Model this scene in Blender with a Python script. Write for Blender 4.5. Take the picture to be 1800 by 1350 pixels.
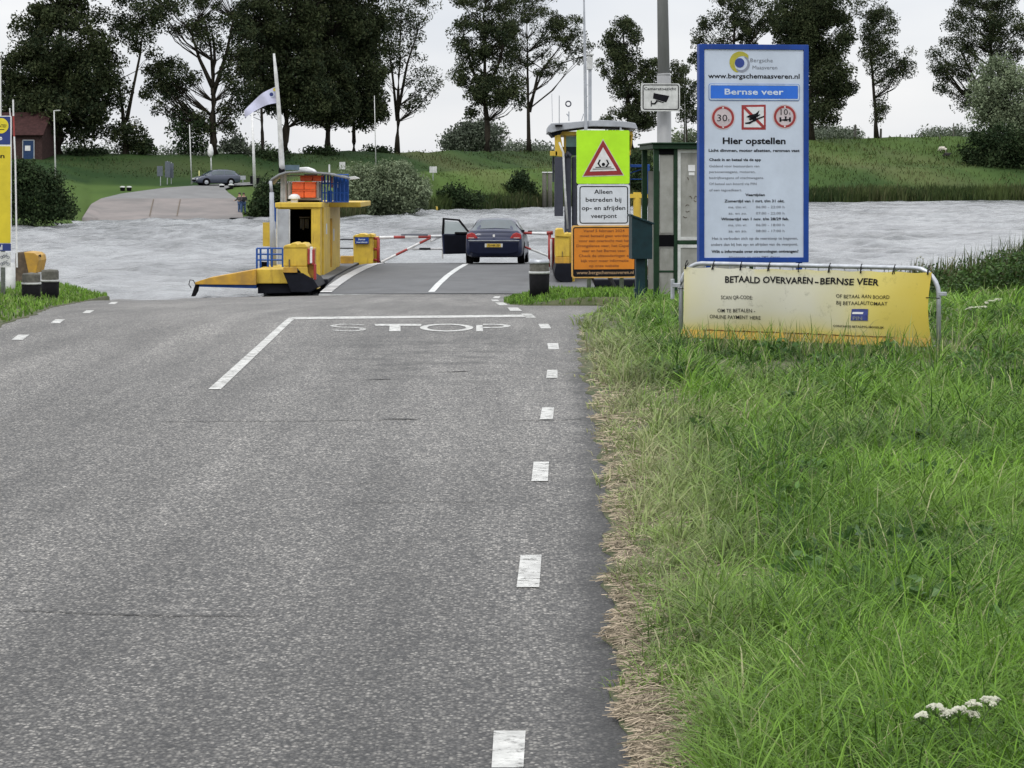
import bpy, math, random
import numpy as np
from mathutils import Vector, Matrix

S = bpy.context.scene
for o in list(bpy.data.objects):
    bpy.data.objects.remove(o)

# ------------------------------------------------------------------ camera
F = 4500.0          # focal length in photo pixels (photo 1800 x 1350)
CX, HY, CH = 900.0, 318.0, 1.7   # principal column, horizon row, camera height
cam_d = bpy.data.cameras.new('camera')
cam = bpy.data.objects.new('camera', cam_d)
S.collection.objects.link(cam)
cam.location = (0, 0, CH)
cam.rotation_euler = (math.radians(90), 0, 0)
cam_d.sensor_width = 36.0
cam_d.lens = 36.0 * F / 1800.0
cam_d.shift_y = -(675.0 - HY) / 1800.0
cam_d.clip_start = 0.1
cam_d.clip_end = 9000.0
S.camera = cam

# ------------------------------------------------------------------ world
SUN_EL, SUN_AZ = math.radians(52), math.radians(205)   # azimuth from +Y clockwise
W = bpy.data.worlds.new('World')
S.world = W
W.use_nodes = True
nt = W.node_tree
nt.nodes.clear()
def nn(t, **k):
    n = nt.nodes.new(t)
    for a, b in k.items():
        setattr(n, a, b)
    return n
out = nn('ShaderNodeOutputWorld'); bg = nn('ShaderNodeBackground')
bg.inputs['Strength'].default_value = 0.1
sky = nn('ShaderNodeTexSky', sky_type='NISHITA', sun_disc=False)
sky.sun_elevation = SUN_EL; sky.sun_rotation = SUN_AZ
tc = nn('ShaderNodeTexCoord')
mp = nn('ShaderNodeMapping'); mp.inputs['Scale'].default_value = (1.0, 1.0, 3.2)
nz = nn('ShaderNodeTexNoise'); nz.inputs['Scale'].default_value = 2.6
nz.inputs['Detail'].default_value = 5.0; nz.inputs['Roughness'].default_value = 0.55
rp = nn('ShaderNodeValToRGB')
rp.color_ramp.elements[0].position = 0.30; rp.color_ramp.elements[0].color = (7.1, 7.45, 8.1, 1)
rp.color_ramp.elements[1].position = 0.62; rp.color_ramp.elements[1].color = (9.7, 9.7, 9.75, 1)
sep = nn('ShaderNodeSeparateXYZ')
mr = nn('ShaderNodeMapRange')
mr.inputs['From Min'].default_value = 0.03; mr.inputs['From Max'].default_value = 1.0
mr.inputs['To Min'].default_value = 1.0; mr.inputs['To Max'].default_value = 2.5
mul = nn('ShaderNodeVectorMath', operation='SCALE')
mx = nn('ShaderNodeMix', data_type='RGBA'); mx.inputs[0].default_value = 0.93
L = nt.links.new
L(tc.outputs['Generated'], mp.inputs['Vector']); L(mp.outputs[0], nz.inputs['Vector'])
L(nz.outputs['Fac'], rp.inputs['Fac']); L(tc.outputs['Generated'], sep.inputs[0])
L(sep.outputs['Z'], mr.inputs['Value']); L(rp.outputs['Color'], mul.inputs[0]); L(mr.outputs[0], mul.inputs['Scale'])
L(sky.outputs['Color'], mx.inputs[6]); L(mul.outputs[0], mx.inputs[7]); L(mx.outputs[2], bg.inputs['Color'])
L(bg.outputs[0], out.inputs['Surface'])

sd = bpy.data.lights.new('sun', 'SUN'); sd.energy = 1.1; sd.angle = math.radians(14); sd.color = (1.0, 0.965, 0.91)
so = bpy.data.objects.new('sun', sd); S.collection.objects.link(so)
v = Vector((math.sin(SUN_AZ) * math.cos(SUN_EL), math.cos(SUN_AZ) * math.cos(SUN_EL), math.sin(SUN_EL)))
so.rotation_euler = v.to_track_quat('Z', 'Y').to_euler(); so.location = (0, -20, 60)
S.view_settings.view_transform = 'Standard'; S.view_settings.look = 'None'
S.view_settings.exposure = 0.0; S.view_settings.gamma = 1.0
S.cycles.max_bounces = 6; S.cycles.transparent_max_bounces = 12
S.cycles.sample_clamp_indirect = 4.0

rnd = random.Random(7)
rng = np.random.default_rng(11)
PI = math.pi

# ------------------------------------------------------------------ helpers
def WP(px, py, d):
    return ((px - CX) / F * d, d, CH - (py - HY) / F * d)

def tag(o, label=None, cat=None, group=None, kind=None):
    if label: o['label'] = label
    if cat: o['category'] = cat
    if group: o['group'] = group
    if kind: o['kind'] = kind
    return o

def link(o, parent=None):
    S.collection.objects.link(o)
    if parent is not None: o.parent = parent
    return o

def empty(name, loc, rz=0.0, label=None, cat=None, group=None):
    o = bpy.data.objects.new(name, None)
    o.empty_display_size = 0.1
    o.location = loc; o.rotation_euler = (0, 0, rz)
    link(o); tag(o, label, cat, group)
    return o

def copy_tree(o, parent=None):
    c = o.copy(); link(c)
    c.parent = parent
    for ch in list(o.children): copy_tree(ch, c)
    return c

def mat(name, col, rough=0.6, metal=0.0, var=0.18, vscale=6.0, bump=0.0, bscale=40.0, spec=0.5, col2=None, coat=0.0, alpha=1.0, trans=0.0, stretch=None):
    m = bpy.data.materials.new(name); m.use_nodes = True
    t = m.node_tree; b = t.nodes['Principled BSDF']
    b.inputs['Roughness'].default_value = rough; b.inputs['Metallic'].default_value = metal
    b.inputs['Specular IOR Level'].default_value = spec
    b.inputs['Coat Weight'].default_value = coat
    b.inputs['Alpha'].default_value = alpha
    b.inputs['Transmission Weight'].default_value = trans
    co = t.nodes.new('ShaderNodeTexCoord')
    src = co.outputs['Object']
    if stretch:
        mpn = t.nodes.new('ShaderNodeMapping'); mpn.inputs['Scale'].default_value = stretch
        t.links.new(src, mpn.inputs[0]); src = mpn.outputs[0]
    n = t.nodes.new('ShaderNodeTexNoise'); n.inputs['Scale'].default_value = vscale; n.inputs['Detail'].default_value = 6
    n.inputs['Roughness'].default_value = 0.65
    t.links.new(src, n.inputs['Vector'])
    mixn = t.nodes.new('ShaderNodeMix'); mixn.data_type = 'RGBA'
    c2 = col2 if col2 else tuple(max(0, c * (1 - var)) for c in col)
    c1 = col if col2 else tuple(min(1, c * (1 + var * 0.6)) for c in col)
    mixn.inputs[6].default_value = (*c1, 1); mixn.inputs[7].default_value = (*c2, 1)
    rm = t.nodes.new('ShaderNodeMapRange'); rm.inputs[1].default_value = 0.35; rm.inputs[2].default_value = 0.65
    t.links.new(n.outputs['Fac'], rm.inputs[0]); t.links.new(rm.outputs[0], mixn.inputs[0])
    t.links.new(mixn.outputs[2], b.inputs['Base Color'])
    if bump > 0:
        n2 = t.nodes.new('ShaderNodeTexNoise'); n2.inputs['Scale'].default_value = bscale; n2.inputs['Detail'].default_value = 4
        t.links.new(src, n2.inputs['Vector'])
        bp = t.nodes.new('ShaderNodeBump'); bp.inputs['Strength'].default_value = bump; bp.inputs['Distance'].default_value = 0.02
        t.links.new(n2.outputs['Fac'], bp.inputs['Height']); t.links.new(bp.outputs[0], b.inputs['Normal'])
    return m

class MB:
    """collects geometry; x right, y away from the camera, z up"""
    def __init__(s): s.v = []; s.f = []
    def add(s, vs, fs):
        k = len(s.v); s.v += [tuple(p) for p in vs]; s.f += [tuple(i + k for i in f) for f in fs]; return s
    def box(s, x0, x1, y0, y1, z0, z1):
        vs = [(x, y, z) for z in (z0, z1) for y in (y0, y1) for x in (x0, x1)]
        return s.add(vs, [(0, 2, 3, 1), (4, 5, 7, 6), (0, 1, 5, 4), (2, 6, 7, 3), (0, 4, 6, 2), (1, 3, 7, 5)])
    def pbox(s, x0, x1, y0, y1, d0, d1):
        """box whose near face, at distance d0, spans the photo columns x0..x1 and rows y0..y1"""
        a = WP(x0, y1, d0); b = WP(x1, y0, d0)
        return s.box(a[0], b[0], d0, d1, a[2], b[2])
    def prism(s, pts, y0, y1):
        """pts: outline in (x,z) seen from the front, anticlockwise"""
        n = len(pts)
        vs = [(x, y0, z) for x, z in pts] + [(x, y1, z) for x, z in pts]
        fs = [tuple(range(n)), tuple(range(2 * n - 1, n - 1, -1))] + [(i, i + n, (i + 1) % n + n, (i + 1) % n) for i in range(n)]
        return s.add(vs, fs)
    def pprism(s, pts, d0, d1):
        q = [WP(x, y, d0) for x, y in pts]
        return s.prism([(p[0], p[2]) for p in q], d0, d1)
    def tube(s, pts, r, n=8, cap=True):
        pts = [Vector(p) for p in pts]
        rs = r if hasattr(r, '__len__') else [r] * len(pts)
        k = len(s.v); up = Vector((0, 0, 1))
        for i, p in enumerate(pts):
            a = pts[max(0, i - 1)]; b = pts[min(len(pts) - 1, i + 1)]
            t = (b - a).normalized() if (b - a).length > 1e-9 else Vector((0, 0, 1))
            u = t.cross(up)
            if u.length < 0.05: u = t.cross(Vector((1, 0, 0)))
            u.normalize(); w = u.cross(t)
            for j in range(n):
                q = p + (u * math.cos(2 * PI * j / n) + w * math.sin(2 * PI * j / n)) * rs[i]
                s.v.append(tuple(q))
        for i in range(len(pts) - 1):
            for j in range(n):
                a = k + i * n + j; b = k + i * n + (j + 1) % n
                s.f.append((a, b, b + n, a + n))
        if cap:
            s.f.append(tuple(k + j for j in range(n - 1, -1, -1)))
            e = k + (len(pts) - 1) * n
            s.f.append(tuple(e + j for j in range(n)))
        return s
    def cyl(s, p0, p1, r, r1=None, n=14): return s.tube([p0, p1], [r, r if r1 is None else r1], n)
    def lathe(s, prof, c=(0, 0, 0), n=20):
        """prof: (r,z) from bottom to top"""
        k = len(s.v)
        for r, z in prof:
            for j in range(n):
                s.v.append((c[0] + r * math.cos(2 * PI * j / n), c[1] + r * math.sin(2 * PI * j / n), c[2] + z))
        for i in range(len(prof) - 1):
            for j in range(n):
                a = k + i * n + j; b = k + i * n + (j + 1) % n
                s.f.append((a, b, b + n, a + n))
        s.f.append(tuple(k + j for j in range(n - 1, -1, -1)))
        e = k + (len(prof) - 1) * n
        s.f.append(tuple(e + j for j in range(n)))
        return s
    def grid(s, rows):
        k = len(s.v); m = len(rows[0])
        for r in rows: s.v += [tuple(p) for p in r]
        for i in range(len(rows) - 1):
            for j in range(m - 1):
                a = k + i * m + j
                s.f.append((a, a + 1, a + m + 1, a + m))
        return s
    def build(s, name, m, parent=None, world=False, smooth=False, bevel=0.0, sub=0):
        me = bpy.data.meshes.new(name)
        vs = s.v
        if world and parent is not None:
            lo = parent.location; p = parent.parent
            ox, oy, oz = lo
            while p is not None:
                ox += p.location[0]; oy += p.location[1]; oz += p.location[2]; p = p.parent
            vs = [(x - ox, y - oy, z - oz) for x, y, z in vs]
        org = None
        if parent is None and vs:
            a = np.array(vs); org = ((a[:, 0].min() + a[:, 0].max()) / 2, (a[:, 1].min() + a[:, 1].max()) / 2, a[:, 2].min())
            vs = (a - np.array(org)).tolist()
        me.from_pydata(vs, [], s.f); me.update()
        if m is not None: me.materials.append(m)
        if smooth:
            me.polygons.foreach_set('use_smooth', [True] * len(me.polygons))
        o = bpy.data.objects.new(name, me)
        if org is not None: o.location = org
        link(o, parent)
        if bevel > 0:
            md = o.modifiers.new('bevel', 'BEVEL'); md.width = bevel; md.segments = 2; md.limit_method = 'ANGLE'; md.angle_limit = math.radians(40)
        if sub:
            md = o.modifiers.new('sub', 'SUBSURF'); md.levels = sub; md.render_levels = sub
        return o

def rrect(x0, x1, y0, y1, r, n=5):
    """rounded rectangle outline anticlockwise in (x, z)"""
    P = []
    for cx, cy, a0 in ((x1 - r, y0 + r, -90), (x1 - r, y1 - r, 0), (x0 + r, y1 - r, 90), (x0 + r, y0 + r, 180)):
        for k in range(n + 1):
            a = math.radians(a0 + 90 * k / n); P.append((cx + r * math.cos(a), cy + r * math.sin(a)))
    return P

def np_mesh(name, verts, loops, starts, totals, m, parent=None, attrs=None):
    me = bpy.data.meshes.new(name)
    me.vertices.add(len(verts)); me.vertices.foreach_set('co', verts.astype(np.float32).ravel())
    me.loops.add(len(loops)); me.loops.foreach_set('vertex_index', loops.astype(np.int32))
    me.polygons.add(len(starts)); me.polygons.foreach_set('loop_start', starts.astype(np.int32))
    me.update(calc_edges=True)
    for k, a in (attrs or {}).items():
        at = me.attributes.new(k, 'FLOAT', 'POINT'); at.data.foreach_set('value', a.astype(np.float32))
    if m is not None: me.materials.append(m)
    o = bpy.data.objects.new(name, me); link(o, parent)
    return o

def blades(P, H, Wd, ang, lean, spin, attrs=None):
    """grass blades: P (n,3) roots; H length; Wd width; ang lean azimuth; lean 0..1; returns arrays"""
    n = len(P)
    ts = np.array([0.0, 0.38, 0.74, 1.0]); wf = np.array([0.8, 1.0, 0.62])
    dx, dy = np.cos(ang), np.sin(ang)
    sx, sy = -np.sin(ang + spin), np.cos(ang + spin)
    V = np.zeros((n, 7, 3))
    for k, t in enumerate(ts):
        off = H * lean * (t ** 1.9)
        zz = H * (t - 0.55 * lean * t ** 2.6)
        cx = P[:, 0] + dx * off; cy = P[:, 1] + dy * off; cz = P[:, 2] + zz
        if k < 3:
            w = Wd * wf[k] * 0.5
            V[:, 2 * k, 0] = cx - sx * w; V[:, 2 * k, 1] = cy - sy * w; V[:, 2 * k, 2] = cz
            V[:, 2 * k + 1, 0] = cx + sx * w; V[:, 2 * k + 1, 1] = cy + sy * w; V[:, 2 * k + 1, 2] = cz
        else:
            V[:, 6, 0] = cx; V[:, 6, 1] = cy; V[:, 6, 2] = cz
    base = (np.arange(n) * 7)[:, None]
    lp = (base + np.array([0, 1, 3, 2, 2, 3, 5, 4, 4, 5, 6])[None, :]).ravel()
    st = ((np.arange(n) * 11)[:, None] + np.array([0, 4, 8])[None, :]).ravel()
    A = {k: np.repeat(a, 7) for k, a in (attrs or {}).items()}
    return V.reshape(-1, 3), lp, st, A

def blades_obj(name, m, P, H, Wd, ang, lean, spin, attrs=None, parent=None):
    V, lp, st, A = blades(P, H, Wd, ang, lean, spin, attrs)
    return np_mesh(name, V, lp, st, None, m, parent, A)

def vnoise(x, y, seed=0, sc=1.0):
    """cheap smooth pseudo-noise in -1..1"""
    r = np.random.default_rng(seed + 100)
    o = 0
    for i in range(6):
        a, p = r.uniform(0, 2 * PI), r.uniform(0, 2 * PI)
        f = sc * (0.6 + 0.45 * i)
        o = o + np.sin((x * math.cos(a) + y * math.sin(a)) * f + p + 1.3 * np.sin((x * math.sin(a) - y * math.cos(a)) * f * 0.7 + p * 2)) / (1 + 0.35 * i)
    return o / 3.2

# ------------------------------------------------------------------ materials
M = {}
M['yellow'] = mat('yellow_paint', (0.60, 0.42, 0.05), 0.5, var=0.25, vscale=2.5, bump=0.05, bscale=8, col2=(0.44, 0.30, 0.045), spec=0.3)
def weather(m, col, amt, sc=(5, 5, 0.45), th=0.56):
    # rust and dirt runs on the paint
    t = m.node_tree; b = t.nodes['Principled BSDF']; l = b.inputs['Base Color'].links[0]; src = l.from_socket
    co = t.nodes.new('ShaderNodeTexCoord'); mp_ = t.nodes.new('ShaderNodeMapping'); mp_.inputs['Scale'].default_value = sc
    n = t.nodes.new('ShaderNodeTexNoise'); n.inputs['Scale'].default_value = 1.6; n.inputs['Detail'].default_value = 7; n.inputs['Roughness'].default_value = 0.7
    r = t.nodes.new('ShaderNodeMapRange'); r.inputs[1].default_value = th; r.inputs[2].default_value = th + 0.16; r.inputs[4].default_value = amt
    x = t.nodes.new('ShaderNodeMix'); x.data_type = 'RGBA'; x.inputs[7].default_value = (*col, 1)
    t.links.new(co.outputs['Object'], mp_.inputs[0]); t.links.new(mp_.outputs[0], n.inputs['Vector']); t.links.new(n.outputs['Fac'], r.inputs[0])
    t.links.new(r.outputs[0], x.inputs[0]); t.links.new(src, x.inputs[6]); t.links.new(x.outputs[2], b.inputs['Base Color'])
weather(M['yellow'], (0.16, 0.075, 0.025), 0.7)
M['yellow_dark'] = mat('yellow_paint_weathered', (0.50, 0.28, 0.02), 0.6, vscale=3, col2=(0.30, 0.17, 0.03))
M['black'] = mat('black_hull_paint', (0.007, 0.008, 0.013), 0.6, var=0.4, vscale=3, spec=0.12)
M['blue'] = mat('blue_paint', (0.012, 0.07, 0.30), 0.5, spec=0.3, var=0.25, vscale=4)
M['sign_blue'] = mat('sign_blue', (0.008, 0.045, 0.24), 0.5, spec=0.25, var=0.2, vscale=3)
M['sign_bright'] = mat('sign_bright_blue', (0.01, 0.12, 0.56), 0.4, var=0.1, vscale=5)
M['sign_white'] = mat('sign_white', (0.46, 0.52, 0.62), 0.4, var=0.08, vscale=3)
M['white'] = mat('white_paint', (0.66, 0.66, 0.66), 0.5, var=0.14, vscale=5)
M['offwhite'] = mat('weathered_white_paint', (0.52, 0.53, 0.52), 0.55, var=0.25, vscale=5)
M['grey'] = mat('light_grey_paint', (0.33, 0.35, 0.38), 0.5, var=0.2, vscale=3)
M['mid'] = mat('dark_grey_panel', (0.048, 0.052, 0.07), 0.6, spec=0.25, var=0.25, vscale=2)
M['galv'] = mat('galvanised_steel', (0.42, 0.44, 0.47), 0.42, 0.6, var=0.25, vscale=9)
M['red'] = mat('red_paint', (0.30, 0.03, 0.025), 0.5, var=0.25, vscale=6)
M['sign_red'] = mat('sign_red', (0.27, 0.02, 0.02), 0.45, var=0.15, vscale=8)
M['orange'] = mat('orange_plastic', (0.72, 0.11, 0.02), 0.5, var=0.25, vscale=4)
M['ink'] = mat('black_ink', (0.010, 0.010, 0.013), 0.7, var=0.3, vscale=30, spec=0.1)
M['ink_grey'] = mat('grey_ink', (0.15, 0.16, 0.19), 0.6, var=0.3, vscale=30)
M['fluo'] = mat('fluorescent_yellow_green', (0.42, 0.78, 0.01), 0.5, var=0.08, vscale=3)
M['sign_orange'] = mat('orange_sign_board', (0.62, 0.20, 0.012), 0.5, var=0.12, vscale=3)
M['sign_yellow'] = mat('yellow_sign_board', (0.58, 0.47, 0.03), 0.5, spec=0.3, var=0.12, vscale=3)
M['ink_orange'] = mat('brown_ink', (0.20, 0.055, 0.01), 0.6, var=0.2, vscale=20)
M['green'] = mat('dark_green_paint', (0.007, 0.030, 0.012), 0.55, spec=0.25, var=0.35, vscale=8)
M['teal'] = mat('dark_teal_paint', (0.004, 0.022, 0.028), 0.5, spec=0.25, var=0.3, vscale=6)
M['panel'] = mat('dirty_grey_panel', (0.30, 0.30, 0.28), 0.5, var=0.2, vscale=3, col2=(0.21, 0.21, 0.19))
M['pole'] = mat('grey_lamp_column', (0.26, 0.265, 0.27), 0.6, var=0.2, vscale=2.5, bump=0.05, stretch=(1, 1, 0.25))
M['rubber'] = mat('black_rubber', (0.007, 0.007, 0.008), 0.8, var=0.3, vscale=20, spec=0.1)
M['wood'] = mat('weathered_wood', (0.11, 0.107, 0.09), 0.85, var=0.4, vscale=14, bump=0.3, bscale=60)
M['rust'] = mat('rusty_steel', (0.10, 0.075, 0.05), 0.85, var=0.5, vscale=7, bump=0.2)
M['brick'] = mat('dark_brick', (0.05, 0.030, 0.028), 0.9, spec=0.15, var=0.4, vscale=5, bump=0.2)
M['tile'] = mat('red_roof_tiles', (0.042, 0.019, 0.018), 0.95, spec=0.2, var=0.35, vscale=3, bump=0.3, bscale=12)
M['glass'] = mat('dark_glass', (0.03, 0.05, 0.06), 0.08, var=0.2, vscale=2, spec=0.8)
M['glass_teal'] = mat('teal_glass', (0.16, 0.34, 0.33), 0.15, var=0.3, vscale=2)
M['bark'] = mat('tree_bark', (0.035, 0.030, 0.023), 0.95, spec=0.1, var=0.4, vscale=3, bump=0.4, bscale=10, stretch=(1, 1, 0.3))
M['deck'] = mat('ferry_deck_coating', (0.105, 0.108, 0.112), 0.8, var=0.3, vscale=1.2, bump=0.1, bscale=50, col2=(0.075, 0.077, 0.08))
M['dark'] = mat('dark_interior', (0.005, 0.005, 0.006), 0.9, spec=0.05)
M['skin'] = mat('skin', (0.40, 0.24, 0.17), 0.6, var=0.08)
M['jeans'] = mat('blue_denim', (0.05, 0.09, 0.18), 0.9, var=0.2, vscale=10)
M['jacket'] = mat('black_cloth', (0.015, 0.016, 0.02), 0.9, var=0.3, vscale=10)
M['hair'] = mat('dark_hair', (0.03, 0.022, 0.018), 0.7)
M['wool'] = mat('sheep_wool', (0.62, 0.58, 0.50), 0.95, var=0.2, vscale=12, bump=0.3)
M['wool_black'] = mat('black_sheep_wool', (0.02, 0.018, 0.016), 0.95, var=0.3, vscale=12)

for k_ in ('offwhite', 'grey', 'white'): weather(M[k_], (0.14, 0.125, 0.11), 0.25, th=0.6)
for k_ in ('yellow_dark', 'sign_blue'): weather(M[k_], (0.10, 0.085, 0.07), 0.45, th=0.58)
weather(M['panel'], (0.12, 0.12, 0.10), 0.6, (2, 2, 0.6), 0.5)

def leafmat(name, c1, c2, c3, rough=0.55, spec=0.3, transl=0.0):
    """foliage / grass: per-blade attributes 'rnd' and 'dry' drive the hue"""
    m = bpy.data.materials.new(name); m.use_nodes = True
    t = m.node_tree; b = t.nodes['Principled BSDF']
    b.inputs['Roughness'].default_value = rough; b.inputs['Specular IOR Level'].default_value = spec
    a = t.nodes.new('ShaderNodeAttribute'); a.attribute_name = 'rnd'
    a2 = t.nodes.new('ShaderNodeAttribute'); a2.attribute_name = 'dry'
    m1 = t.nodes.new('ShaderNodeMix'); m1.data_type = 'RGBA'
    m1.inputs[6].default_value = (*c1, 1); m1.inputs[7].default_value = (*c2, 1)
    m2 = t.nodes.new('ShaderNodeMix'); m2.data_type = 'RGBA'; m2.inputs[7].default_value = (*c3, 1)
    t.links.new(a.outputs['Fac'], m1.inputs[0]); t.links.new(m1.outputs[2], m2.inputs[6]); t.links.new(a2.outputs['Fac'], m2.inputs[0])
    t.links.new(m2.outputs[2], b.inputs['Base Color'])
    if transl > 0:
        tr = t.nodes.new('ShaderNodeBsdfTranslucent'); mixs = t.nodes.new('ShaderNodeMixShader'); mixs.inputs[0].default_value = transl
        t.links.new(m2.outputs[2], tr.inputs['Color'])
        o = t.nodes['Material Output']
        t.links.new(b.outputs[0], mixs.inputs[1]); t.links.new(tr.outputs[0], mixs.inputs[2]); t.links.new(mixs.outputs[0], o.inputs['Surface'])
    return m
M['grass'] = leafmat('grass_blades', (0.022, 0.062, 0.009), (0.175, 0.330, 0.038), (0.38, 0.36, 0.21), 0.6, 0.18, 0.25)
M['tussock'] = leafmat('tussock_blades', (0.022, 0.042, 0.014), (0.095, 0.135, 0.035), (0.16, 0.14, 0.07), 0.8, 0.1, 0.1)
M['straw'] = leafmat('dry_straw', (0.11, 0.09, 0.065), (0.46, 0.38, 0.28), (0.07, 0.06, 0.04), 0.85, 0.1)
M['leaf'] = leafmat('tree_leaves', (0.014, 0.024, 0.013), (0.050, 0.064, 0.026), (0.09, 0.09, 0.045), 0.75, 0.1, 0.1)
M['leaf_pale'] = leafmat('willow_leaves', (0.07, 0.10, 0.05), (0.24, 0.29, 0.18), (0.20, 0.22, 0.12), 0.7, 0.2, 0.2)
M['leaf_far'] = leafmat('distant_leaves', (0.05, 0.065, 0.045), (0.09, 0.11, 0.075), (0.11, 0.12, 0.09), 0.7, 0.2)  # distance haze put into the paler leaf colours
M['leaf_dark'] = leafmat('dark_bush_leaves', (0.010, 0.022, 0.010), (0.036, 0.058, 0.022), (0.06, 0.07, 0.035), 0.75, 0.1, 0.1)
M['reed'] = leafmat('reed_leaves', (0.025, 0.045, 0.014), (0.10, 0.135, 0.04), (0.22, 0.18, 0.11), 0.7, 0.15, 0.2)
M['petal'] = mat('white_petals', (0.62, 0.62, 0.50), 0.7, var=0.1, vscale=60)
# ================================================================== near terrain
def zroad(x, d):
    x = np.asarray(x, float); d = np.asarray(d, float)
    z = np.interp(d, [0, 31, 35, 66, 68.5, 80, 100], [0, 0, -0.10, -1.22, -1.42, -2.6, -3.2])
    s = np.clip((d - 48) / 16, 0, 1); s = s * s * (3 - 2 * s)
    return z - 0.022 * np.clip(-x - 3.5, 0, 6) * s

def ground_at(px, py, zf=None):
    """photo pixel -> point of the near ground"""
    lo, hi = 3.0, 72.0
    f = zf or zroad
    for _ in range(50):
        m = (lo + hi) / 2
        y = HY + F * (CH - float(f((px - CX) / F * m, m))) / m
        if y > py: lo = m
        else: hi = m
    d = (lo + hi) / 2
    return ((px - CX) / F * d, d, float(f((px - CX) / F * d, d)))

# road edges as functions of distance
RE = [(-5, 0.30), (0, 0.32), (7.4, 0.335), (9.7, 0.375), (14.4, 0.52), (20, 0.62), (23.5, 0.63), (28, 0.73), (31.5, 0.86), (34, 1.0), (36.0, 1.25),
      (38, 1.7), (40.5, 2.4), (42.3, 2.6), (42.6, 0.2), (43.5, 0.0), (47, -0.14), (52, -0.1), (58, 0.05), (64, 0.5), (68, 1.5), (75, 3.5)]
LE = [(-5, -7.2), (0, -7.1), (20, -6.3), (29, -5.9), (33.5, -6.25), (40, -7.2), (48, -8.05), (56, -9.0), (62, -9.7), (66, -10.6), (75, -13)]
def xR(d): return np.interp(d, [a for a, b in RE], [b for a, b in RE]) + 0.025 * np.sin(np.asarray(d) * 5.1) + 0.02 * np.sin(np.asarray(d) * 13.7 + 1)
def xL(d): return np.interp(d, [a for a, b in LE], [b for a, b in LE]) + 0.03 * np.sin(np.asarray(d) * 4.3)

def bank_d(x):   # distance at which the verge starts to fall to the water
    return np.interp(x, [-60, -20, -9, -3, 0, 1.5, 4, 6, 8, 14, 60], [52, 56, 60, 60, 55, 51, 47.5, 44, 42.5, 41, 36])

def zverge(x, d):
    x = np.asarray(x, float); d = np.asarray(d, float)
    zr = zroad(np.clip(x, -3, 3), d)
    base = np.where(zr > -0.02, zr, zr * 0.80)
    e = np.where(x > 0, x - xR(d), xL(d) - x)
    rise = 0.05 * np.clip(e / 0.8, 0, 1) + 0.03 * vnoise(x, d, 3, 0.9) * np.clip(e, 0, 1)
    q = np.clip(e / 1.3, 0, 1); q = q * q * (3 - 2 * q)
    z = zr + (base - zr) * q + rise
    k = np.clip((d - bank_d(x)) / 9.0, 0, 1)
    return z - (k * k * (3 - 2 * k)) * 2.6

EDGE = []
def road_grid():
    ds = np.concatenate([[-80, -40, -15, -8], np.arange(-4, 30, 0.25), np.arange(30, 72, 0.5), np.arange(72, 96, 3)])
    rows = []
    for d in ds:
        xr = float(xR(min(d, 42)))
        xs = np.concatenate([np.linspace(-16, xr - 0.45, 38), xr + np.array([-0.3, -0.2, -0.13, -0.07, -0.02, 0.03, 0.2, 1.0, 2.5, 5.0])])
        rows.append([(float(x), float(d), float(zroad(x, d))) for x in xs])
        EDGE.extend([0.0] * 38 + [0.0, 0.08, 0.55, 0.95, 1.0, 1.0, 1.0, 0, 0, 0] if d < 23 else [0.0] * 38 + [0, 0, .15, .3, .5, .5, .5, 0, 0, 0])
    return rows

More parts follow.
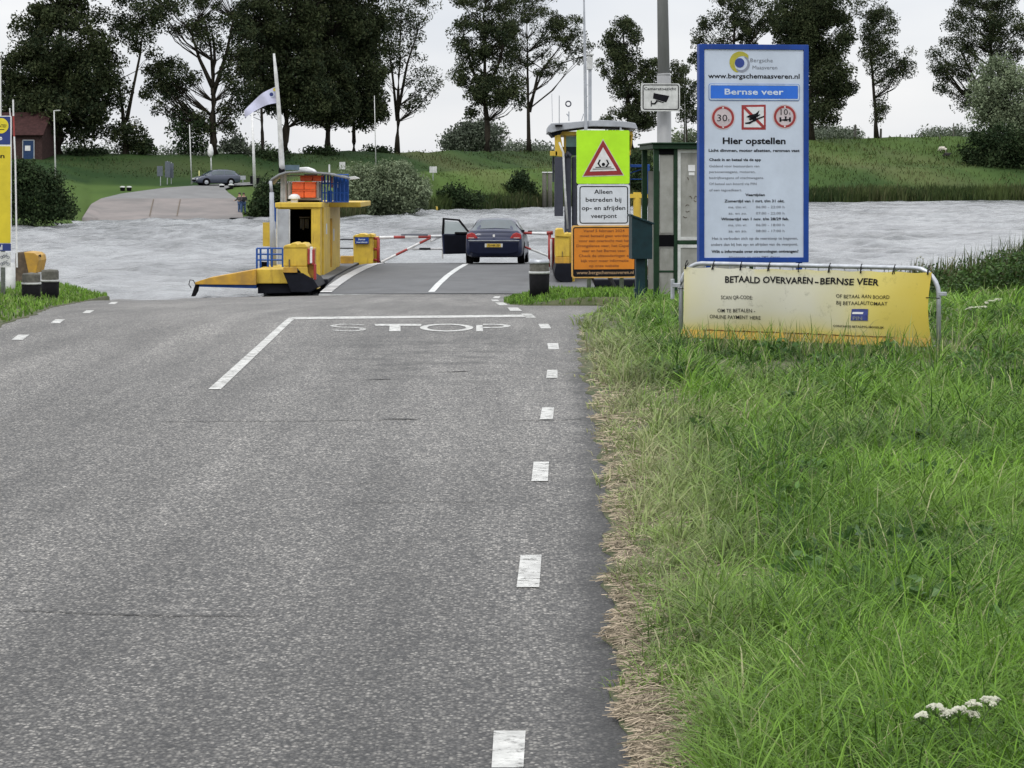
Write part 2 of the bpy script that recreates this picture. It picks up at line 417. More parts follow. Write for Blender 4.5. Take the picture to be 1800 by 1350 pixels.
# asphalt
def asphalt():
    m = bpy.data.materials.new('asphalt'); m.use_nodes = True
    t = m.node_tree; b = t.nodes['Principled BSDF']; Lk = t.links.new
    b.inputs['Roughness'].default_value = 0.68; b.inputs['Specular IOR Level'].default_value = 0.5
    co = t.nodes.new('ShaderNodeTexCoord')
    def noise(sc, det=3, rough=0.6, scale=(1, 1, 1)):
        mpn = t.nodes.new('ShaderNodeMapping'); mpn.inputs['Scale'].default_value = scale
        Lk(co.outputs['Object'], mpn.inputs[0])
        n = t.nodes.new('ShaderNodeTexNoise'); n.inputs['Scale'].default_value = sc; n.inputs['Detail'].default_value = det; n.inputs['Roughness'].default_value = rough
        Lk(mpn.outputs[0], n.inputs['Vector']); return n
    # stones
    vo = t.nodes.new('ShaderNodeTexVoronoi'); vo.inputs['Scale'].default_value = 84; vo.inputs['Randomness'].default_value = 1
    mps = t.nodes.new('ShaderNodeMapping'); mps.inputs['Scale'].default_value = (1.0, 0.62, 1); Lk(co.outputs['Object'], mps.inputs[0])
    Lk(mps.outputs[0], vo.inputs['Vector'])
    sepc = t.nodes.new('ShaderNodeSeparateColor'); Lk(vo.outputs['Color'], sepc.inputs[0])
    cr = t.nodes.new('ShaderNodeValToRGB'); e = cr.color_ramp.elements
    e[0].position = 0.0; e[0].color = (0.052, 0.051, 0.050, 1); e[1].position = 1.0; e[1].color = (0.52, 0.495, 0.45, 1)
    x = e.new(0.45); x.color = (0.156, 0.150, 0.142, 1); x = e.new(0.78); x.color = (0.255, 0.243, 0.222, 1)
    Lk(sepc.outputs[0], cr.inputs[0])
    # gaps between stones
    gr = t.nodes.new('ShaderNodeMapRange'); gr.inputs[1].default_value = 0.25; gr.inputs[2].default_value = 0.75; gr.inputs[3].default_value = 1.0; gr.inputs[4].default_value = 0.35
    Lk(vo.outputs['Distance'], gr.inputs[0])
    n1 = noise(0.35, 5, 0.6, (1, 0.22, 1)); n2 = noise(3.2, 5, 0.7); n3 = noise(1.1, 4, 0.6, (2.2, 0.14, 1))
    def rng_(n, a, b_, c, d):
        r = t.nodes.new('ShaderNodeMapRange'); r.inputs[1].default_value = a; r.inputs[2].default_value = b_; r.inputs[3].default_value = c; r.inputs[4].default_value = d
        Lk(n.outputs['Fac'], r.inputs[0]); return r
    r1 = rng_(n1, 0.35, 0.68, 0.66, 1.16); r2 = rng_(n2, 0.3, 0.7, 0.84, 1.14); r3 = rng_(n3, 0.34, 0.66, 0.70, 1.14)
    mm = gr.outputs[0]
    for r in (r1, r2, r3):
        mt = t.nodes.new('ShaderNodeMath'); mt.operation = 'MULTIPLY'; Lk(mm, mt.inputs[0]); Lk(r.outputs[0], mt.inputs[1]); mm = mt.outputs[0]
    # vignette darkening towards the camera, put into the asphalt colour
    sy = t.nodes.new('ShaderNodeSeparateXYZ'); Lk(co.outputs['Object'], sy.inputs[0])
    ro = t.nodes.new('ShaderNodeMapRange'); ro.inputs[1].default_value = 6.5; ro.inputs[2].default_value = 17.0; ro.inputs[3].default_value = 0.56; ro.inputs[4].default_value = 1.04
    Lk(sy.outputs['Y'], ro.inputs[0])
    mt = t.nodes.new('ShaderNodeMath'); mt.operation = 'MULTIPLY'; Lk(mm, mt.inputs[0]); Lk(ro.outputs[0], mt.inputs[1]); mm = mt.outputs[0]
    # dark oily patches where cars wait in front of the stop line (about 24..29 m out), stretched crossways
    n4 = noise(1.5, 5, 0.65, (1, 1.3, 1))
    r4 = rng_(n4, 0.47, 0.60, 0.0, 0.50)
    sx = t.nodes.new('ShaderNodeSeparateXYZ'); Lk(co.outputs['Object'], sx.inputs[0])
    def bell(sock, c, w):
        s1 = t.nodes.new('ShaderNodeMath'); s1.operation = 'SUBTRACT'; Lk(sock, s1.inputs[0]); s1.inputs[1].default_value = c
        a1 = t.nodes.new('ShaderNodeMath'); a1.operation = 'ABSOLUTE'; Lk(s1.outputs[0], a1.inputs[0])
        r = t.nodes.new('ShaderNodeMapRange'); r.inputs[1].default_value = w * 0.4; r.inputs[2].default_value = w; r.inputs[3].default_value = 1; r.inputs[4].default_value = 0
        Lk(a1.outputs[0], r.inputs[0]); return r
    bx = bell(sx.outputs['X'], -0.8, 1.2); by = bell(sx.outputs['Y'], 25.0, 4.5)
    p1 = t.nodes.new('ShaderNodeMath'); p1.operation = 'MULTIPLY'; Lk(bx.outputs[0], p1.inputs[0]); Lk(by.outputs[0], p1.inputs[1])
    p2 = t.nodes.new('ShaderNodeMath'); p2.operation = 'MULTIPLY'; Lk(p1.outputs[0], p2.inputs[0]); Lk(r4.outputs[0], p2.inputs[1])
    p3 = t.nodes.new('ShaderNodeMath'); p3.operation = 'SUBTRACT'; p3.inputs[0].default_value = 1; Lk(p2.outputs[0], p3.inputs[1])
    mt = t.nodes.new('ShaderNodeMath'); mt.operation = 'MULTIPLY'; Lk(mm, mt.inputs[0]); Lk(p3.outputs[0], mt.inputs[1]); mm = mt.outputs[0]
    ea = t.nodes.new('ShaderNodeAttribute'); ea.attribute_name = 'edge'
    n5 = noise(9, 5, 0.7); r5 = rng_(n5, 0.3, 0.6, 0.5, 0.86)
    q1 = t.nodes.new('ShaderNodeMath'); q1.operation = 'MULTIPLY'; Lk(ea.outputs['Fac'], q1.inputs[0]); Lk(r5.outputs[0], q1.inputs[1])
    q2 = t.nodes.new('ShaderNodeMath'); q2.operation = 'SUBTRACT'; q2.inputs[0].default_value = 1; Lk(q1.outputs[0], q2.inputs[1])
    mt = t.nodes.new('ShaderNodeMath'); mt.operation = 'MULTIPLY'; Lk(mm, mt.inputs[0]); Lk(q2.outputs[0], mt.inputs[1]); mm = mt.outputs[0]
    sc = t.nodes.new('ShaderNodeVectorMath'); sc.operation = 'SCALE'; Lk(cr.outputs[0], sc.inputs[0]); Lk(mm, sc.inputs['Scale'])
    Lk(sc.outputs[0], b.inputs['Base Color'])
    bp = t.nodes.new('ShaderNodeBump'); bp.inputs['Strength'].default_value = 0.5; bp.inputs['Distance'].default_value = 0.005
    Lk(gr.outputs[0], bp.inputs['Height']); Lk(bp.outputs[0], b.inputs['Normal'])
    return m
M['asphalt'] = asphalt()
o = MB().grid(road_grid()).build('road', M['asphalt']); tag(o, kind='structure')
at = o.data.attributes.new('edge', 'FLOAT', 'POINT'); at.data.foreach_set('value', EDGE)
o.data.transform(Matrix.Translation(o.location)); o.location = (0, 0, 0)

def soil():
    m = mat('verge_soil', (0.10, 0.095, 0.05), 0.95, var=0.4, vscale=3.5, bump=0.6, bscale=30, col2=(0.045, 0.065, 0.02))
    return m
M['soil'] = soil()
ds = np.concatenate([[-80, -40, -15, -8], np.arange(-4, 42, 0.25), [42.3, 42.45, 42.6, 42.8], np.arange(43, 72, 0.5)])
u = np.concatenate([np.linspace(0, 1, 9)[:-1] * 1.0, 1.0 + np.geomspace(0.15, 60, 34) - 0.15])
rows = []
for d in ds:
    x = xR(d) + u; rows.append([(float(x[0]) - 0.001, float(d), float(zroad(x[0], d)) - 0.05)] + [(float(a), float(d), float(z)) for a, z in zip(x, zverge(x, d) + 0.006 + 0.012 * np.clip(u / 0.1, 0, 1))])
vm = MB().grid(rows)
rows = []
for d in ds:
    x = xL(d) - u[::-1]; rows.append([(float(a), float(d), float(z)) for a, z in zip(x, zverge(x, d) + 0.008)] + [(float(x[-1]) + 0.001, float(d), float(zroad(x[-1], d)) - 0.05)])
vm.grid(rows)
o = vm.build('ground', M['soil'], smooth=True); tag(o, kind='structure')
o.data.transform(Matrix.Translation(o.location)); o.location = (0, 0, 0)

# ---- painted markings (sheets 4 mm above the asphalt)
def paint():
    m = mat('road_paint', (0.47, 0.47, 0.45), 0.8, var=0.3, vscale=9, bump=0.1, bscale=80)
    t = m.node_tree; b = t.nodes['Principled BSDF']
    co = t.nodes.new('ShaderNodeTexCoord'); n = t.nodes.new('ShaderNodeTexNoise'); n.inputs['Scale'].default_value = 16; n.inputs['Detail'].default_value = 8; n.inputs['Roughness'].default_value = 0.75
    t.links.new(co.outputs['Object'], n.inputs['Vector'])
    r = t.nodes.new('ShaderNodeMapRange'); r.inputs[1].default_value = 0.33; r.inputs[2].default_value = 0.50; r.inputs[3].default_value = 0.15
    t.links.new(n.outputs['Fac'], r.inputs[0]); t.links.new(r.outputs[0], b.inputs['Alpha'])
    return m
M['paint'] = paint()
M['worn'] = M['paint'].copy(); M['worn'].name = 'worn_road_paint'
for n in M['worn'].node_tree.nodes:
    if n.type == 'MAP_RANGE' and n.outputs[0].is_linked and n.outputs[0].links[0].to_socket.name == 'Alpha':
        n.inputs[1].default_value = 0.38; n.inputs[2].default_value = 0.56; n.inputs[3].default_value = 0.08; n.inputs[4].default_value = 0.95

def strip(mb, pts, lift=0.005):
    """quad strip on the road from photo pixel pairs (left,right) near to far, subdivided"""
    gp = [(ground_at(*a), ground_at(*b)) for a, b in pts]
    rows = []
    for i in range(len(gp) - 1):
        (a0, b0), (a1, b1) = gp[i], gp[i + 1]
        n = max(1, int(abs(a1[1] - a0[1]) / 0.5))
        for k in range(n + (1 if i == len(gp) - 2 else 0)):
            f = k / n; r = []
            for j in range(3):
                g = j / 2
                x = (a0[0] * (1 - f) + a1[0] * f) * (1 - g) + (b0[0] * (1 - f) + b1[0] * f) * g
                y = (a0[1] * (1 - f) + a1[1] * f) * (1 - g) + (b0[1] * (1 - f) + b1[1] * f) * g
                r.append((x, y, float(zroad(x, y)) + lift))
            rows.append(r)
    mb.grid(rows)
mk = MB(); strip(mk, [((366, 685), (388, 685)), ((500, 565), (513, 565)), ((508, 559), (522, 559))])
tag(mk.build('lane_line', M['paint']), kind='structure')
mk = MB(); strip(mk, [((513, 562), (936, 557.5)), ((513, 558), (936, 553.5))]); tag(mk.build('stop_line', M['paint']), kind='structure')
mk = MB()
dash = [((864, 1352), (920, 1352), (868, 1287), (924, 1287)), ((908, 1034), (948, 1034), (915, 977), (952, 977)), ((934, 847), (963, 847), (938, 813), (965, 813)),
        ((949, 738), (972, 738), (953, 717), (974, 717)), ((960, 665), (980, 665), (962, 651), (980, 651)), ((964, 615), (983, 615), (962, 604), (981, 604)), ((951, 578), (969, 578), (946, 570), (964, 570)),
        ((925, 559), (942, 559), (916, 552), (934, 552)), ((897, 547), (918, 547), (892, 541), (910, 541)), ((878, 537), (893, 537), (870, 532), (886, 532)), ((866, 530), (878, 530), (863, 527), (875, 527)), ((866, 524.5), (877, 524.5), (870, 521), (880, 521)),
        ((20, 598), (40, 598), (32, 589), (52, 589)), ((89, 569), (105, 569), (98, 562), (115, 562)), ((145, 551), (158, 551), (152, 546), (166, 546)), ((190, 535), (202, 535), (196, 531), (208, 531))]
for a, b, c, e in dash: strip(mk, [(a, b), (c, e)])
# one more towards the camera
tag(mk.build('edge_dashes', M['paint']), kind='structure')

def letter_quads(polys, name, m):
    mb = MB()
    for poly in polys:
        P = [ground_at(x, y) for x, y in poly]
        mb.add([(a, b, c + 0.005) for a, b, c in P], [tuple(range(len(P)))])
    return mb.build(name, m)
def band(cx, cy, rx, ry, a0, a1, tx, ty, n=14):
    q = []
    for k in range(n):
        t0 = math.radians(a0 + (a1 - a0) * k / n); t1 = math.radians(a0 + (a1 - a0) * (k + 1) / n)
        q.append([(cx + rx * math.cos(t0), cy - ry * math.sin(t0)), (cx + rx * math.cos(t1), cy - ry * math.sin(t1)),
                  (cx + (rx - tx) * math.cos(t1), cy - (ry - ty) * math.sin(t1)), (cx + (rx - tx) * math.cos(t0), cy - (ry - ty) * math.sin(t0))])
    return q
q = []
q += [[(660, 573.4), (740, 573.4), (741, 570), (658, 570)], [(684, 583), (704, 583), (704, 573.4), (685, 573.4)]]      # T
q += band(785, 576.5, 47, 6.8, 0, 360, 13, 1.7, 40)                                                                  # O
q += [[(837, 583), (849, 583), (848, 572), (837, 572)]] + band(858, 573.6, 40, 3.6, -90, 90, 12, 1.3, 18) + [[(849, 571.6), (858, 571.6), (858, 570.0), (849, 570.0)], [(849, 577.2), (858, 577.2), (858, 575.7), (849, 575.7)]]
tag(letter_quads(q, 'stop_lettering', M['paint']), kind='structure')
q = band(612, 573.2, 32, 3.4, 20, 270, 11, 1.2, 20) + band(612, 579.2, 32, 3.8, -160, 90, 11, 1.2, 20)
tag(letter_quads(q, 'worn_lettering', M['worn']), kind='structure')

# cracks and seams in the asphalt
M['crack'] = mat('asphalt_crack', (0.02, 0.02, 0.02), 0.9)
def crack(pts, w):
    mb = MB(); rr = random.Random(int(pts[0][0] * 7 + pts[0][1]))
    P = []
    for (a, b) in zip(pts[:-1], pts[1:]):
        n = max(3, int(abs(b[0] - a[0]) / 14))
        for k in range(n): P.append((a[0] + (b[0] - a[0]) * k / n, a[1] + (b[1] - a[1]) * k / n + rr.uniform(-0.7, 0.7)))
    P.append(pts[-1])
    G = [ground_at(*p) for p in P]; k = []
    rows = [[], []]
    for i, g in enumerate(G):
        ww = w * rr.uniform(0.4, 1.0) * (0.25 if i in (0, len(G) - 1) else 1)
        rows[0].append((g[0], g[1] - ww, g[2] + 0.004)); rows[1].append((g[0], g[1] + ww, g[2] + 0.004))
    mb.grid(rows); tag(mb.build('road_crack', M['crack']), kind='structure')
crack([(28, 1073), (190, 1081), (360, 1084), (470, 1082)], 0.007)
crack([(190, 1081), (300, 1085), (390, 1082)], 0.004)
crack([(280, 742), (500, 741), (740, 738)], 0.010); crack([(670, 737), (735, 738)], 0.03)
crack([(640, 668), (690, 667)], 0.03); crack([(770, 655), (830, 652)], 0.03); crack([(850, 880), (870, 882)], 0.008)
crack([(610, 885), (770, 882), (860, 884)], 0.006); crack([(560, 852), (660, 850)], 0.006); crack([(900, 741), (1030, 737)], 0.012)

# ================================================================== far terrain
COLS = [-1100, -300, 0, 100, 148, 160, 425, 445, 600, 700, 770, 980, 1200, 1420, 1800, 2200, 3000]
BANK = [140, 160, 168, 172, 190, 199, 203, 210, 214, 232, 263, 290, 324, 358, 398, 425, 450]
CRY = [274, 274, 276, 273, 272, 272, 270, 270, 268, 266, 266, 265, 256, 245, 237, 236, 238]
CRD = [235, 248, 255, 257, 258, 258, 262, 264, 276, 288, 300, 338, 375, 425, 470, 490, 520]
MIDY = [330, 330, 322, 318, 318, 318, 322, 318, 305, 302, 301, 293, 290, 288, 285, 284, 284]
def cols(px): return [float(np.interp(px, COLS, a)) for a in (BANK, CRY, CRD, MIDY)]
def yprof(px, t):
    b, cy, cd, my = cols(px)
    yb = HY + F * (CH + 1.4) / b
    ramp = np.clip(1 - abs(px - 290) / 160, 0, 1) > 0
    w = float(np.interp(px, [60, 140, 470, 540], [0, 1, 1, 0]))
    ya = float(np.interp(t, [0, 0.10, 0.28, 0.5, 0.62, 1], [yb + 1.5, yb - 8, 355, 332, 325, cy]))
    return w * ya + (1 - w) * float(np.interp(t, [0, 0.06, 0.3, 0.5, 1], [yb + 1.0, yb - 14, my + 12, my, cy]))
def far_pt(px, t):
    b, cy, cd, my = cols(px); d = b + (cd - b) * t
    return WP(px, yprof(px, t), d)
def T(px, py):
    lo, hi = 0.0, 1.0
    for _ in range(40):
        m = (lo + hi) / 2
        if yprof(px, m) > py: lo = m
        else: hi = m
    return far_pt(px, (lo + hi) / 2)
pxs = np.concatenate([np.arange(-1100, -100, 60), np.arange(-100, 1900, 7), np.arange(1900, 3001, 60)])
ts = np.concatenate([np.linspace(0, 0.1, 6)[:-1], np.linspace(0.1, 1, 28)])
rows = []
first = []
for t in ts:
    r = []
    for px in pxs:
        x, y, z = far_pt(float(px), float(t))
        nzv = 0.22 * vnoise(x, y, 5, 0.35) + 0.10 * vnoise(x, y, 6, 1.1)
        k = 0.0 if t < 0.02 else (0.25 if (145 < px < 470 and t < 0.66) else 1.0)
        r.append((x, y, z + float(nzv) * k))
    rows.append(r)
pre = [(x, y - 3, -3.0) for x, y, z in rows[0]]
back = []
for dd, dz in ((4, 0.0), (14, -3.5), (24, -5.5), (400, -5.5), (5000, -6.0)):
    back.append([(x * (y + dd) / y if dd > 50 else x, y + dd, z + dz if dd < 20 else -1.5) for x, y, z in rows[-1]])
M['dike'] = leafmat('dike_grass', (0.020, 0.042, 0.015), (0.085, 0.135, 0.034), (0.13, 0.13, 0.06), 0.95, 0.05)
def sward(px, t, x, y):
    # 0 = upper slope, tree shade put into the colour; 1 = lit lower slope
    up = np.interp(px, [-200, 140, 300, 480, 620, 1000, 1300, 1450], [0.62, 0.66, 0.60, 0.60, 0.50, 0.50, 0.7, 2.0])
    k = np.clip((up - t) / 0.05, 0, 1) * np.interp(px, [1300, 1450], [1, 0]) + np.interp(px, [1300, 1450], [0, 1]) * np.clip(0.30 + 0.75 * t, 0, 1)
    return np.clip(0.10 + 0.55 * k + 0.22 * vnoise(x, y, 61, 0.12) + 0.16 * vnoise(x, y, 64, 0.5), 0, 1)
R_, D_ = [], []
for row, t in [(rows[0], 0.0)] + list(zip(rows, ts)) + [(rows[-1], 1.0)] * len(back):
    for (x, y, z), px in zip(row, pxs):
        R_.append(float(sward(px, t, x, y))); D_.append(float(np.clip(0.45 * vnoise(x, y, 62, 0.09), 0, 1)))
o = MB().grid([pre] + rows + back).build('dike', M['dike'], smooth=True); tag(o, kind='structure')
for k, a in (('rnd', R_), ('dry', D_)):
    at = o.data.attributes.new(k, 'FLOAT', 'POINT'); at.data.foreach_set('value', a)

# ferry ramp on the far bank
M['ramp'] = mat('concrete_ramp', (0.20, 0.175, 0.165), 0.85, vscale=0.25, col2=(0.125, 0.115, 0.11), bump=0.1)
M['far_asphalt'] = mat('far_asphalt', (0.15, 0.15, 0.15), 0.85, vscale=0.5, var=0.15)
def far_sheet(name, L_, R_, m, lift=0.06, n=10, kind='structure', steps=16):
    rows = []
    for i in range(steps + 1):
        f = i / steps * (len(L_) - 1); k = min(int(f), len(L_) - 2); g = f - k
        a = (L_[k][0] * (1 - g) + L_[k + 1][0] * g, L_[k][1] * (1 - g) + L_[k + 1][1] * g)
        b = (R_[k][0] * (1 - g) + R_[k + 1][0] * g, R_[k][1] * (1 - g) + R_[k + 1][1] * g)
        r = []
        for j in range(n + 1):
            h = j / n; p = T(a[0] * (1 - h) + b[0] * h, a[1] * (1 - h) + b[1] * h)
            r.append((p[0], p[1], -1.75 if (name == 'ramp' and i == 0) else p[2] + lift + 0.1))
        rows.append(r)
    o = MB().grid(rows).build(name, m, smooth=True); tag(o, kind=kind); return o
far_sheet('ramp', [(143, 389), (150, 378), (160, 362), (178, 352)], [(428, 387), (425, 375), (422, 362), (416, 352)], M['ramp'])
far_sheet('far_road', [(178, 352), (215, 343), (290, 333), (370, 327), (460, 322)], [(416, 352), (402, 342), (395, 335), (412, 329.5), (470, 326)], M['far_asphalt'])
far_sheet('far_path', [(455, 326), (520, 325), (640, 322)], [(455, 322.5), (520, 321.5), (640, 319)], M['far_asphalt'], n=4)
for x0, y0, x1, y1 in ((270, 354, 263, 384), (317, 354, 311, 384)):
    mb = MB(); a = [T(x0 + (x1 - x0) * k / 8, y0 + (y1 - y0) * k / 8) for k in range(9)]
    mb.grid([[(p[0] - 0.045, p[1], p[2] + 0.19) for p in a], [(p[0] + 0.045, p[1], p[2] + 0.19) for p in a]])
    tag(mb.build('ramp_joint', M['rust']), kind='structure')

# ================================================================== water
def water():
    m = bpy.data.materials.new('river_water'); m.use_nodes = True
    t = m.node_tree; b = t.nodes['Principled BSDF']; Lk = t.links.new
    b.inputs['Roughness'].default_value = 0.22; b.inputs['IOR'].default_value = 1.5
    co = t.nodes.new('ShaderNodeTexCoord')
    def wave(sc, st, det, ro=0.6):
        mpn = t.nodes.new('ShaderNodeMapping'); mpn.inputs['Scale'].default_value = st; Lk(co.outputs['Object'], mpn.inputs[0])
        n = t.nodes.new('ShaderNodeTexNoise'); n.inputs['Scale'].default_value = sc; n.inputs['Detail'].default_value = det; n.inputs['Roughness'].default_value = ro
        Lk(mpn.outputs[0], n.inputs['Vector']); return n
    n1 = wave(3.2, (0.7, 1, 1), 3); n2 = wave(0.16, (0.7, 1, 1), 3)
    b1 = t.nodes.new('ShaderNodeBump'); b1.inputs['Strength'].default_value = 1.0; b1.inputs['Distance'].default_value = 0.10
    b2 = t.nodes.new('ShaderNodeBump'); b2.inputs['Strength'].default_value = 1.0; b2.inputs['Distance'].default_value = 0.3
    Lk(n1.outputs['Fac'], b1.inputs['Height']); Lk(n2.outputs['Fac'], b2.inputs['Height']); Lk(b2.outputs[0], b1.inputs['Normal']); Lk(b1.outputs[0], b.inputs['Normal'])
    # turbid grey river water; reflected sky and ripple streaks put into the colour
    n3 = wave(0.10, (0.8, 0.35, 1), 5, 0.65)
    cr = t.nodes.new('ShaderNodeValToRGB'); e = cr.color_ramp.elements
    e[0].position = 0.36; e[0].color = (0.05, 0.055, 0.055, 1); e[1].position = 0.60; e[1].color = (0.21, 0.22, 0.225, 1)
    q = e.new(0.45); q.color = (0.12, 0.125, 0.13, 1)
    n4 = wave(1.5, (0.45, 0.55, 1), 4, 0.7)
    ad = t.nodes.new('ShaderNodeMath'); ad.operation = 'MULTIPLY_ADD'; ad.inputs[1].default_value = 0.55; Lk(n4.outputs['Fac'], ad.inputs[0]); Lk(n3.outputs['Fac'], ad.inputs[2])
    ad2 = t.nodes.new('ShaderNodeMath'); ad2.operation = 'SUBTRACT'; ad2.inputs[1].default_value = 0.27; Lk(ad.outputs[0], ad2.inputs[0])
    Lk(ad2.outputs[0], cr.inputs[0]); Lk(cr.outputs[0], b.inputs['Base Color'])
    return m
M['water'] = water()
# river surface: real wind chop, finer near the camera
wr = np.random.default_rng(5)
drow = [58.0]
while drow[-1] < 470: drow.append(drow[-1] + 0.16 + (drow[-1] - 58) * 0.0022)
drow = np.array([40.0, 50.0] + drow + [520.0, 600.0])
cols_ = np.concatenate([np.linspace(-4.0, -0.26, 30), np.linspace(-0.25, 0.25, 560), np.linspace(0.26, 3.0, 26)])
DD, CC = np.meshgrid(drow, cols_, indexing='ij')
XX = CC * np.maximum(DD, 60)
ZZ = np.zeros_like(XX)
gust = 0.65 + 0.55 * np.clip(0.5 + 0.9 * vnoise(XX, DD * 0.5, 70, 0.05), 0, 1)
for k in range(46):
    wl = math.exp(wr.uniform(math.log(0.9), math.log(6.5))); th_ = wr.normal(1.15, 0.55); ph = wr.uniform(0, 2 * PI)
    am = 0.0080 * wl ** 0.9
    cell = 0.16 + (DD - 58) * 0.0022
    att = np.clip((wl / cell - 2.0) / 2.0, 0, 1)
    a_ = 2 * PI / wl * (XX * math.cos(th_) + DD * math.sin(th_)) + ph + 0.8 * vnoise(XX, DD, 71 + k % 5, 0.35)
    s_ = np.sin(a_); ZZ += am * att * (s_ + 0.25 * np.cos(2 * a_))
ZZ = -1.4 + ZZ * gust * np.clip((DD - 57) / 4, 0, 1)
nr, nc = XX.shape
idx = np.arange(nr * nc).reshape(nr, nc)
q = np.stack([idx[:-1, :-1], idx[:-1, 1:], idx[1:, 1:], idx[1:, :-1]], -1).reshape(-1, 4)
o = np_mesh('water', np.stack([XX, DD, ZZ], -1).reshape(-1, 3), q.ravel(), np.arange(len(q)) * 4, None, M['water'])
o.data.polygons.foreach_set('use_smooth', np.ones(len(q), bool)); tag(o, kind='structure')
# ================================================================== trees
def leaf_cloud(centers, rads, per, size, seed, flat=0.75):
    """folded leaf-clump quads around clump centres -> verts, loops, starts, rnd"""
    r = np.random.default_rng(seed)
    n = len(centers) * per
    C = np.repeat(np.array(centers), per, 0); R = np.repeat(np.array(rads), per)
    g = r.normal(0, 1, (n, 3)); g[:, 2] *= flat
    g /= np.maximum(1, np.linalg.norm(g, axis=1, keepdims=True) / 1.6)
    P = C + g * (R * 0.62)[:, None]
    a = r.normal(0, 1, (n, 3)); a /= np.linalg.norm(a, axis=1, keepdims=True)
    b = np.cross(a, r.normal(0, 1, (n, 3))); b /= np.linalg.norm(b, axis=1, keepdims=True)
    c = np.cross(a, b)
    s = size * r.uniform(0.55, 1.25, n)
    V = np.zeros((n, 4, 3))
    V[:, 0] = P - a * s[:, None] * 0.6; V[:, 1] = P + b * (s * 0.32)[:, None] + c * (s * 0.12)[:, None]
    V[:, 2] = P + a * s[:, None] * 0.6; V[:, 3] = P - b * (s * 0.32)[:, None] + c * (s * 0.12)[:, None]
    lp = (np.arange(n) * 4)[:, None] + np.array([0, 1, 2, 3])[None, :]
    cl = np.repeat(r.uniform(0, 1, len(centers)), per)
    rn = np.clip(cl * 0.75 + r.uniform(0, 0.35, n), 0, 1)
    dry = np.clip(r.uniform(-3, 1, n), 0, 1) * 0.5
    return V.reshape(-1, 3), lp.ravel(), np.arange(n) * 4, {'rnd': np.repeat(rn, 4), 'dry': np.repeat(dry, 4)}

def make_tree(label, px, yb, tw, top, blobs, per=60, leaf=0.30, clump=1.0, group=None, name='tree', cat='tree', base=None, mleaf=None, seed=0, lean=0, forks=None, limbs=True):
    """px,yb trunk foot; tw trunk width px; top=(px,py) trunk end; blobs (cx,cy,rx,ry,n) in photo units at the tree's distance"""
    bx, by, bz = base or T(px, yb)
    s = F / by
    rr = random.Random(seed + int(px * 3))
    root = empty(name, (bx, by, bz - 0.15), 0, label, cat, group)
    loc = lambda x, y, dy=0.0: Vector(((x - px) / s, dy, (yb - y) / s))
    r0 = tw / 2 / s
    trunk = MB(); axis = []
    tx, ty = top; n = 9
    for k in range(n + 1):
        f = k / n
        x = px + (tx - px) * f ** 1.3 + rr.uniform(-1, 1) * tw * 0.12 * (k > 0)
        axis.append(loc(x, yb + (ty - yb) * f, rr.uniform(-0.2, 0.2) * (k > 0)))
    rad = [r0 * (1.35 if k == 0 else 1.0 - 0.78 * (k / n) ** 0.9) for k in range(n + 1)]
    axis[0].z = 0
    trunk.tube(axis, rad, 9)
    if forks:
        for pts in forks:
            P = [loc(x, y, rr.uniform(-0.3, 0.3)) for x, y, w in pts]
            trunk.tube(P, [w / 2 / s for x, y, w in pts], 7)
            axis = axis + P[1:]; rad = rad + [w / 2 / s for x, y, w in pts[1:]]
    crown_limbs = MB()
    cents, rads = [], []
    for (cx, cy, rx, ry, nb) in blobs:
        for _ in range(nb):
            while True:
                a, b, c = rr.uniform(-1, 1), rr.uniform(-1, 1), rr.uniform(-1, 1)
                q = a * a + b * b + c * c
                if 0.05 < q < 1: break
            k = (q ** 0.5) ** -0.35
            p = loc(cx + a * k * rx * 0.92, cy + b * k * ry * 0.92, c * k * max(rx, ry) * 0.9 / s)
            cents.append(p); rads.append(clump * rr.uniform(0.65, 1.3))
    if limbs:
        for i, p in enumerate(cents):
            best = None
            for a, ra in zip(axis[2:], rad[2:]):
                dz = p.z - a.z; dh = math.hypot(p.x - a.x, p.y - a.y)
                cst = abs(dz - dh * 0.9) + 0.25 * dh
                if dz > -0.5 and (best is None or cst < best[0]): best = (cst, a, ra)
            if best is None or i % 2: 
                if best is None: continue
            _, a, ra = best
            m_ = (a + p) / 2 + Vector((rr.uniform(-.5, .5), rr.uniform(-.5, .5), -0.08 * (p - a).length))
            q1 = a.lerp(m_, 0.5) ; q2 = m_.lerp(p, 0.5) + Vector((0, 0, 0.2))
            w = min(ra * 0.45, 0.012 + 0.009 * (p - a).length)
            crown_limbs.tube([a, q1, m_, q2, p], [w, w * 0.85, w * 0.65, w * 0.45, w * 0.2], 4, cap=False)
    if tw > 0: 
        trunk.v += []; 
        if limbs: trunk.add(crown_limbs.v, crown_limbs.f)
        trunk.build('trunk' if tw > 2.5 else 'stem', M['bark'], root, smooth=True)
    if mleaf is None: per = int(per * 2.1); leaf = leaf * 0.84; rads = [r_ * 0.86 for r_ in rads]
    V, lp, st, A = leaf_cloud([tuple(c) for c in cents], rads, per, leaf, seed + int(px))
    np_mesh('crown', V, lp, st, None, mleaf or M['leaf'], root, A)
    return root

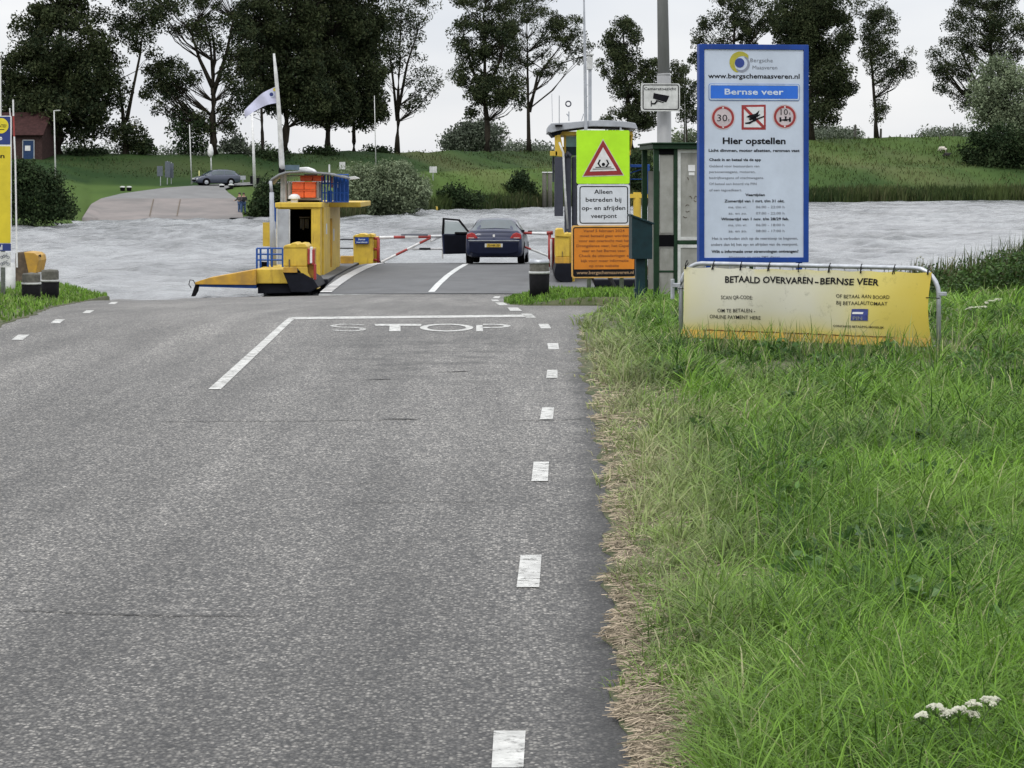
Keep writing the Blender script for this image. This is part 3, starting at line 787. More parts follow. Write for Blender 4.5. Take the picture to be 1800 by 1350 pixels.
G1 = 'trees in a row on the far dike'
LIB = M['leaf']
make_tree('broad dense dark tree left of the ferry, beside the brick house', 101, 270, 22, (108, 20),
    [(110, 60, 92, 70, 95), (60, 120, 62, 60, 60), (150, 120, 60, 60, 60), (95, 190, 85, 45, 80), (110, -60, 85, 70, 60), (160, 170, 50, 50, 32), (40, 175, 38, 45, 26), (150, 225, 30, 22, 10)],
    per=80, leaf=0.36, clump=1.25, group=G1, seed=1, forks=[[(100, 262, 8), (84, 225, 6), (72, 180, 4)]])
make_tree('leaning forked tree with thin crown, right of the broad dense tree', 222, 270, 11, (206, 120),
    [(240, 20, 50, 60, 34), (200, 140, 28, 60, 22), (222, 236, 36, 26, 30), (255, 60, 40, 40, 16), (240, -60, 60, 50, 20)], per=55, leaf=0.30, group=G1, seed=2,
    forks=[[(222, 210, 8), (234, 150, 5), (246, 90, 4), (252, 40, 2)]])
make_tree('tall tree with an open airy crown showing its limbs, left of the flagpole', 374, 270, 16, (376, 60),
    [(300, 130, 50, 30, 34), (290, 165, 45, 40, 26), (400, 60, 60, 45, 30), (330, 20, 70, 42, 44), (420, 130, 32, 60, 30), (405, 200, 22, 30, 12), (350, 215, 30, 26, 14), (370, -70, 80, 60, 40)], per=55, leaf=0.30, group=G1, seed=3,
    forks=[[(374, 150, 9), (350, 100, 6), (335, 50, 3)], [(374, 165, 9), (398, 90, 6), (410, 30, 3)], [(374, 130, 7), (370, 80, 4), (362, 40, 3)]])
make_tree('slim tree trunk standing behind the white ferry flag', 461, 270, 7.5, (457, 90),
    [(455, 110, 34, 55, 34), (450, 40, 50, 50, 44), (440, 175, 22, 18, 8)], per=70, leaf=0.33, group=G1, seed=4)
make_tree('thick trunked dense tree right behind the white ferry mast', 501, 270, 17, (505, 60),
    [(510, 110, 55, 60, 84), (500, 30, 70, 55, 70), (545, 170, 42, 40, 44), (480, 165, 28, 35, 24), (520, -60, 90, 55, 55)], per=85, leaf=0.36, clump=1.25, group=G1, seed=5,
    forks=[[(492, 220, 5), (483, 180, 4), (478, 140, 3)]])
make_tree('dense tree with a straight trunk, middle of the dark group behind the orange boxes', 577, 268, 11, (575, 70),
    [(575, 120, 50, 65, 80), (585, 30, 65, 55, 70), (560, 195, 36, 22, 26), (600, 190, 28, 25, 22), (590, -60, 80, 55, 50)], per=85, leaf=0.36, clump=1.2, group=G1, seed=6)
make_tree('dense tree with a narrow trunk at the right end of the dark group', 622, 268, 8.5, (620, 80),
    [(635, 120, 46, 65, 76), (630, 40, 55, 50, 60), (655, 180, 26, 25, 20), (640, 200, 32, 22, 16), (640, -50, 60, 45, 34)], per=85, leaf=0.36, clump=1.2, group=G1, seed=7)
make_tree('slender see-through tree standing behind the far bank willow bush', 698, 267, 8.5, (706, 20),
    [(705, 60, 36, 60, 34), (740, 140, 36, 45, 20), (675, 110, 24, 50, 16), (720, 10, 50, 45, 30), (725, 185, 14, 10, 4)], per=42, leaf=0.28, clump=0.9, group=G1, seed=8,
    forks=[[(698, 210, 6), (690, 130, 4), (680, 60, 2)], [(699, 200, 6), (716, 110, 4), (735, 50, 2)]])
make_tree('tree with a dark ball of leaves low on its trunk, above the river gates', 856, 266, 12, (850, 20),
    [(860, 158, 48, 34, 60), (835, 60, 45, 55, 46), (880, 70, 40, 55, 40), (815, 125, 26, 28, 14), (860, -10, 70, 40, 50), (905, 150, 20, 50, 14), (825, 195, 14, 10, 4)], per=65, leaf=0.32, group=G1, seed=9,
    forks=[[(856, 180, 8), (830, 120, 5), (815, 60, 3)], [(856, 160, 8), (880, 100, 5), (890, 40, 3)]])
make_tree('forked tree with an umbrella crown left of the ferry wheelhouse', 930, 266, 8, (926, 40),
    [(940, 40, 60, 40, 50), (990, 50, 40, 35, 28), (905, 90, 34, 40, 24), (955, 110, 40, 25, 18), (930, -20, 70, 40, 40), (1015, 80, 30, 28, 16), (900, 140, 25, 14, 6)], per=50, leaf=0.28, clump=0.9, group=G1, seed=10,
    forks=[[(931, 195, 6), (945, 130, 4), (985, 80, 2)], [(930, 185, 5), (955, 120, 3), (1030, 95, 1.5)]])
make_tree('bushy tree between the ferry wheelhouse and the grey lamp column', 1108, 262, 11, (1095, 60),
    [(1095, 70, 32, 42, 50), (1110, 140, 42, 45, 60), (1075, 100, 26, 40, 24), (1135, 190, 34, 42, 40), (1100, 215, 45, 30, 34), (1150, 130, 20, 30, 12)], per=60, leaf=0.34, group=G1, seed=11)
make_tree('smaller tree seen between the grey lamp column and the blue information panel', 1205, 260, 8, (1203, 130),
    [(1205, 145, 26, 38, 34), (1212, 195, 18, 22, 14), (1190, 125, 18, 22, 10)], per=55, leaf=0.34, group=G1, seed=12)
make_tree('wide airy tree whose crown spreads over the left top of the information panel', 1290, 250, 12, (1290, 20),
    [(1275, 60, 62, 48, 60), (1330, 20, 55, 45, 50), (1232, 90, 24, 36, 18), (1300, 130, 45, 45, 30), (1290, -20, 60, 35, 30)], per=55, leaf=0.36, group=G1, seed=13)
make_tree('large full dark tree behind the right edge of the information panel', 1425, 246, 13, (1430, 20),
    [(1440, 60, 62, 62, 110), (1400, 40, 50, 45, 60), (1460, 130, 48, 45, 60), (1430, 0, 75, 40, 50), (1440, 195, 34, 26, 22), (1465, 160, 26, 28, 16)], per=85, leaf=0.45, clump=1.7, group=G1, seed=14)
make_tree('lone tree with an ivy covered leaning trunk on the right part of the dike', 1541, 241, 8, (1525, 30),
    [(1545, 50, 36, 45, 40), (1555, 110, 40, 42, 36), (1535, 90, 26, 40, 22), (1590, 105, 22, 28, 10), (1525, 15, 30, 25, 16), (1548, 190, 7, 28, 12)], per=50, leaf=0.38, clump=1.3, group=G1, seed=15)
make_tree('spreading tree at the right edge rising above the grey green willow', 1745, 240, 12, (1740, 20),
    [(1720, 40, 60, 55, 70), (1680, 100, 46, 45, 44), (1770, 60, 50, 50, 60), (1650, 140, 24, 24, 10), (1740, -20, 70, 40, 44), (1700, 165, 36, 24, 14)], per=60, leaf=0.40, clump=1.5, group=G1, seed=16,
    forks=[[(1745, 200, 6), (1720, 150, 5), (1690, 90, 3)]])
make_tree('grey green willow tree at the right edge of the photo behind the river', 1775, 285, 9, (1770, 130),
    [(1755, 150, 44, 50, 70), (1790, 170, 40, 60, 70), (1770, 220, 46, 42, 60), (1735, 190, 30, 34, 30)], per=80, leaf=0.45, clump=1.6, mleaf=M['leaf_pale'], seed=17, name='willow_tree', group=None)

# distant tree beyond the dike (own distance)
def far_base(px, py, d): return WP(px, py, d)
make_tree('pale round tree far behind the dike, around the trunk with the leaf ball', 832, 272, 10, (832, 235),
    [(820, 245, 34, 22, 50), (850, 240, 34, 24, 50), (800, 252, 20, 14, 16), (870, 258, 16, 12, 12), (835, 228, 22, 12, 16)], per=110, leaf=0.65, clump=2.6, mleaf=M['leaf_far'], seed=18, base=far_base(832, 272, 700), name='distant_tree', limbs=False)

# shrubs and hedges on the dike
GB = 'low shrubs along the crest of the far dike'
def bush(label, px, yb, blobs, d=None, leaf=0.3, clump=0.8, per=60, m=None, group=None, name='bush', seed=0, cat='bush', tw=2.4):
    return make_tree(label, px, yb, tw, (px, min(b[1] for b in blobs)), blobs, per=per, leaf=leaf, clump=clump, mleaf=m or M['leaf_dark'], group=group, name=name, cat=cat,
                     base=None if d is None else far_base(px, yb, d), seed=seed, limbs=False)
bush('large dark bush on the far river bank beside the yellow signboard', 75, 388, [(70, 350, 46, 34, 56), (48, 308, 24, 24, 24), (105, 366, 22, 18, 18), (20, 350, 30, 40, 24), (85, 318, 18, 18, 12), (30, 295, 22, 14, 12)], d=171, leaf=0.2, clump=0.7, per=95, m=M['leaf_dark'], seed=30)
bush('dark bush on the far bank directly left of the ferry cabin', 470, 384, [(470, 350, 26, 32, 40), (490, 335, 22, 26, 24), (455, 372, 20, 14, 14), (520, 352, 30, 32, 30)], leaf=0.24, clump=0.75, per=90, seed=31)
bush('tall pale willow bush on the far bank right of the ferry cabin', 655, 382, [(640, 325, 40, 36, 60), (690, 320, 42, 42, 80), (720, 335, 36, 38, 56), (660, 352, 60, 26, 60), (625, 345, 30, 30, 30)], leaf=0.24, clump=0.8, per=95, m=M['leaf_pale'], seed=32)
bush('dark pointed bush on the grass slope left of the wooden mooring piles', 913, 345, [(913, 322, 17, 20, 34), (925, 335, 16, 12, 14), (900, 334, 12, 12, 10)], leaf=0.3, clump=0.8, per=70, seed=33)
bush('dark green bush at the waterline right of the yellow buoy', 800, 366, [(795, 345, 26, 20, 30), (775, 352, 20, 16, 16), (830, 352, 20, 12, 12)], leaf=0.3, clump=0.8, per=70, seed=34)
bush('dark dense thicket under the willow at the right edge', 1740, 292, [(1720, 255, 30, 32, 40), (1760, 255, 40, 36, 50), (1795, 260, 30, 30, 30), (1735, 285, 50, 16, 24)], leaf=0.45, clump=1.3, per=80, seed=35)
bush('broad round hedge shrub under the thick trunked tree on the crest', 560, 270, [(560, 266.5, 34, 5, 22)], leaf=0.3, clump=0.7, group=GB, seed=36)
bush('low shrub on the crest below the slender see-through tree', 665, 268, [(665, 264, 28, 5, 18)], leaf=0.3, clump=0.7, group=GB, seed=37)
bush('shrub on the crest left of the leaning forked tree', 150, 272, [(150, 268, 45, 6, 28)], leaf=0.3, clump=0.7, group=GB, seed=38)
bush('shrub with light gaps on the crest right of the open airy tree', 408, 268, [(408, 247, 22, 14, 20), (420, 255, 16, 9, 10)], leaf=0.28, clump=0.8, m=M['leaf_far'], group=GB, seed=39)
bush('thicket of young trees on the crest between the forked and the airy tree', 325, 268, [(320, 215, 30, 30, 18), (335, 250, 26, 14, 14), (345, 225, 14, 26, 8)], leaf=0.28, clump=0.8, group=GB, seed=40, tw=3)
bush('small dark shrub on the crest below the leaning forked tree', 256, 270, [(256, 256, 16, 14, 14)], leaf=0.3, clump=0.8, group=GB, seed=41)
bush('low hedge on the crest between the flag tree and the mast tree', 440, 266, [(470, 266, 40, 3.5, 18)], leaf=0.3, clump=0.6, group=GB, seed=42)
bush('green shrub behind the shelter roof, right of the grey lamp column', 1215, 255, [(1205, 245, 26, 16, 24)], leaf=0.4, clump=1.2, m=M['leaf_pale'], group=GB, seed=43)
bush('round bushes on the bank behind the blue ferry frame', 1120, 345, [(1125, 300, 30, 34, 40), (1100, 330, 30, 20, 24), (1145, 335, 26, 20, 16)], leaf=0.34, clump=1.0, seed=44)
# far-off woods on the horizon
def wood(label, x0, x1, y0, y1, d, n, seed):
    rr = random.Random(seed); cents = []; rads = []
    for _ in range(n):
        x = rr.uniform(x0, x1); k = 0.6 + 0.4 * math.sin(x * 0.09 + seed) * math.sin(x * 0.031)
        y = y1 - (y1 - y0) * k * rr.random(); cents.append(WP(x, y, d * rr.uniform(0.97, 1.03))); rads.append(d * 0.0042)
    V, lp, st, A = leaf_cloud(cents, rads, 60, d * 0.0009, seed)
    o = np_mesh('distant_wood', V, lp, st, None, M['leaf_far'], None, A); tag(o, label, 'wood', None, 'stuff')
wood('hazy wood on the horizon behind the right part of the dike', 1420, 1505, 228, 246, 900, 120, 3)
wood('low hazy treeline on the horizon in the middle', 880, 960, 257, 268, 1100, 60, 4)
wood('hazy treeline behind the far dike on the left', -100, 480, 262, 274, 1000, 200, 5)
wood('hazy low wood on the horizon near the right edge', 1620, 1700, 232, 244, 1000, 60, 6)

# ================================================================== grass
def tufts(N, per, x0=850, x1=2050):
    px = rng.uniform(x0, x1, N); py = rng.uniform(500, 1560, N)
    d = F * CH / np.maximum(py - HY, 1.0)
    k = (d < 46) & (d > 5.6); px, d = px[k], d[k]
    x = (px - CX) / F * d; e = x - xR(d)
    k = e > 0.0; x, d, e = x[k], d[k], e[k]
    edge_w = np.interp(d, [7, 9, 11, 14, 20, 26, 60], [0.15, 0.11, 0.07, 0.06, 0.04, 0.02, 0.01]) * (1 + 0.55 * vnoise(d * 0 + 1, d, 22, 3.0) + 0.35 * vnoise(d * 0, d, 23, 8.0))
    pr = np.clip((e - edge_w) / 0.07, 0, 1) * np.clip(0.75 + 0.6 * vnoise(x, d, 21, 3.2), 0.25, 1) + 0.30 * (vnoise(x * 1.0, d * 0.6, 24, 7.0) > 0.42)
    k = rng.random(len(x)) < pr; x, d, e = x[k], d[k], e[k]
    n = len(x)
    th = np.exp(rng.normal(0, 0.40, n) + 0.22 * vnoise(x, d, 29, 2.6)); trn = rng.normal(0, 0.2, n); tdry = np.clip(rng.normal(-0.15, 0.3, n), 0, 1)
    X, Dd, E = (np.repeat(a, per) for a in (x, d, e)); TH, TR, TD = (np.repeat(a, per) for a in (th, trn, tdry))
    m = n * per
    a = rng.uniform(0, 2 * PI, m); rr_ = np.abs(rng.normal(0, 1, m)) * 0.028 * (1 + Dd / 16)
    X = X + np.cos(a) * rr_; Dd = Dd + np.sin(a) * rr_ * 1.3; E = X - xR(Dd)
    return X, Dd, E, TH, TR, TD, a
per = 16
x, d, e, th, trn, tdry, a0 = tufts(21000, per)
n = len(x)
big = vnoise(x, d, 25, 1.1)
wind = 0.5 + 1.2 * vnoise(x, d, 26, 0.9)
ang = a0 + 0.0; 
ax, ay = np.cos(a0) + 0.55 * np.cos(wind), np.sin(a0) + 0.55 * np.sin(wind); ang = np.arctan2(ay, ax) + rng.normal(0, 0.35, n)
H = (0.12 + 0.085 * np.clip(e / 1.2, 0, 1) + 0.05 * big * np.clip(e / 0.6, 0, 1)) * th * rng.uniform(0.5, 1.25, n)
H *= np.interp(d, [7, 20, 30, 45], [1.0, 1.25, 1.25, 1.0])
H *= np.where((d > 21.3) & (d < 26) & (x > 1.6) & (x < 4.3), 0.42, 1)
H *= np.where((d > 20.2) & (d < 25.2) & (x > 0.72) & (x < 1.75), 1.5, 1)
H = np.clip(H, 0.03, 0.42) * np.clip(0.42 + e / 0.5, 0.42, 1)
Wd = np.maximum(0.0055, d * 0.00050) * rng.uniform(0.55, 1.4, n)
lean = np.clip(rng.normal(0.84, 0.28, n), 0.05, 1.35)
dryz = np.clip(1.0 - e / 0.75, 0, 1) * np.interp(d, [7, 9, 11, 13, 24, 32], [0.1, 0.22, 0.6, 0.85, 0.75, 0.3]) + 0.22 * np.clip(vnoise(x, d, 27, 1.5) - 0.3, 0, 1)
dry = np.clip(dryz * rng.uniform(0.45, 1.3, n) + 0.5 * tdry * (rng.random(n) < 0.5), 0, 1); dry = np.where(rng.random(n) < 0.02, 0.8, dry)
dk = np.interp(d, [18.5, 20.5, 24.5, 27], [0, 0.28, 0.28, 0]) * np.clip(1 - np.abs(x - 2.4) / 3, 0, 1)  # shadow around the banner, put into the blade colour
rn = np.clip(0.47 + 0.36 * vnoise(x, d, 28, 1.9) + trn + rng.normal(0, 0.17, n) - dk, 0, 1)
pale = rng.random(n) < 0.035
dry = np.where(pale, rng.uniform(0.3, 0.6, n), dry)
patch = np.clip((vnoise(x, d * 0.7, 35, 1.7) - 0.38) / 0.15, 0, 1) * np.clip(2.2 - e, 0, 1)
H = H * (1 - 0.40 * patch); dry = np.clip(dry + 0.35 * patch * rng.random(n), 0, 1); rn = np.clip(rn + 0.1 * patch, 0, 1)
P = np.stack([x, d, zverge(x, d)], 1)
o = blades_obj('grass', M['grass'], P, H, Wd, ang, lean, rng.normal(0, 0.9, n), {'rnd': rn, 'dry': dry})
tag(o, 'lush green grass verge right of the road, dry along the asphalt edge', 'grass', None, 'stuff')

# tall seed stems and long blades, round the fence banner especially
n = 1700
dd = rng.uniform(7, 34, n); xx = rng.uniform(0.75, 1, n) * 0 + rng.uniform(0, 1, n) * (0.22 * dd) + 0.9
nearb = rng.random(n) < 0.55
tt = rng.random(n)
xx = np.where(nearb, 1.55 + 2.5 * tt, xx); dd = np.where(nearb, 25.1 - 1.65 * tt - rng.uniform(0.05, 0.9, n), dd)
P = np.stack([xx, dd, zverge(xx, dd)], 1)
H = np.where(nearb, rng.uniform(0.12, 0.40, n), rng.uniform(0.18, 0.36, n)) * np.where(rng.random(n) < 0.06, 1.35, 1)
o = blades_obj('tall_grass', M['grass'], P, H, np.maximum(0.0035, dd * 0.00034), rng.uniform(0, 2 * PI, n), rng.uniform(0.1, 0.7, n), rng.normal(0, 1, n), {'rnd': rng.random(n), 'dry': np.clip(rng.uniform(-0.6, 0.9, n), 0, 1)})
tag(o, 'long grass stalks growing up in front of the yellow banner', 'grass', None, 'stuff')

# broad leaved weeds in the verge
cs = []; rd = []; rr = random.Random(31)
for _ in range(46):
    d_ = rr.choice([rr.uniform(8, 14), rr.uniform(12, 24), rr.uniform(20, 30)]); x_ = float(xR(d_)) + rr.uniform(0.4, 0.19 * d_)
    for k in range(rr.randint(1, 3)):
        xx_ = x_ + rr.uniform(-.12, .12); dd_ = d_ + rr.uniform(-.15, .15)
        cs.append((xx_, dd_, float(zverge(xx_, dd_)) + rr.uniform(0.09, 0.17))); rd.append(rr.uniform(0.05, 0.10))
V, lp, st, A = leaf_cloud(cs, rd, 22, 0.055, 88, 0.5)
o = np_mesh('verge_weeds', V, lp, st, None, leafmat('weed_leaves', (0.018, 0.055, 0.012), (0.10, 0.20, 0.05), (0.2, 0.2, 0.08), 0.55, 0.3, 0.25), None, A)
tag(o, 'clumps of broad leaved weeds scattered in the green verge', 'weeds', None, 'stuff')

# straw lying along the asphalt edge
n = 20000
dd = np.concatenate([F * CH / (rng.uniform(560, 1420, n) - HY)])
ee = np.abs(rng.normal(0.07, 0.085, n)) + 0.01
xx = xR(dd) + ee
P = np.stack([xx, dd, zverge(xx, dd) + 0.012 + rng.uniform(0, 0.02, n)], 1)
ok = ee < np.interp(dd, [7, 9, 14, 20, 26, 60], [0.21, 0.16, 0.13, 0.12, 0.06, 0.03]); P = P[ok]
ok = rng.random(len(P)) < np.interp(P[:, 1], [6.5, 9, 10, 14, 30], [0.9, 0.7, 0.42, 0.22, 0.0]) * np.clip(0.7 + 1.3 * vnoise(P[:, 0] * 2, P[:, 1], 33, 4.0), 0.08, 1); P = P[ok]; n = len(P)
def straw_obj(name, P, Ls, w, seed, label, amain=0.0, aw=0.7):
    r = np.random.default_rng(seed); n = len(P)
    a = r.normal(amain, aw, n); l = Ls * r.uniform(0.3, 1.2, n); cv = r.normal(0, 0.35, n)
    V = np.zeros((n, 6, 3))
    for k, t in enumerate((-0.5, 0, 0.5)):
        cx = P[:, 0] + np.cos(a + cv * t) * l * t; cy = P[:, 1] + np.sin(a + cv * t) * l * t; cz = P[:, 2] + 0.012 * (1 - 4 * t * t) * r.uniform(-0.3, 1, n)
        for q, sg in enumerate((-1, 1)):
            V[:, 2 * k + q, 0] = cx - np.sin(a) * w * sg * 0.5; V[:, 2 * k + q, 1] = cy + np.cos(a) * w * sg * 0.5; V[:, 2 * k + q, 2] = cz + sg * w * 0.3
    b = (np.arange(n) * 6)[:, None]
    lp = (b + np.array([0, 1, 3, 2, 2, 3, 5, 4])[None, :]).ravel(); st = (np.arange(n * 2) * 4)
    o = np_mesh(name, V.reshape(-1, 3), lp, st, None, M['straw'], None, {'rnd': np.repeat(r.random(n), 6), 'dry': np.repeat(np.clip(r.uniform(-1, 1, n), 0, 1), 6)})
    tag(o, label, 'straw', None, 'stuff'); return o
straw_obj('straw', P, 0.085, np.maximum(0.0028, P[:, 1] * 0.00032), 5, 'dry cut straw lying along the edge of the asphalt', 0.0, 1.0)
# loose straw in the verge
n = 5000; dd = F * CH / (rng.uniform(620, 1400, n) - HY); xx = xR(dd) + rng.uniform(0.15, 1.3, n) ** 1.0 * rng.uniform(0.2, 1, n)
P = np.stack([xx, dd, zverge(xx, dd) + 0.05], 1)
straw_obj('loose_straw', P, 0.09, np.maximum(0.0025, dd * 0.0003), 6, 'pale loose straw caught among the verge grass', 0.8, 1.2)

# far grass island, slope end and the left verge
def fill(n, x0, x1, d0, d1, fn, H0, w, name, label, dryk=0.2, m='grass', seed=1):
    r = np.random.default_rng(seed)
    x = r.uniform(x0, x1, n); d = r.uniform(d0, d1, n)
    ok = fn(x, d); x, d = x[ok], d[ok]; n = len(x)
    P = np.stack([x, d, zverge(x, d)], 1)
    big = vnoise(x, d, 30, 1.2)
    o = blades_obj(name, M[m], P, H0 * r.uniform(0.5, 1.3, n) * (1 + 0.35 * big), w * r.uniform(0.7, 1.4, n), r.uniform(0, 2 * PI, n), np.clip(r.normal(0.4, 0.2, n), 0, 1), r.normal(0, 1, n),
               {'rnd': np.clip(r.normal(0.5, 0.25, n) + 0.2 * big, 0, 1), 'dry': np.clip(r.uniform(-1.2, 1, n), 0, 1) * dryk})
    tag(o, label, 'grass', None, 'stuff')
fill(60000, -0.5, 12, 42.4, 58, lambda x, d: (x > xR(d) + 0.02) & (d < bank_d(x) + 7), 0.11, 0.022, 'short_grass', 'short bright grass between the side path and the river', 0.2, seed=2)
fill(42000, -14, -5.5, 26, 66, lambda x, d: (x < xL(d) - 0.03) & (d < bank_d(x) + 3), 0.11, 0.022, 'left_verge_grass', 'short green grass on the left verge around the two black bollards', 0.35, seed=3)
fill(26000, -12, -5.5, 5, 26, lambda x, d: x < xL(d) - 0.03, 0.13, 0.012, 'near_left_grass', 'grass on the left verge nearest the camera', 0.3, seed=5)
fill(60000, 5, 60, 30, 44, lambda x, d: (x > 0.19 * d), 0.2, 0.03, 'side_grass', 'green grass field at the right edge of the photo', 0.2, seed=4)

# reeds and rough herbs on the near river bank right of the banner
r = np.random.default_rng(9)
n = 46000
x = r.uniform(5.6, 22, n); bd = bank_d(x); d = bd + r.uniform(0.2, 4.4, n)
hmax = np.interp(x, [5.0, 6.2, 6.8, 7.6, 8.6, 9.4, 24], [0.2, 0.35, 0.7, 0.95, 1.2, 1.45, 1.9]) * (1 + 0.16 * vnoise(x, d, 40, 1.4))
H = hmax * np.where(r.random(n) < 0.25, 1.0, r.uniform(0.3, 0.85, n))
P = np.stack([x, d, zverge(x, d)], 1)
o = blades_obj('reeds', M['reed'], P, H, 0.024 * r.uniform(0.6, 1.5, n), 0.35 + r.normal(0, 0.9, n), np.clip(r.normal(0.28, 0.18, n), 0.02, 0.9), r.normal(0, 1, n),
               {'rnd': np.clip(r.normal(0.4, 0.3, n) + 0.35 * vnoise(x, d, 41, 1.0), 0, 1), 'dry': np.clip(0.5 * vnoise(x, d, 42, 0.9) + r.normal(-0.02, 0.3, n), 0, 1)})
tag(o, 'tall reeds and rough herbs on the river bank behind the banner', 'reeds', None, 'stuff')
# leafy herbs in front of the reeds
cs = []; rd = []
rr = random.Random(12)
for _ in range(1500):
    xx = rr.uniform(6.2, 22); bb = float(bank_d(xx)); dd_ = bb + rr.uniform(-0.9, 1.2); hh = rr.uniform(0.02, 0.8) * min(1, max(0, (xx - 5.6) / 3))
    cs.append((xx, dd_, float(zverge(xx, dd_)) + hh)); rd.append(rr.uniform(0.14, 0.3))
V, lp, st, A = leaf_cloud(cs, rd, 40, 0.055, 77)
o = np_mesh('bank_herbs', V, lp, st, None, leafmat('herb_leaves', (0.016, 0.042, 0.010), (0.075, 0.15, 0.03), (0.12, 0.12, 0.05), 0.55, 0.3, 0.2), None, A)
tag(o, 'dark leafy nettles and herbs at the foot of the reeds', 'herbs', None, 'stuff')

# far bank reeds and tussocks on the dike
r = np.random.default_rng(15)
n = 26000
px = r.uniform(560, 2000, n)
t_ = r.uniform(0.0, 0.055, n)
P = np.array([far_pt(float(a), float(b)) for a, b in zip(px, t_)])
s_ = P[:, 1] / F
H = (20 * s_) * r.uniform(0.5, 1.25, n) * (1 + 0.25 * vnoise(P[:, 0], P[:, 1], 50, 0.25))
o = blades_obj('far_reeds', M['reed'], P, H, 1.6 * s_ * r.uniform(0.6, 1.3, n), r.uniform(0, 2 * PI, n), r.uniform(0, 0.4, n), r.normal(0, 1, n),
               {'rnd': np.clip(0.25 + 0.4 * vnoise(P[:, 0], P[:, 1], 51, 0.2) + r.normal(0, 0.2, n), 0, 1), 'dry': np.clip(0.35 * vnoise(P[:, 0], P[:, 1], 52, 0.1) + r.normal(0.0, 0.15, n), 0, 1)})
tag(o, 'band of dark reeds along the far river bank', 'reeds', None, 'stuff')
n = 30000
px = r.uniform(-60, 1880, n); t_ = r.uniform(0.03, 1.0, n)
off = (px > 135) & (px < 480) & (t_ < 0.7)
px, t_ = px[~off], t_[~off]
P = np.array([far_pt(float(a), float(b)) for a, b in zip(px, t_)]); P[:, 2] += 0.0
cl = vnoise(P[:, 0], P[:, 1], 60, 0.5)
k = (cl > -0.05) | (r.random(len(P)) < 0.35)
P = P[k]; px = px[k]; tt_ = t_[k]; cl = cl[k]; n = len(P); s_ = P[:, 1] / F
H = (4.0 + 3.0 * np.clip(cl, 0, 1) + np.interp(px, [1200, 1420], [0, 2.5])) * s_ * r.uniform(0.4, 1.3, n)
o = blades_obj('dike_tussocks', M['tussock'], P, H, 1.5 * s_ * r.uniform(0.6, 1.3, n), r.uniform(0, 2 * PI, n), r.uniform(0.2, 0.8, n), r.normal(0, 1, n),
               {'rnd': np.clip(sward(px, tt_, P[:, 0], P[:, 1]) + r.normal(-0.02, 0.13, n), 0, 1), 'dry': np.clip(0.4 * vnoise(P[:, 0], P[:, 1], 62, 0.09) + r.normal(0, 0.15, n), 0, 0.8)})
tag(o, 'rough grass tussocks covering the far dike', 'grass', None, 'stuff')
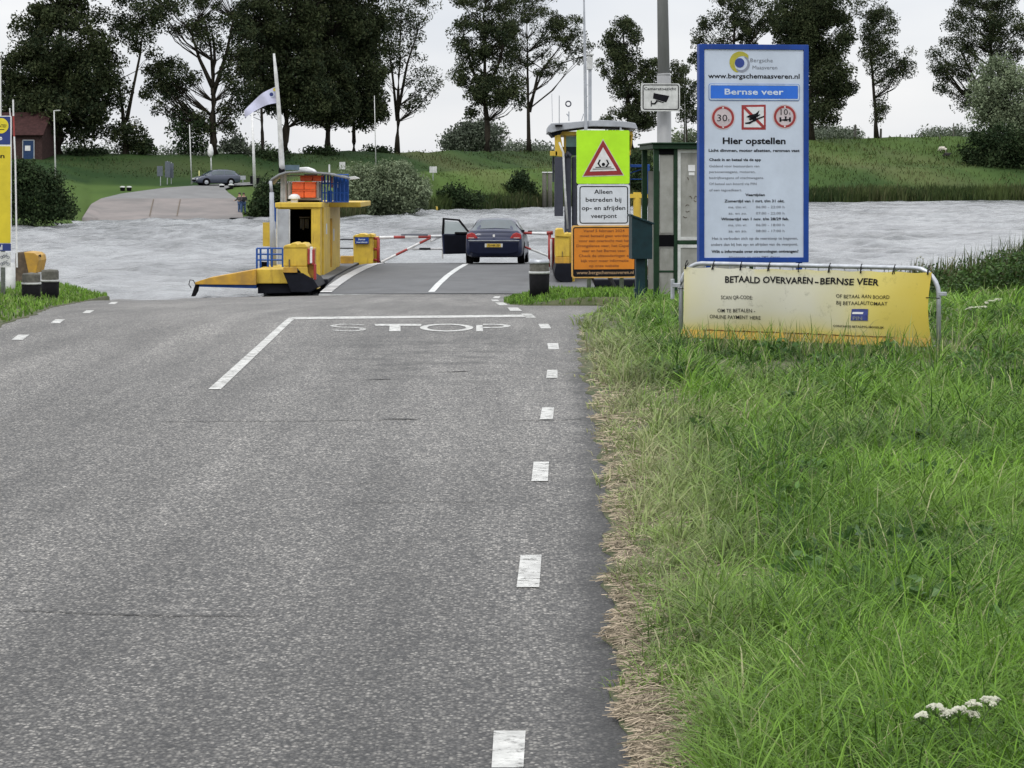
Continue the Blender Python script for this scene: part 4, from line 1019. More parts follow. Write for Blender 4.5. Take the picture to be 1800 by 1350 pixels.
# ================================================================== text
def text_verts(s, bold=0.0):
    cu = bpy.data.curves.new('lettering', 'FONT'); cu.body = s; cu.size = 1.0; cu.offset = bold; cu.resolution_u = 2
    ob = bpy.data.objects.new('lettering', cu); S.collection.objects.link(ob)
    bpy.context.view_layer.update()
    dg = bpy.context.evaluated_depsgraph_get()
    me = bpy.data.meshes.new_from_object(ob.evaluated_get(dg))
    V = [(v.co.x, v.co.y) for v in me.vertices]; Fc = [tuple(p.vertices) for p in me.polygons]
    bpy.data.objects.remove(ob); bpy.data.curves.remove(cu); bpy.data.meshes.remove(me)
    return V, Fc
CAPH = 0.73
class Board:
    """flat things described in photo pixels: origin column cx, foot row yb, at distance d, turned by rz"""
    def __init__(s, name, label, cat, cx, yb, d, rz=0.0, group=None, z=None):
        b = WP(cx, yb, d); s.cx, s.yb, s.s = cx, yb, d / F; s.c = 1 / math.cos(rz)
        s.o = empty(name, (b[0], b[1], b[2]), rz, label, cat, group); s.mbs = {}
    def X(s, px): return (px - s.cx) * s.s * s.c
    def Z(s, py): return (s.yb - py) * s.s
    def box(s, mb, x0, x1, y0, y1, t0, t1): return mb.box(s.X(x0), s.X(x1), t0, t1, s.Z(y1), s.Z(y0))
    def poly(s, mb, pts, t0, t1): return mb.prism([(s.X(x), s.Z(y)) for x, y in pts], t0, t1)
    def rr(s, mb, x0, x1, y0, y1, r, t0, t1): return mb.prism(rrect(s.X(x0), s.X(x1), s.Z(y1), s.Z(y0), r * s.s), t0, t1)
    def frame(s, mb, x0, x1, y0, y1, r, w, t0, t1):
        """rounded outline ring of width w px"""
        A = rrect(s.X(x0), s.X(x1), s.Z(y1), s.Z(y0), r * s.s); B = rrect(s.X(x0 + w), s.X(x1 - w), s.Z(y1 - w), s.Z(y0 + w), max(0.2, r - w) * s.s)
        n = len(A); vs = [(x, t0, z) for x, z in A] + [(x, t0, z) for x, z in B] + [(x, t1, z) for x, z in A] + [(x, t1, z) for x, z in B]
        fs = []
        for i in range(n):
            j = (i + 1) % n
            fs += [(i, j, j + n, i + n), (i + 2 * n, i + 3 * n, j + 3 * n, j + 2 * n), (i, i + 2 * n, j + 2 * n, j), (i + n, j + n, j + 3 * n, i + 3 * n)]
        mb.add(vs, fs)
    def ring(s, mb, cx, cy, r0, r1, t0, t1, n=40, a0=0, a1=360, c2=None):
        """disc (r0=0) or annulus; c2 = centre of the inner circle for crescents"""
        c2 = c2 or (cx, cy)
        full = abs(a1 - a0) >= 359.9
        A, B = [], []
        for k in range(n + (0 if full else 1)):
            a = math.radians(a0 + (a1 - a0) * k / n)
            A.append((s.X(cx + r1 * math.cos(a)), s.Z(cy - r1 * math.sin(a)))); B.append((s.X(c2[0] + r0 * math.cos(a)), s.Z(c2[1] - r0 * math.sin(a))))
        if r0 == 0: mb.prism(A, t0, t1); return
        m = len(A)
        for k in range(m if full else m - 1):
            j = (k + 1) % m
            mb.prism([A[k], A[j], B[j], B[k]], t0, t1)
    def text(s, mb, txt, x0, x1, yb, cap, t, bold=0.0, fn=None):
        V, Fc = text_verts(txt, bold)
        if not V: return
        ax = [v[0] for v in V]; mn, mxx = min(ax), max(ax)
        kx = (x1 - x0) / (mxx - mn); kz = cap / CAPH
        P = []
        for vx, vy in V:
            px_, py_ = x0 + (vx - mn) * kx, yb - vy * kz
            p = (s.X(px_), t, s.Z(py_))
            if fn: p = fn(*p)
            P.append(p)
        mb.add(P, Fc)
    def part(s, name, mb, m, **k): return mb.build(name, m, s.o, **k)
    def bent(s, pts): return pts

# ================================================================== information panel
D = 29.0
B = Board('information_panel', 'tall blue framed white information panel standing behind the yellow banner', 'sign', 1324, 560, D, math.radians(9))
mb = MB(); B.frame(mb, 1226, 1421, 78.5, 461.5, 1.5, 9, -0.06, 0.06); B.part('frame', mb, M['sign_blue'], bevel=0.004)
mb = MB(); B.rr(mb, 1234, 1413, 87, 456, 4, -0.045, 0.03); B.part('panel', mb, M['sign_white'])
mb = MB(); B.box(mb, 1238, 1246, 461.5, 575, -0.04, 0.04); B.part('leg', mb, M['sign_blue'])
mb = MB(); B.box(mb, 1402, 1410, 461.5, 575, -0.04, 0.04); B.part('leg', mb, M['sign_blue'])
t = -0.048
mb = MB()
for s_, a, b_, y, c, bo in [('www.bergschemaasveren.nl', 1242, 1405, 138, 8.6, .012), ('Hier opstellen', 1268, 1380, 253, 11.5, .022), ('Licht dimmen, motor afzetten, remmen vast', 1243, 1405, 267, 5.2, .02),
        ('Check in en betaal via de app', 1244, 1336, 283, 4.8, .02), ('Vaartijden', 1308, 1343, 344.5, 4.6, .02), ('Zomertijd van 1 mrt. t/m 31 okt.', 1271, 1378, 355.5, 4.8, .022), ('Winterijd van 1 nov. t/m 28/29 feb.'.replace('Winterijd', 'Wintertijd'), 1265, 1386, 387, 4.8, .022),
        ('Wilt u informatie over stremmingen ontvangen?', 1248, 1403, 444, 5.0, .022)]:
    B.text(mb, s_, a, b_, y, c, t, bo + 0.007)
B.part('lettering', mb, M['ink'])
mb = MB()
for s_, a, b_, y, c, bo in [('Geldend voor bestuurders van', 1244, 1333, 294, 4.4, 0), ('personenwagens, motoren,', 1244, 1326, 304, 4.4, 0), ('bedrijfswagens of vrachtwagens.', 1244, 1341, 314.5, 4.4, 0), ('Of betaal aan boord via PIN', 1244, 1328, 325, 4.4, 0), ('of een tegoedkaart.', 1244, 1302, 336, 4.4, 0),
        ('ma. t/m vr.', 1278, 1311, 366, 4.6, 0), ('06:00 - 22:00 h', 1327, 1378, 366, 4.6, 0), ('za. en zo.', 1278, 1311, 377, 4.6, 0), ('07:00 - 22:00 h', 1327, 1378, 377, 4.6, 0),
        ('ma. t/m vr.', 1278, 1311, 397.5, 4.6, 0), ('06:00 - 18:00 h', 1327, 1378, 397.5, 4.6, 0), ('za. en zo.', 1278, 1311, 408, 4.6, 0), ('08:00 - 17:00 h', 1327, 1378, 408, 4.6, 0),
        ('Het is verboden zich op de veerstoep te begeven,', 1249, 1402, 421, 4.8, 0.008), ('anders dan bij het op- en afrijden van de veerpont.', 1247, 1402, 431.5, 4.8, 0.008), ('Abonneer op onze SMS-dienst.', 1278, 1371, 454, 4.6, 0.004),
        ('Bergsche', 1317, 1357, 109.5, 7, -0.009), ('Maasveren', 1321, 1365, 122, 7, -0.009)]:
    B.text(mb, s_, a, b_, y, c, t, bo + 0.007)
B.part('small_lettering', mb, M['ink_grey'])
mb = MB(); B.ring(mb, 1299, 110, 14.0, 19, t, t + 0.002, 30, 40, 250, c2=(1303, 113)); B.part('logo_crescent', mb, mat('logo_olive', (0.36, 0.33, 0.03), 0.5))
mb = MB(); B.ring(mb, 1301.5, 113, 12.0, 14.5, t - .001, t + 0.001, 30, -130, 60, c2=(1300, 111.5)); B.part('logo_crescent', mb, mat('logo_grey', (0.20, 0.22, 0.28), 0.5))
mb = MB(); B.ring(mb, 1298, 111, 0, 8.4, t - .001, t + 0.002, 30); B.part('logo_disc', mb, mat('logo_navy', (0.015, 0.04, 0.22), 0.5))
mb = MB(); B.rr(mb, 1243, 1405, 147.5, 177, 4, -0.052, -0.044)
np_ = B.part('name_plate', mb, mat('plate_rim', (0.10, 0.18, 0.42), 0.4))
mb = MB(); B.frame(mb, 1244, 1404, 148.5, 176, 3.5, 2.0, -0.0545, -0.052); mb.build('pale_border', mat('plate_border', (0.42, 0.50, 0.62), 0.4), np_)
mb = MB(); B.rr(mb, 1246.5, 1401.5, 151, 173.5, 2.0, -0.054, -0.05); mb.build('plate_face', M['sign_bright'], np_)
mb = MB(); B.text(mb, 'Bernse veer', 1271, 1376, 166.5, 10.5, -0.0555, 0.02); mb.build('plate_lettering', mat('plate_ink', (0.50, 0.58, 0.70), 0.5), np_)
# round weight signs
for cx_, txt in ((1268.5, 'a'), (1378.5, 'b')):
    cy_ = 207 if txt == 'a' else 205
    mb = MB(); B.ring(mb, cx_, cy_, 0, 21.5, t, t + .002); w = B.part('weight_limit_emblem', mb, mat('emblem_pale', (0.46, 0.40, 0.42), 0.5))
    mb = MB(); B.ring(mb, cx_, cy_, 15.5, 19.5, t - .002, t); mb.build('red_ring', M['sign_red'], w)
    mb = MB(); B.poly(mb, [(cx_ - 2, cy_ - 16), (cx_ + 2, cy_ - 16), (cx_, cy_ - 19)], t - .004, t - .002); B.poly(mb, [(cx_ - 2, cy_ + 16), (cx_, cy_ + 19), (cx_ + 2, cy_ + 16)], t - .004, t - .002); mb.build('arrow_marks', M['white'], w)
    mb = MB()
    if txt == 'a': B.text(mb, '30', 1258, 1276, 213.5, 12.5, t - .002); B.text(mb, 't', 1277.5, 1280, 213.5, 5.5, t - .002)
    else:
        B.text(mb, '10', 1371, 1384, 202, 11, t - .002); B.text(mb, 't', 1386, 1389, 202, 6, t - .002)
        B.poly(mb, [(1371, 210), (1388, 209), (1388, 211), (1371, 212)], t - .003, t - .001)
        for q in (1369, 1386): B.poly(mb, [(q, 206), (q, 214), (q + 3.2, 214), (q + 3.2, 206)], t - .003, t - .001)
        B.poly(mb, [(1376, 209), (1376, 212.5), (1383, 212.5), (1383, 209)], t - .004, t - .001); B.poly(mb, [(1378, 204.5), (1379, 209), (1381, 209), (1382, 204.5)], t - .004, t - .001)
    mb.build('emblem_lettering', M['ink'], w)
# square no-boarding emblem
mb = MB(); B.poly(mb, [(1301.5, 185), (1301.5, 228), (1344.5, 228), (1344.5, 184)], t, t + .002); w = B.part('prohibition_emblem', mb, M['sign_red'])
mb = MB(); B.poly(mb, [(1305.5, 188.5), (1305.5, 224), (1341, 224), (1341, 188)], t - .002, t); mb.build('emblem_field', mat('emblem_white', (0.55, 0.56, 0.58), 0.5), w)
mb = MB(); B.poly(mb, [(1305.5, 188.5), (1305.5, 192), (1337.5, 224), (1341, 224), (1341, 220.5), (1309, 188.5)], t - .004, t - .002); mb.build('red_slash', M['sign_red'], w)
mb = MB()
for pl in ([(1309.5, 206), (1318, 208), (1330, 203), (1333, 194), (1326, 200), (1314, 203)], [(1314, 209), (1316, 212), (1326, 208), (1335, 202), (1333, 201), (1324, 205)], [(1307, 216), (1308, 218), (1316, 218), (1326, 212), (1341, 206), (1341, 203.5), (1326, 209), (1315, 214.5)], [(1318, 208), (1324, 214), (1329, 211), (1326, 204)]):
    B.poly(mb, pl[::-1] if False else pl, t - .006, t - .004)
mb.build('ferry_pictogram', M['ink'], w)

# ================================================================== crowd barrier and banner
dL, dR = 25.2, 23.6
pL = WP(1197, 600, dL); pR = WP(1650, 600, dR)
ang = math.atan2(pR[1] - pL[1], pR[0] - pL[0]); LEN = math.hypot(pR[0] - pL[0], pR[1] - pL[1])
zb = 0.02
root = empty('crowd_barrier', (pL[0], pL[1], zb), ang, 'galvanised steel crowd barrier in long grass carrying the yellow banner', 'barrier')
def zc(py, dd): return CH - (py - HY) / F * dd - zb
zt = zc(467, 24.4)
mb = MB(); R0 = 0.022; rc = 0.24
pts = [(0.0, 0, 0.02), (0.0, 0, zt - rc)]
for k in range(1, 7):
    a = PI - PI / 2 * k / 6; pts.append((rc + rc * math.cos(a), 0, zt - rc + rc * math.sin(a)))
for k in range(0, 7):
    a = PI / 2 - PI / 2 * k / 6; pts.append((LEN - rc + rc * math.cos(a), 0, zt - rc + rc * math.sin(a)))
pts += [(LEN, 0, 0.02)]
mb.tube(pts, R0, 10); mb.build('frame', M['galv'], root, smooth=True)
mb = MB(); mb.tube([(0, 0, 0.15), (LEN, 0, 0.15)], 0.014, 8); mb.build('bottom_rail', M['galv'], root, smooth=True)
for k in range(1, 20):
    x = LEN * k / 20
    mb = MB(); mb.tube([(x, 0, 0.15), (x, 0, zt)], 0.007, 6); mb.build('bar', M['galv'], root)
for x in (0.18, LEN - 0.18):
    mb = MB(); mb.tube([(x, -0.3, 0.0), (x, -0.22, 0.05), (x, 0, 0.13), (x, 0.22, 0.05), (x, 0.3, 0.0)], 0.016, 8); mb.build('foot', M['galv'], root, smooth=True)
mb = MB(); mb.box(-0.10, 0.0, -0.02, 0.02, zt - 0.24, zt - 0.20); mb.box(-0.11, -0.085, -0.02, 0.02, zt - 0.36, zt - 0.16); mb.build('hook', M['galv'], root, bevel=0.004)
mb = MB(); mb.box(0.02, 0.12, -0.018, 0.018, zt - 0.245, zt - 0.20); 
mb = MB(); mb.box(LEN, LEN + 0.075, -0.02, 0.02, zt - 0.25, zt - 0.215); mb.build('hook', M['galv'], root, bevel=0.004)

# banner surface
def ban(u, w, off=0.0):
    """u across 0..1, w down 0..1"""
    sag = 0.010 * math.sin(u * PI * 8) ** 2 * (1 - w) 
    side = 0.025 * math.sin(w * PI)
    x = 0.055 + side + u * (LEN - 0.11 - 2 * side)
    z = zt - 0.035 - sag - w * (zt - 0.035 - 0.14 - 0.0)
    y = -0.035 - 0.018 * math.sin(u * 9 + 1.5 * w) * (0.3 + w) - 0.012 * math.sin(u * 23 + 2 * w) * (1 - w) - 0.05 * math.sin(w * PI) * 0.6 - off
    return (x, y, z)
def banner_mat():
    m = bpy.data.materials.new('banner_print'); m.use_nodes = True
    t = m.node_tree; b = t.nodes['Principled BSDF']; Lk = t.links.new
    b.inputs['Roughness'].default_value = 0.45; b.inputs['Specular IOR Level'].default_value = 0.4
    a = t.nodes.new('ShaderNodeAttribute'); a.attribute_name = 'fade'
    co = t.nodes.new('ShaderNodeTexCoord'); n = t.nodes.new('ShaderNodeTexNoise'); n.inputs['Scale'].default_value = 2.2; n.inputs['Detail'].default_value = 5
    Lk(co.outputs['Object'], n.inputs['Vector'])
    ad = t.nodes.new('ShaderNodeMath'); ad.operation = 'MULTIPLY_ADD'; ad.inputs[1].default_value = 0.28; Lk(n.outputs['Fac'], ad.inputs[0])
    sb = t.nodes.new('ShaderNodeMath'); sb.operation = 'SUBTRACT'; sb.inputs[1].default_value = 0.14; Lk(a.outputs['Fac'], sb.inputs[0]); Lk(sb.outputs[0], ad.inputs[2])
    cr = t.nodes.new('ShaderNodeValToRGB'); e = cr.color_ramp.elements
    e[0].position = 0.0; e[0].color = (0.50, 0.49, 0.40, 1); e[1].position = 1.0; e[1].color = (0.50, 0.38, 0.04, 1)
    q = e.new(0.30); q.color = (0.50, 0.47, 0.28, 1); q = e.new(0.62); q.color = (0.54, 0.46, 0.12, 1)
    Lk(ad.outputs[0], cr.inputs[0])
    n2 = t.nodes.new('ShaderNodeTexNoise'); n2.inputs['Scale'].default_value = 7; n2.inputs['Detail'].default_value = 8; n2.inputs['Roughness'].default_value = 0.8; Lk(co.outputs['Object'], n2.inputs['Vector'])
    r = t.nodes.new('ShaderNodeMapRange'); r.inputs[1].default_value = 0.58; r.inputs[2].default_value = 0.72; r.inputs[3].default_value = 1.0; r.inputs[4].default_value = 0.55; Lk(n2.outputs['Fac'], r.inputs[0])  # dark flecks: plant shadows on the banner put into its colour
    sc = t.nodes.new('ShaderNodeVectorMath'); sc.operation = 'SCALE'; Lk(cr.outputs[0], sc.inputs[0]); Lk(r.outputs[0], sc.inputs['Scale']); Lk(sc.outputs[0], b.inputs['Base Color'])
    return m
NU, NW = 72, 26
rows = [[ban(i / NU, j / NW) for i in range(NU + 1)] for j in range(NW + 1)]
broot = MB().grid(rows)
ban_o = broot.build('banner', banner_mat(), None, smooth=True)
# place in the barrier's frame
def rebase(o, par):
    o.data.transform(Matrix.Translation(o.location)); o.location = par.location; o.rotation_euler = par.rotation_euler
rebase(ban_o, root)
at = ban_o.data.attributes.new('fade', 'FLOAT', 'POINT')
fv = []
for j in range(NW + 1):
    for i in range(NU + 1):
        u, w = i / NU, j / NW
        f = np.interp(u, [0, 0.03, 0.12, 0.50, 0.66, 0.82, 1], [0.35, 0.18, 0.02, 0.0, 0.30, 0.72, 0.95]) * (0.75 + 0.25 * math.cos((w - 0.4) * 2))
        f = max(f, np.interp(w, [0.55, 0.76, 0.86, 1], [0, 0.28, 0.55, 0.66]) + 0.1 * u, 0.35 * max(0, 0.12 - w) / 0.12 if u > 0.3 else 0)
        fv.append(f)
at.data.foreach_set('value', fv)
tag(ban_o, 'yellow and white vinyl banner tied to the crowd barrier', 'banner')
def bpt(px, py, off):
    u = (px - 1210) / (1641 - 1210); yt = 468 + (478 - 468) * u; yb2 = 600 + (622 - 600) * u
    w = (py - yt) / (yb2 - yt) * 0.955
    return ban(u, w, off)
def btext(mb, s_, x0, x1, yb0, yb1, cap, bold=0.002):
    V, Fc = text_verts(s_, bold); ax = [v[0] for v in V]; mn, mxx = min(ax), max(ax)
    P = []
    for vx, vy in V:
        f = (vx - mn) / (mxx - mn); P.append(bpt(x0 + (x1 - x0) * f, yb0 + (yb1 - yb0) * f - vy / CAPH * cap, 0.006))
    mb.add(P, Fc)
mb = MB()
btext(mb, 'BETAALD OVERVAREN', 1286, 1442, 497, 500.5, 13, 0.022); btext(mb, '-', 1446, 1453, 500.5, 501, 13, 0.022); btext(mb, 'BERNSE VEER', 1456, 1557, 500.5, 503, 13, 0.022)
btext(mb, 'SCAN QR-CODE:', 1279, 1337, 530, 531, 7.5); btext(mb, 'OM TE BETALEN -', 1273, 1341, 556, 557, 7.5); btext(mb, 'ONLINE PAYMENT HERE', 1259, 1350, 568, 571, 7.5)
btext(mb, 'OF BETAAL AAN BOORD', 1485, 1578, 528, 530, 7.5); btext(mb, 'BIJ BETAALAUTOMAAT', 1486, 1575, 541.5, 543, 7.5)
btext(mb, 'CONTANTE BETALING MOGELIJK', 1480, 1568, 586, 589, 4.2, 0.015)
o = mb.build('banner_lettering', M['ink'], ban_o)
def bquad(mb, pts, off, n=4):
    (ax, ay), (bx, by), (cx_, cy_), (dx_, dy_) = pts
    rows = []
    for j in range(n + 1):
        g = j / n; r_ = []
        for i in range(n + 1):
            f = i / n
            r_.append(bpt((ax * (1 - f) + bx * f) * (1 - g) + (dx_ * (1 - f) + cx_ * f) * g, (ay * (1 - f) + by * f) * (1 - g) + (dy_ * (1 - f) + cy_ * f) * g, off))
        rows.append(r_)
    mb.grid(rows)
mb = MB(); bquad(mb, [(1513, 550), (1542, 551), (1541, 574), (1511, 573)], 0.006); pe = mb.build('card_emblem', mat('emblem_navy', (0.03, 0.045, 0.20), 0.5, var=0.4, vscale=20), ban_o)
mb = MB(); bquad(mb, [(1515, 556), (1534, 557), (1533, 561), (1514, 560)], 0.009, 2); mb.build('emblem_bar', M['white'], pe)
mb = MB(); btext(mb, 'PIN', 1515, 1532, 572, 572.5, 7.5, 0.03)
mb.v = [(x, y - 0.004, z) for x, y, z in mb.v]; mb.build('emblem_lettering', M['ink_grey'], pe)
# folded bottom flap
mb = MB(); rows = []
for j in range(5):
    rows.append([(lambda p: (p[0], p[1] - 0.012 - 0.01 * j, p[2] - (0.0 if j == 0 else 0)))(ban(i / NU, 0.875 + 0.11 * j / 4)) for i in range(NU + 1)])
mb.grid(rows); mb.build('bottom_hem', mat('hem_orange', (0.40, 0.25, 0.02), 0.5, var=0.35, vscale=5), ban_o, smooth=True)
mb = MB()
for seg in ((0.09, 0.22), (0.22, 0.40), (0.42, 0.60), (0.62, 0.86)):
    P = [ban(seg[0] + (seg[1] - seg[0]) * k / 10, 0.872 + 0.004 * math.sin(k * 2)) for k in range(11)]
    mb.tube([(x, y - 0.016, z) for x, y, z in P], [0.002 + 0.003 * abs(math.sin(k * 1.7 + seg[0] * 9)) for k in range(11)], 5)
mb.build('torn_seam', mat('seam_rust', (0.12, 0.045, 0.01), 0.9), ban_o)
for u in (0.005, 0.122, 0.238, 0.355, 0.475, 0.60, 0.725, 0.855, 0.985):
    p = ban(u, 0.03)
    mb = MB(); mb.tube([(p[0], p[1] - 0.006, p[2]), (p[0] + 0.004, -0.03, zt + 0.0), (p[0], 0.0, zt + 0.028), (p[0], 0.02, zt), (p[0] + 0.012, -0.045, zt - 0.03), (p[0] + 0.02, -0.06, zt - 0.055)], 0.005, 5)
    mb.build('cable_tie', M['rubber'], ban_o)
for zz, xx in ((0.62, -0.02), (0.60, LEN + 0.02), (0.16, -0.02)):
    s2 = 1 if xx < 1 else -1
    mb = MB(); mb.tube([(xx, -0.02, zz), (xx + s2 * 0.02, -0.03, zz), (xx + s2 * 0.12, -0.06, zz + 0.004)], 0.004, 5); mb.build('cable_tie', M['rubber'], ban_o)

# ================================================================== warning sign trio
D = 48.0
B = Board('warning_sign', 'three stacked boards on grey posts: green yellow triangle board above white and orange boards', 'sign', 1063, 516, D, math.radians(10))
for a, b_ in ((1032, 1040), (1090, 1098)):
    mb = MB(); mb.cyl((B.X((a + b_) / 2), 0.05, -0.15), (B.X((a + b_) / 2), 0.05, B.Z(228)), 0.04); B.part('post', mb, M['galv'], smooth=True)
mb = MB(); B.rr(mb, 1013, 1106.5, 229, 323, 3, -0.02, 0.0); w = B.part('fluorescent_board', mb, M['fluo'])
mb = MB(); B.poly(mb, [(1022.5, 311), (1097, 308.5), (1059.5, 244)], -0.024, -0.02); mb.build('triangle_rim', mat('triangle_rim', (0.5, 0.45, 0.42), 0.5), w)
mb = MB(); B.poly(mb, [(1025, 309), (1095, 307), (1059.5, 246.5)], -0.027, -0.024); mb.build('red_triangle', M['sign_red'], w)
mb = MB(); B.poly(mb, [(1036, 301.5), (1084, 300), (1059.5, 259)], -0.030, -0.027); mb.build('triangle_field', M['white'], w)
mb = MB()
B.poly(mb, [(1041, 298), (1079, 297.3), (1079, 296), (1041, 296.6)], -0.033, -0.03); B.poly(mb, [(1046, 295), (1074, 294.3), (1074, 292.8), (1046, 293.6)], -0.033, -0.03)
B.ring(mb, 1060, 289, 0, 3.0, -0.033, -0.03, 16)
for sg in (-1, 1):
    c = 1060
    B.poly(mb, ([(c + sg * 3, 294), (c + sg * 6, 294), (c + sg * 10.5, 287.5), (c + sg * 8, 287)])[::1 if sg > 0 else -1], -0.034, -0.03)
    B.poly(mb, ([(c + sg * 8, 288), (c + sg * 10.5, 287.5), (c + sg * 7, 280.5), (c + sg * 4.5, 281)])[::1 if sg > 0 else -1], -0.035, -0.03)
mb.build('drowning_pictogram', M['ink'], w)
mb = MB(); B.rr(mb, 1014.5, 1107, 324, 396, 4, -0.02, 0.0); w = B.part('text_board', mb, mat('sign_pale', (0.60, 0.63, 0.68), 0.45, var=0.08))
mb = MB(); B.frame(mb, 1018, 1104, 327, 393, 5, 1.7, -0.023, -0.02); mb.build('black_border', M['ink'], w)
mb = MB()
for s_, a, b_, y in (('Alleen', 1044, 1076, 340.5), ('betreden bij', 1029, 1092, 354.5), ('op- en afrijden', 1022, 1099, 369), ('veerpont', 1038, 1084, 383)): B.text(mb, s_, a, b_, y, 7.8, -0.023, 0.012)
mb.build('lettering', M['ink'], w)
mb = MB(); B.rr(mb, 1003.5, 1121, 396, 488.5, 5, -0.055, -0.03); w = B.part('orange_board', mb, mat('orange_rim', (0.62, 0.36, 0.10), 0.5))
mb = MB(); B.frame(mb, 1006, 1116, 399, 486, 4, 1.8, -0.058, -0.055); B.box(mb, 1007.5, 1114.5, 473, 485, -0.058, -0.055); mb.build('black_border', M['ink'], w)
mb = MB(); B.box(mb, 1008, 1114.2, 401, 473, -0.0565, -0.055); mb.build('orange_field', M['sign_orange'], w)
mb = MB()
for i, (s_, a, b_) in enumerate((('Vanaf 5 februari 2024', 1024, 1097), ('moet betaald gaan worden', 1018, 1104), ('voor een overtocht met het', 1016, 1106), ('Drongelense veer, het Capelse', 1012, 1112), ('veer en het Bernse veer.', 1021, 1100), ('Check de uitzonderingen en', 1016, 1108), ('kijk voor meer informatie', 1020, 1104), ('op onze website', 1034, 1087))):
    B.text(mb, s_, a, b_, 407.8 + i * 8.75, 4.8, -0.0585, 0.02)
mb.build('lettering', M['ink_orange'], w)
mb = MB(); B.text(mb, 'www.bergschemaasveren.nl', 1012, 1113, 481.5, 6, -0.060, 0.01); mb.build('web_lettering', mat('tan_ink', (0.42, 0.27, 0.15), 0.6), w)

# ================================================================== teal letter-box post
D = 39.0
B = Board('ticket_post', 'dark teal box with a sloping top on a post, right of the orange board', 'post box', 1125, 525, D, math.radians(6))
mb = MB(); B.box(mb, 1117, 1133, 455, 526, -0.07, 0.07); B.part('post', mb, M['teal'], bevel=0.006)
mb = MB(); B.box(mb, 1114, 1119, 507, 526, -0.08, 0.02); B.part('foot', mb, M['teal'])
mb = MB(); B.poly(mb, [(1108, 455), (1144, 455), (1144, 391), (1108, 378)], -0.16, 0.16); B.part('case', mb, M['teal'], bevel=0.008)
mb = MB(); B.poly(mb, [(1105.5, 379.5), (1147, 395), (1147, 391.5), (1105.5, 376)], -0.19, 0.19); B.part('lid', mb, M['teal'], bevel=0.005)

# ================================================================== green shelter
D = 40.0
B = Board('shelter', 'green steel framed shelter with dirty grey panels behind the blue information panel', 'shelter', 1240, 521, D, math.radians(4))
mb = MB()
for a, b_ in ((1149, 1158.5), (1184.5, 1191), (1243, 1250), (1318, 1325)): B.box(mb, a, b_, 262, 522, 0, 0.08)
for a, b_ in ((1149, 1158.5), (1318, 1325)): B.box(mb, a, b_, 262, 522, 1.5, 1.58)
B.box(mb, 1158.5, 1184.5, 475.5, 479, 0.01, 0.06); B.box(mb, 1191, 1243, 423, 429.5, 0.01, 0.06); B.box(mb, 1250, 1318, 423, 429.5, 0.01, 0.06)
B.part('frame', mb, M['green'], bevel=0.006)
mb = MB(); B.box(mb, 1146, 1330, 253.5, 262, -0.08, 1.66); B.box(mb, 1143, 1333, 250.5, 253.5, -0.12, 1.70); B.part('roof', mb, M['green'], bevel=0.01)
mb = MB(); B.box(mb, 1158.5, 1184.5, 413, 433.5, 0.0, 0.07); B.part('dark_band', mb, M['dark'])
mb = MB(); B.box(mb, 1158.5, 1184.5, 262, 272, 0.0, 0.05); B.part('dark_header', mb, M['dark'])
for x0, x1, y0, y1 in ((1160, 1183.5, 272, 409), (1160, 1183.5, 435, 475), (1160, 1183.5, 479.5, 517)):
    mb = MB(); B.box(mb, x0, x1, y0, y1, 0.02, 0.05); B.part('panel', mb, M['panel'])
for x0, x1, y0, y1 in ((1191, 1243, 263, 422), (1191, 1243, 430, 516), (1250, 1318, 263, 422), (1250, 1318, 430, 516)):
    mb = MB(); B.frame(mb, x0, x1, y0, y1, 1, 5.5, 0.01, 0.05); w = B.part('window', mb, M['offwhite'])
    mb = MB(); B.box(mb, x0 + 5.5, x1 - 5.5, y0 + 5.5, y1 - 5.5, 0.025, 0.04); mb.build('pane', M['panel'], w)
    if (x0, y0) == (1191, 263):
        mb = MB(); B.box(mb, 1210, 1222, 290, 301, 0.018, 0.0245); B.box(mb, 1211, 1221, 303, 308, 0.018, 0.0245); mb.build('sticker', M['white'], w)
        mb = MB(); rr = random.Random(3)
        for _ in range(7):
            x, y = rr.uniform(1200, 1222), rr.uniform(312, 400)
            P = [(B.X(x + k * 2.2), 0.022, B.Z(y + rr.uniform(-3, 3))) for k in range(rr.randint(2, 5))]; mb.tube(P, 0.005, 4)
        mb.build('scratches', M['rust'], w)
mb = MB(); B.box(mb, 1160, 1316, 300, 515, 1.52, 1.55); B.part('back_wall', mb, M['panel'])
mb = MB(); B.box(mb, 1195, 1310, 455, 462, 1.0, 1.4); B.part('bench', mb, M['wood'])

# ================================================================== grey lamp column with camera sign
D = 46.0
B = Board('lamp_post', 'thick grey lamp column rising behind the green shelter', 'lamp post', 1168, 512, D)
mb = MB(); k = B.s
mb.cyl((B.X(1169), 0, -0.3), (B.X(1167), 0, B.Z(133)), 13.6 * k, 12.2 * k, 20); mb.cyl((B.X(1167), 0, B.Z(133)), (B.X(1166.8), 0, B.Z(129)), 12.2 * k, 10.6 * k, 20)
mb.cyl((B.X(1166.8), 0, B.Z(129)), (B.X(1158), 0, B.Z(-420)), 10.6 * k, 6.5 * k, 20); B.part('column', mb, M['pole'], smooth=True)
mb = MB(); mb.tube([(B.X(1158), 0, B.Z(-418)), (B.X(1156), -0.3, B.Z(-445)), (B.X(1156), -1.4, B.Z(-450))], 0.04, 8); B.part('arm', mb, M['pole'])
mb = MB(); mb.box(B.X(1156) - 0.12, B.X(1156) + 0.12, -2.1, -1.4, B.Z(-445), B.Z(-458)); B.part('lamp_head', mb, M['pole'], bevel=0.03)
B2 = Board('camera_sign', 'small white camera surveillance sign fixed to the grey lamp column', 'sign', 1161, 196, D - 0.32, math.radians(4))
B = B2
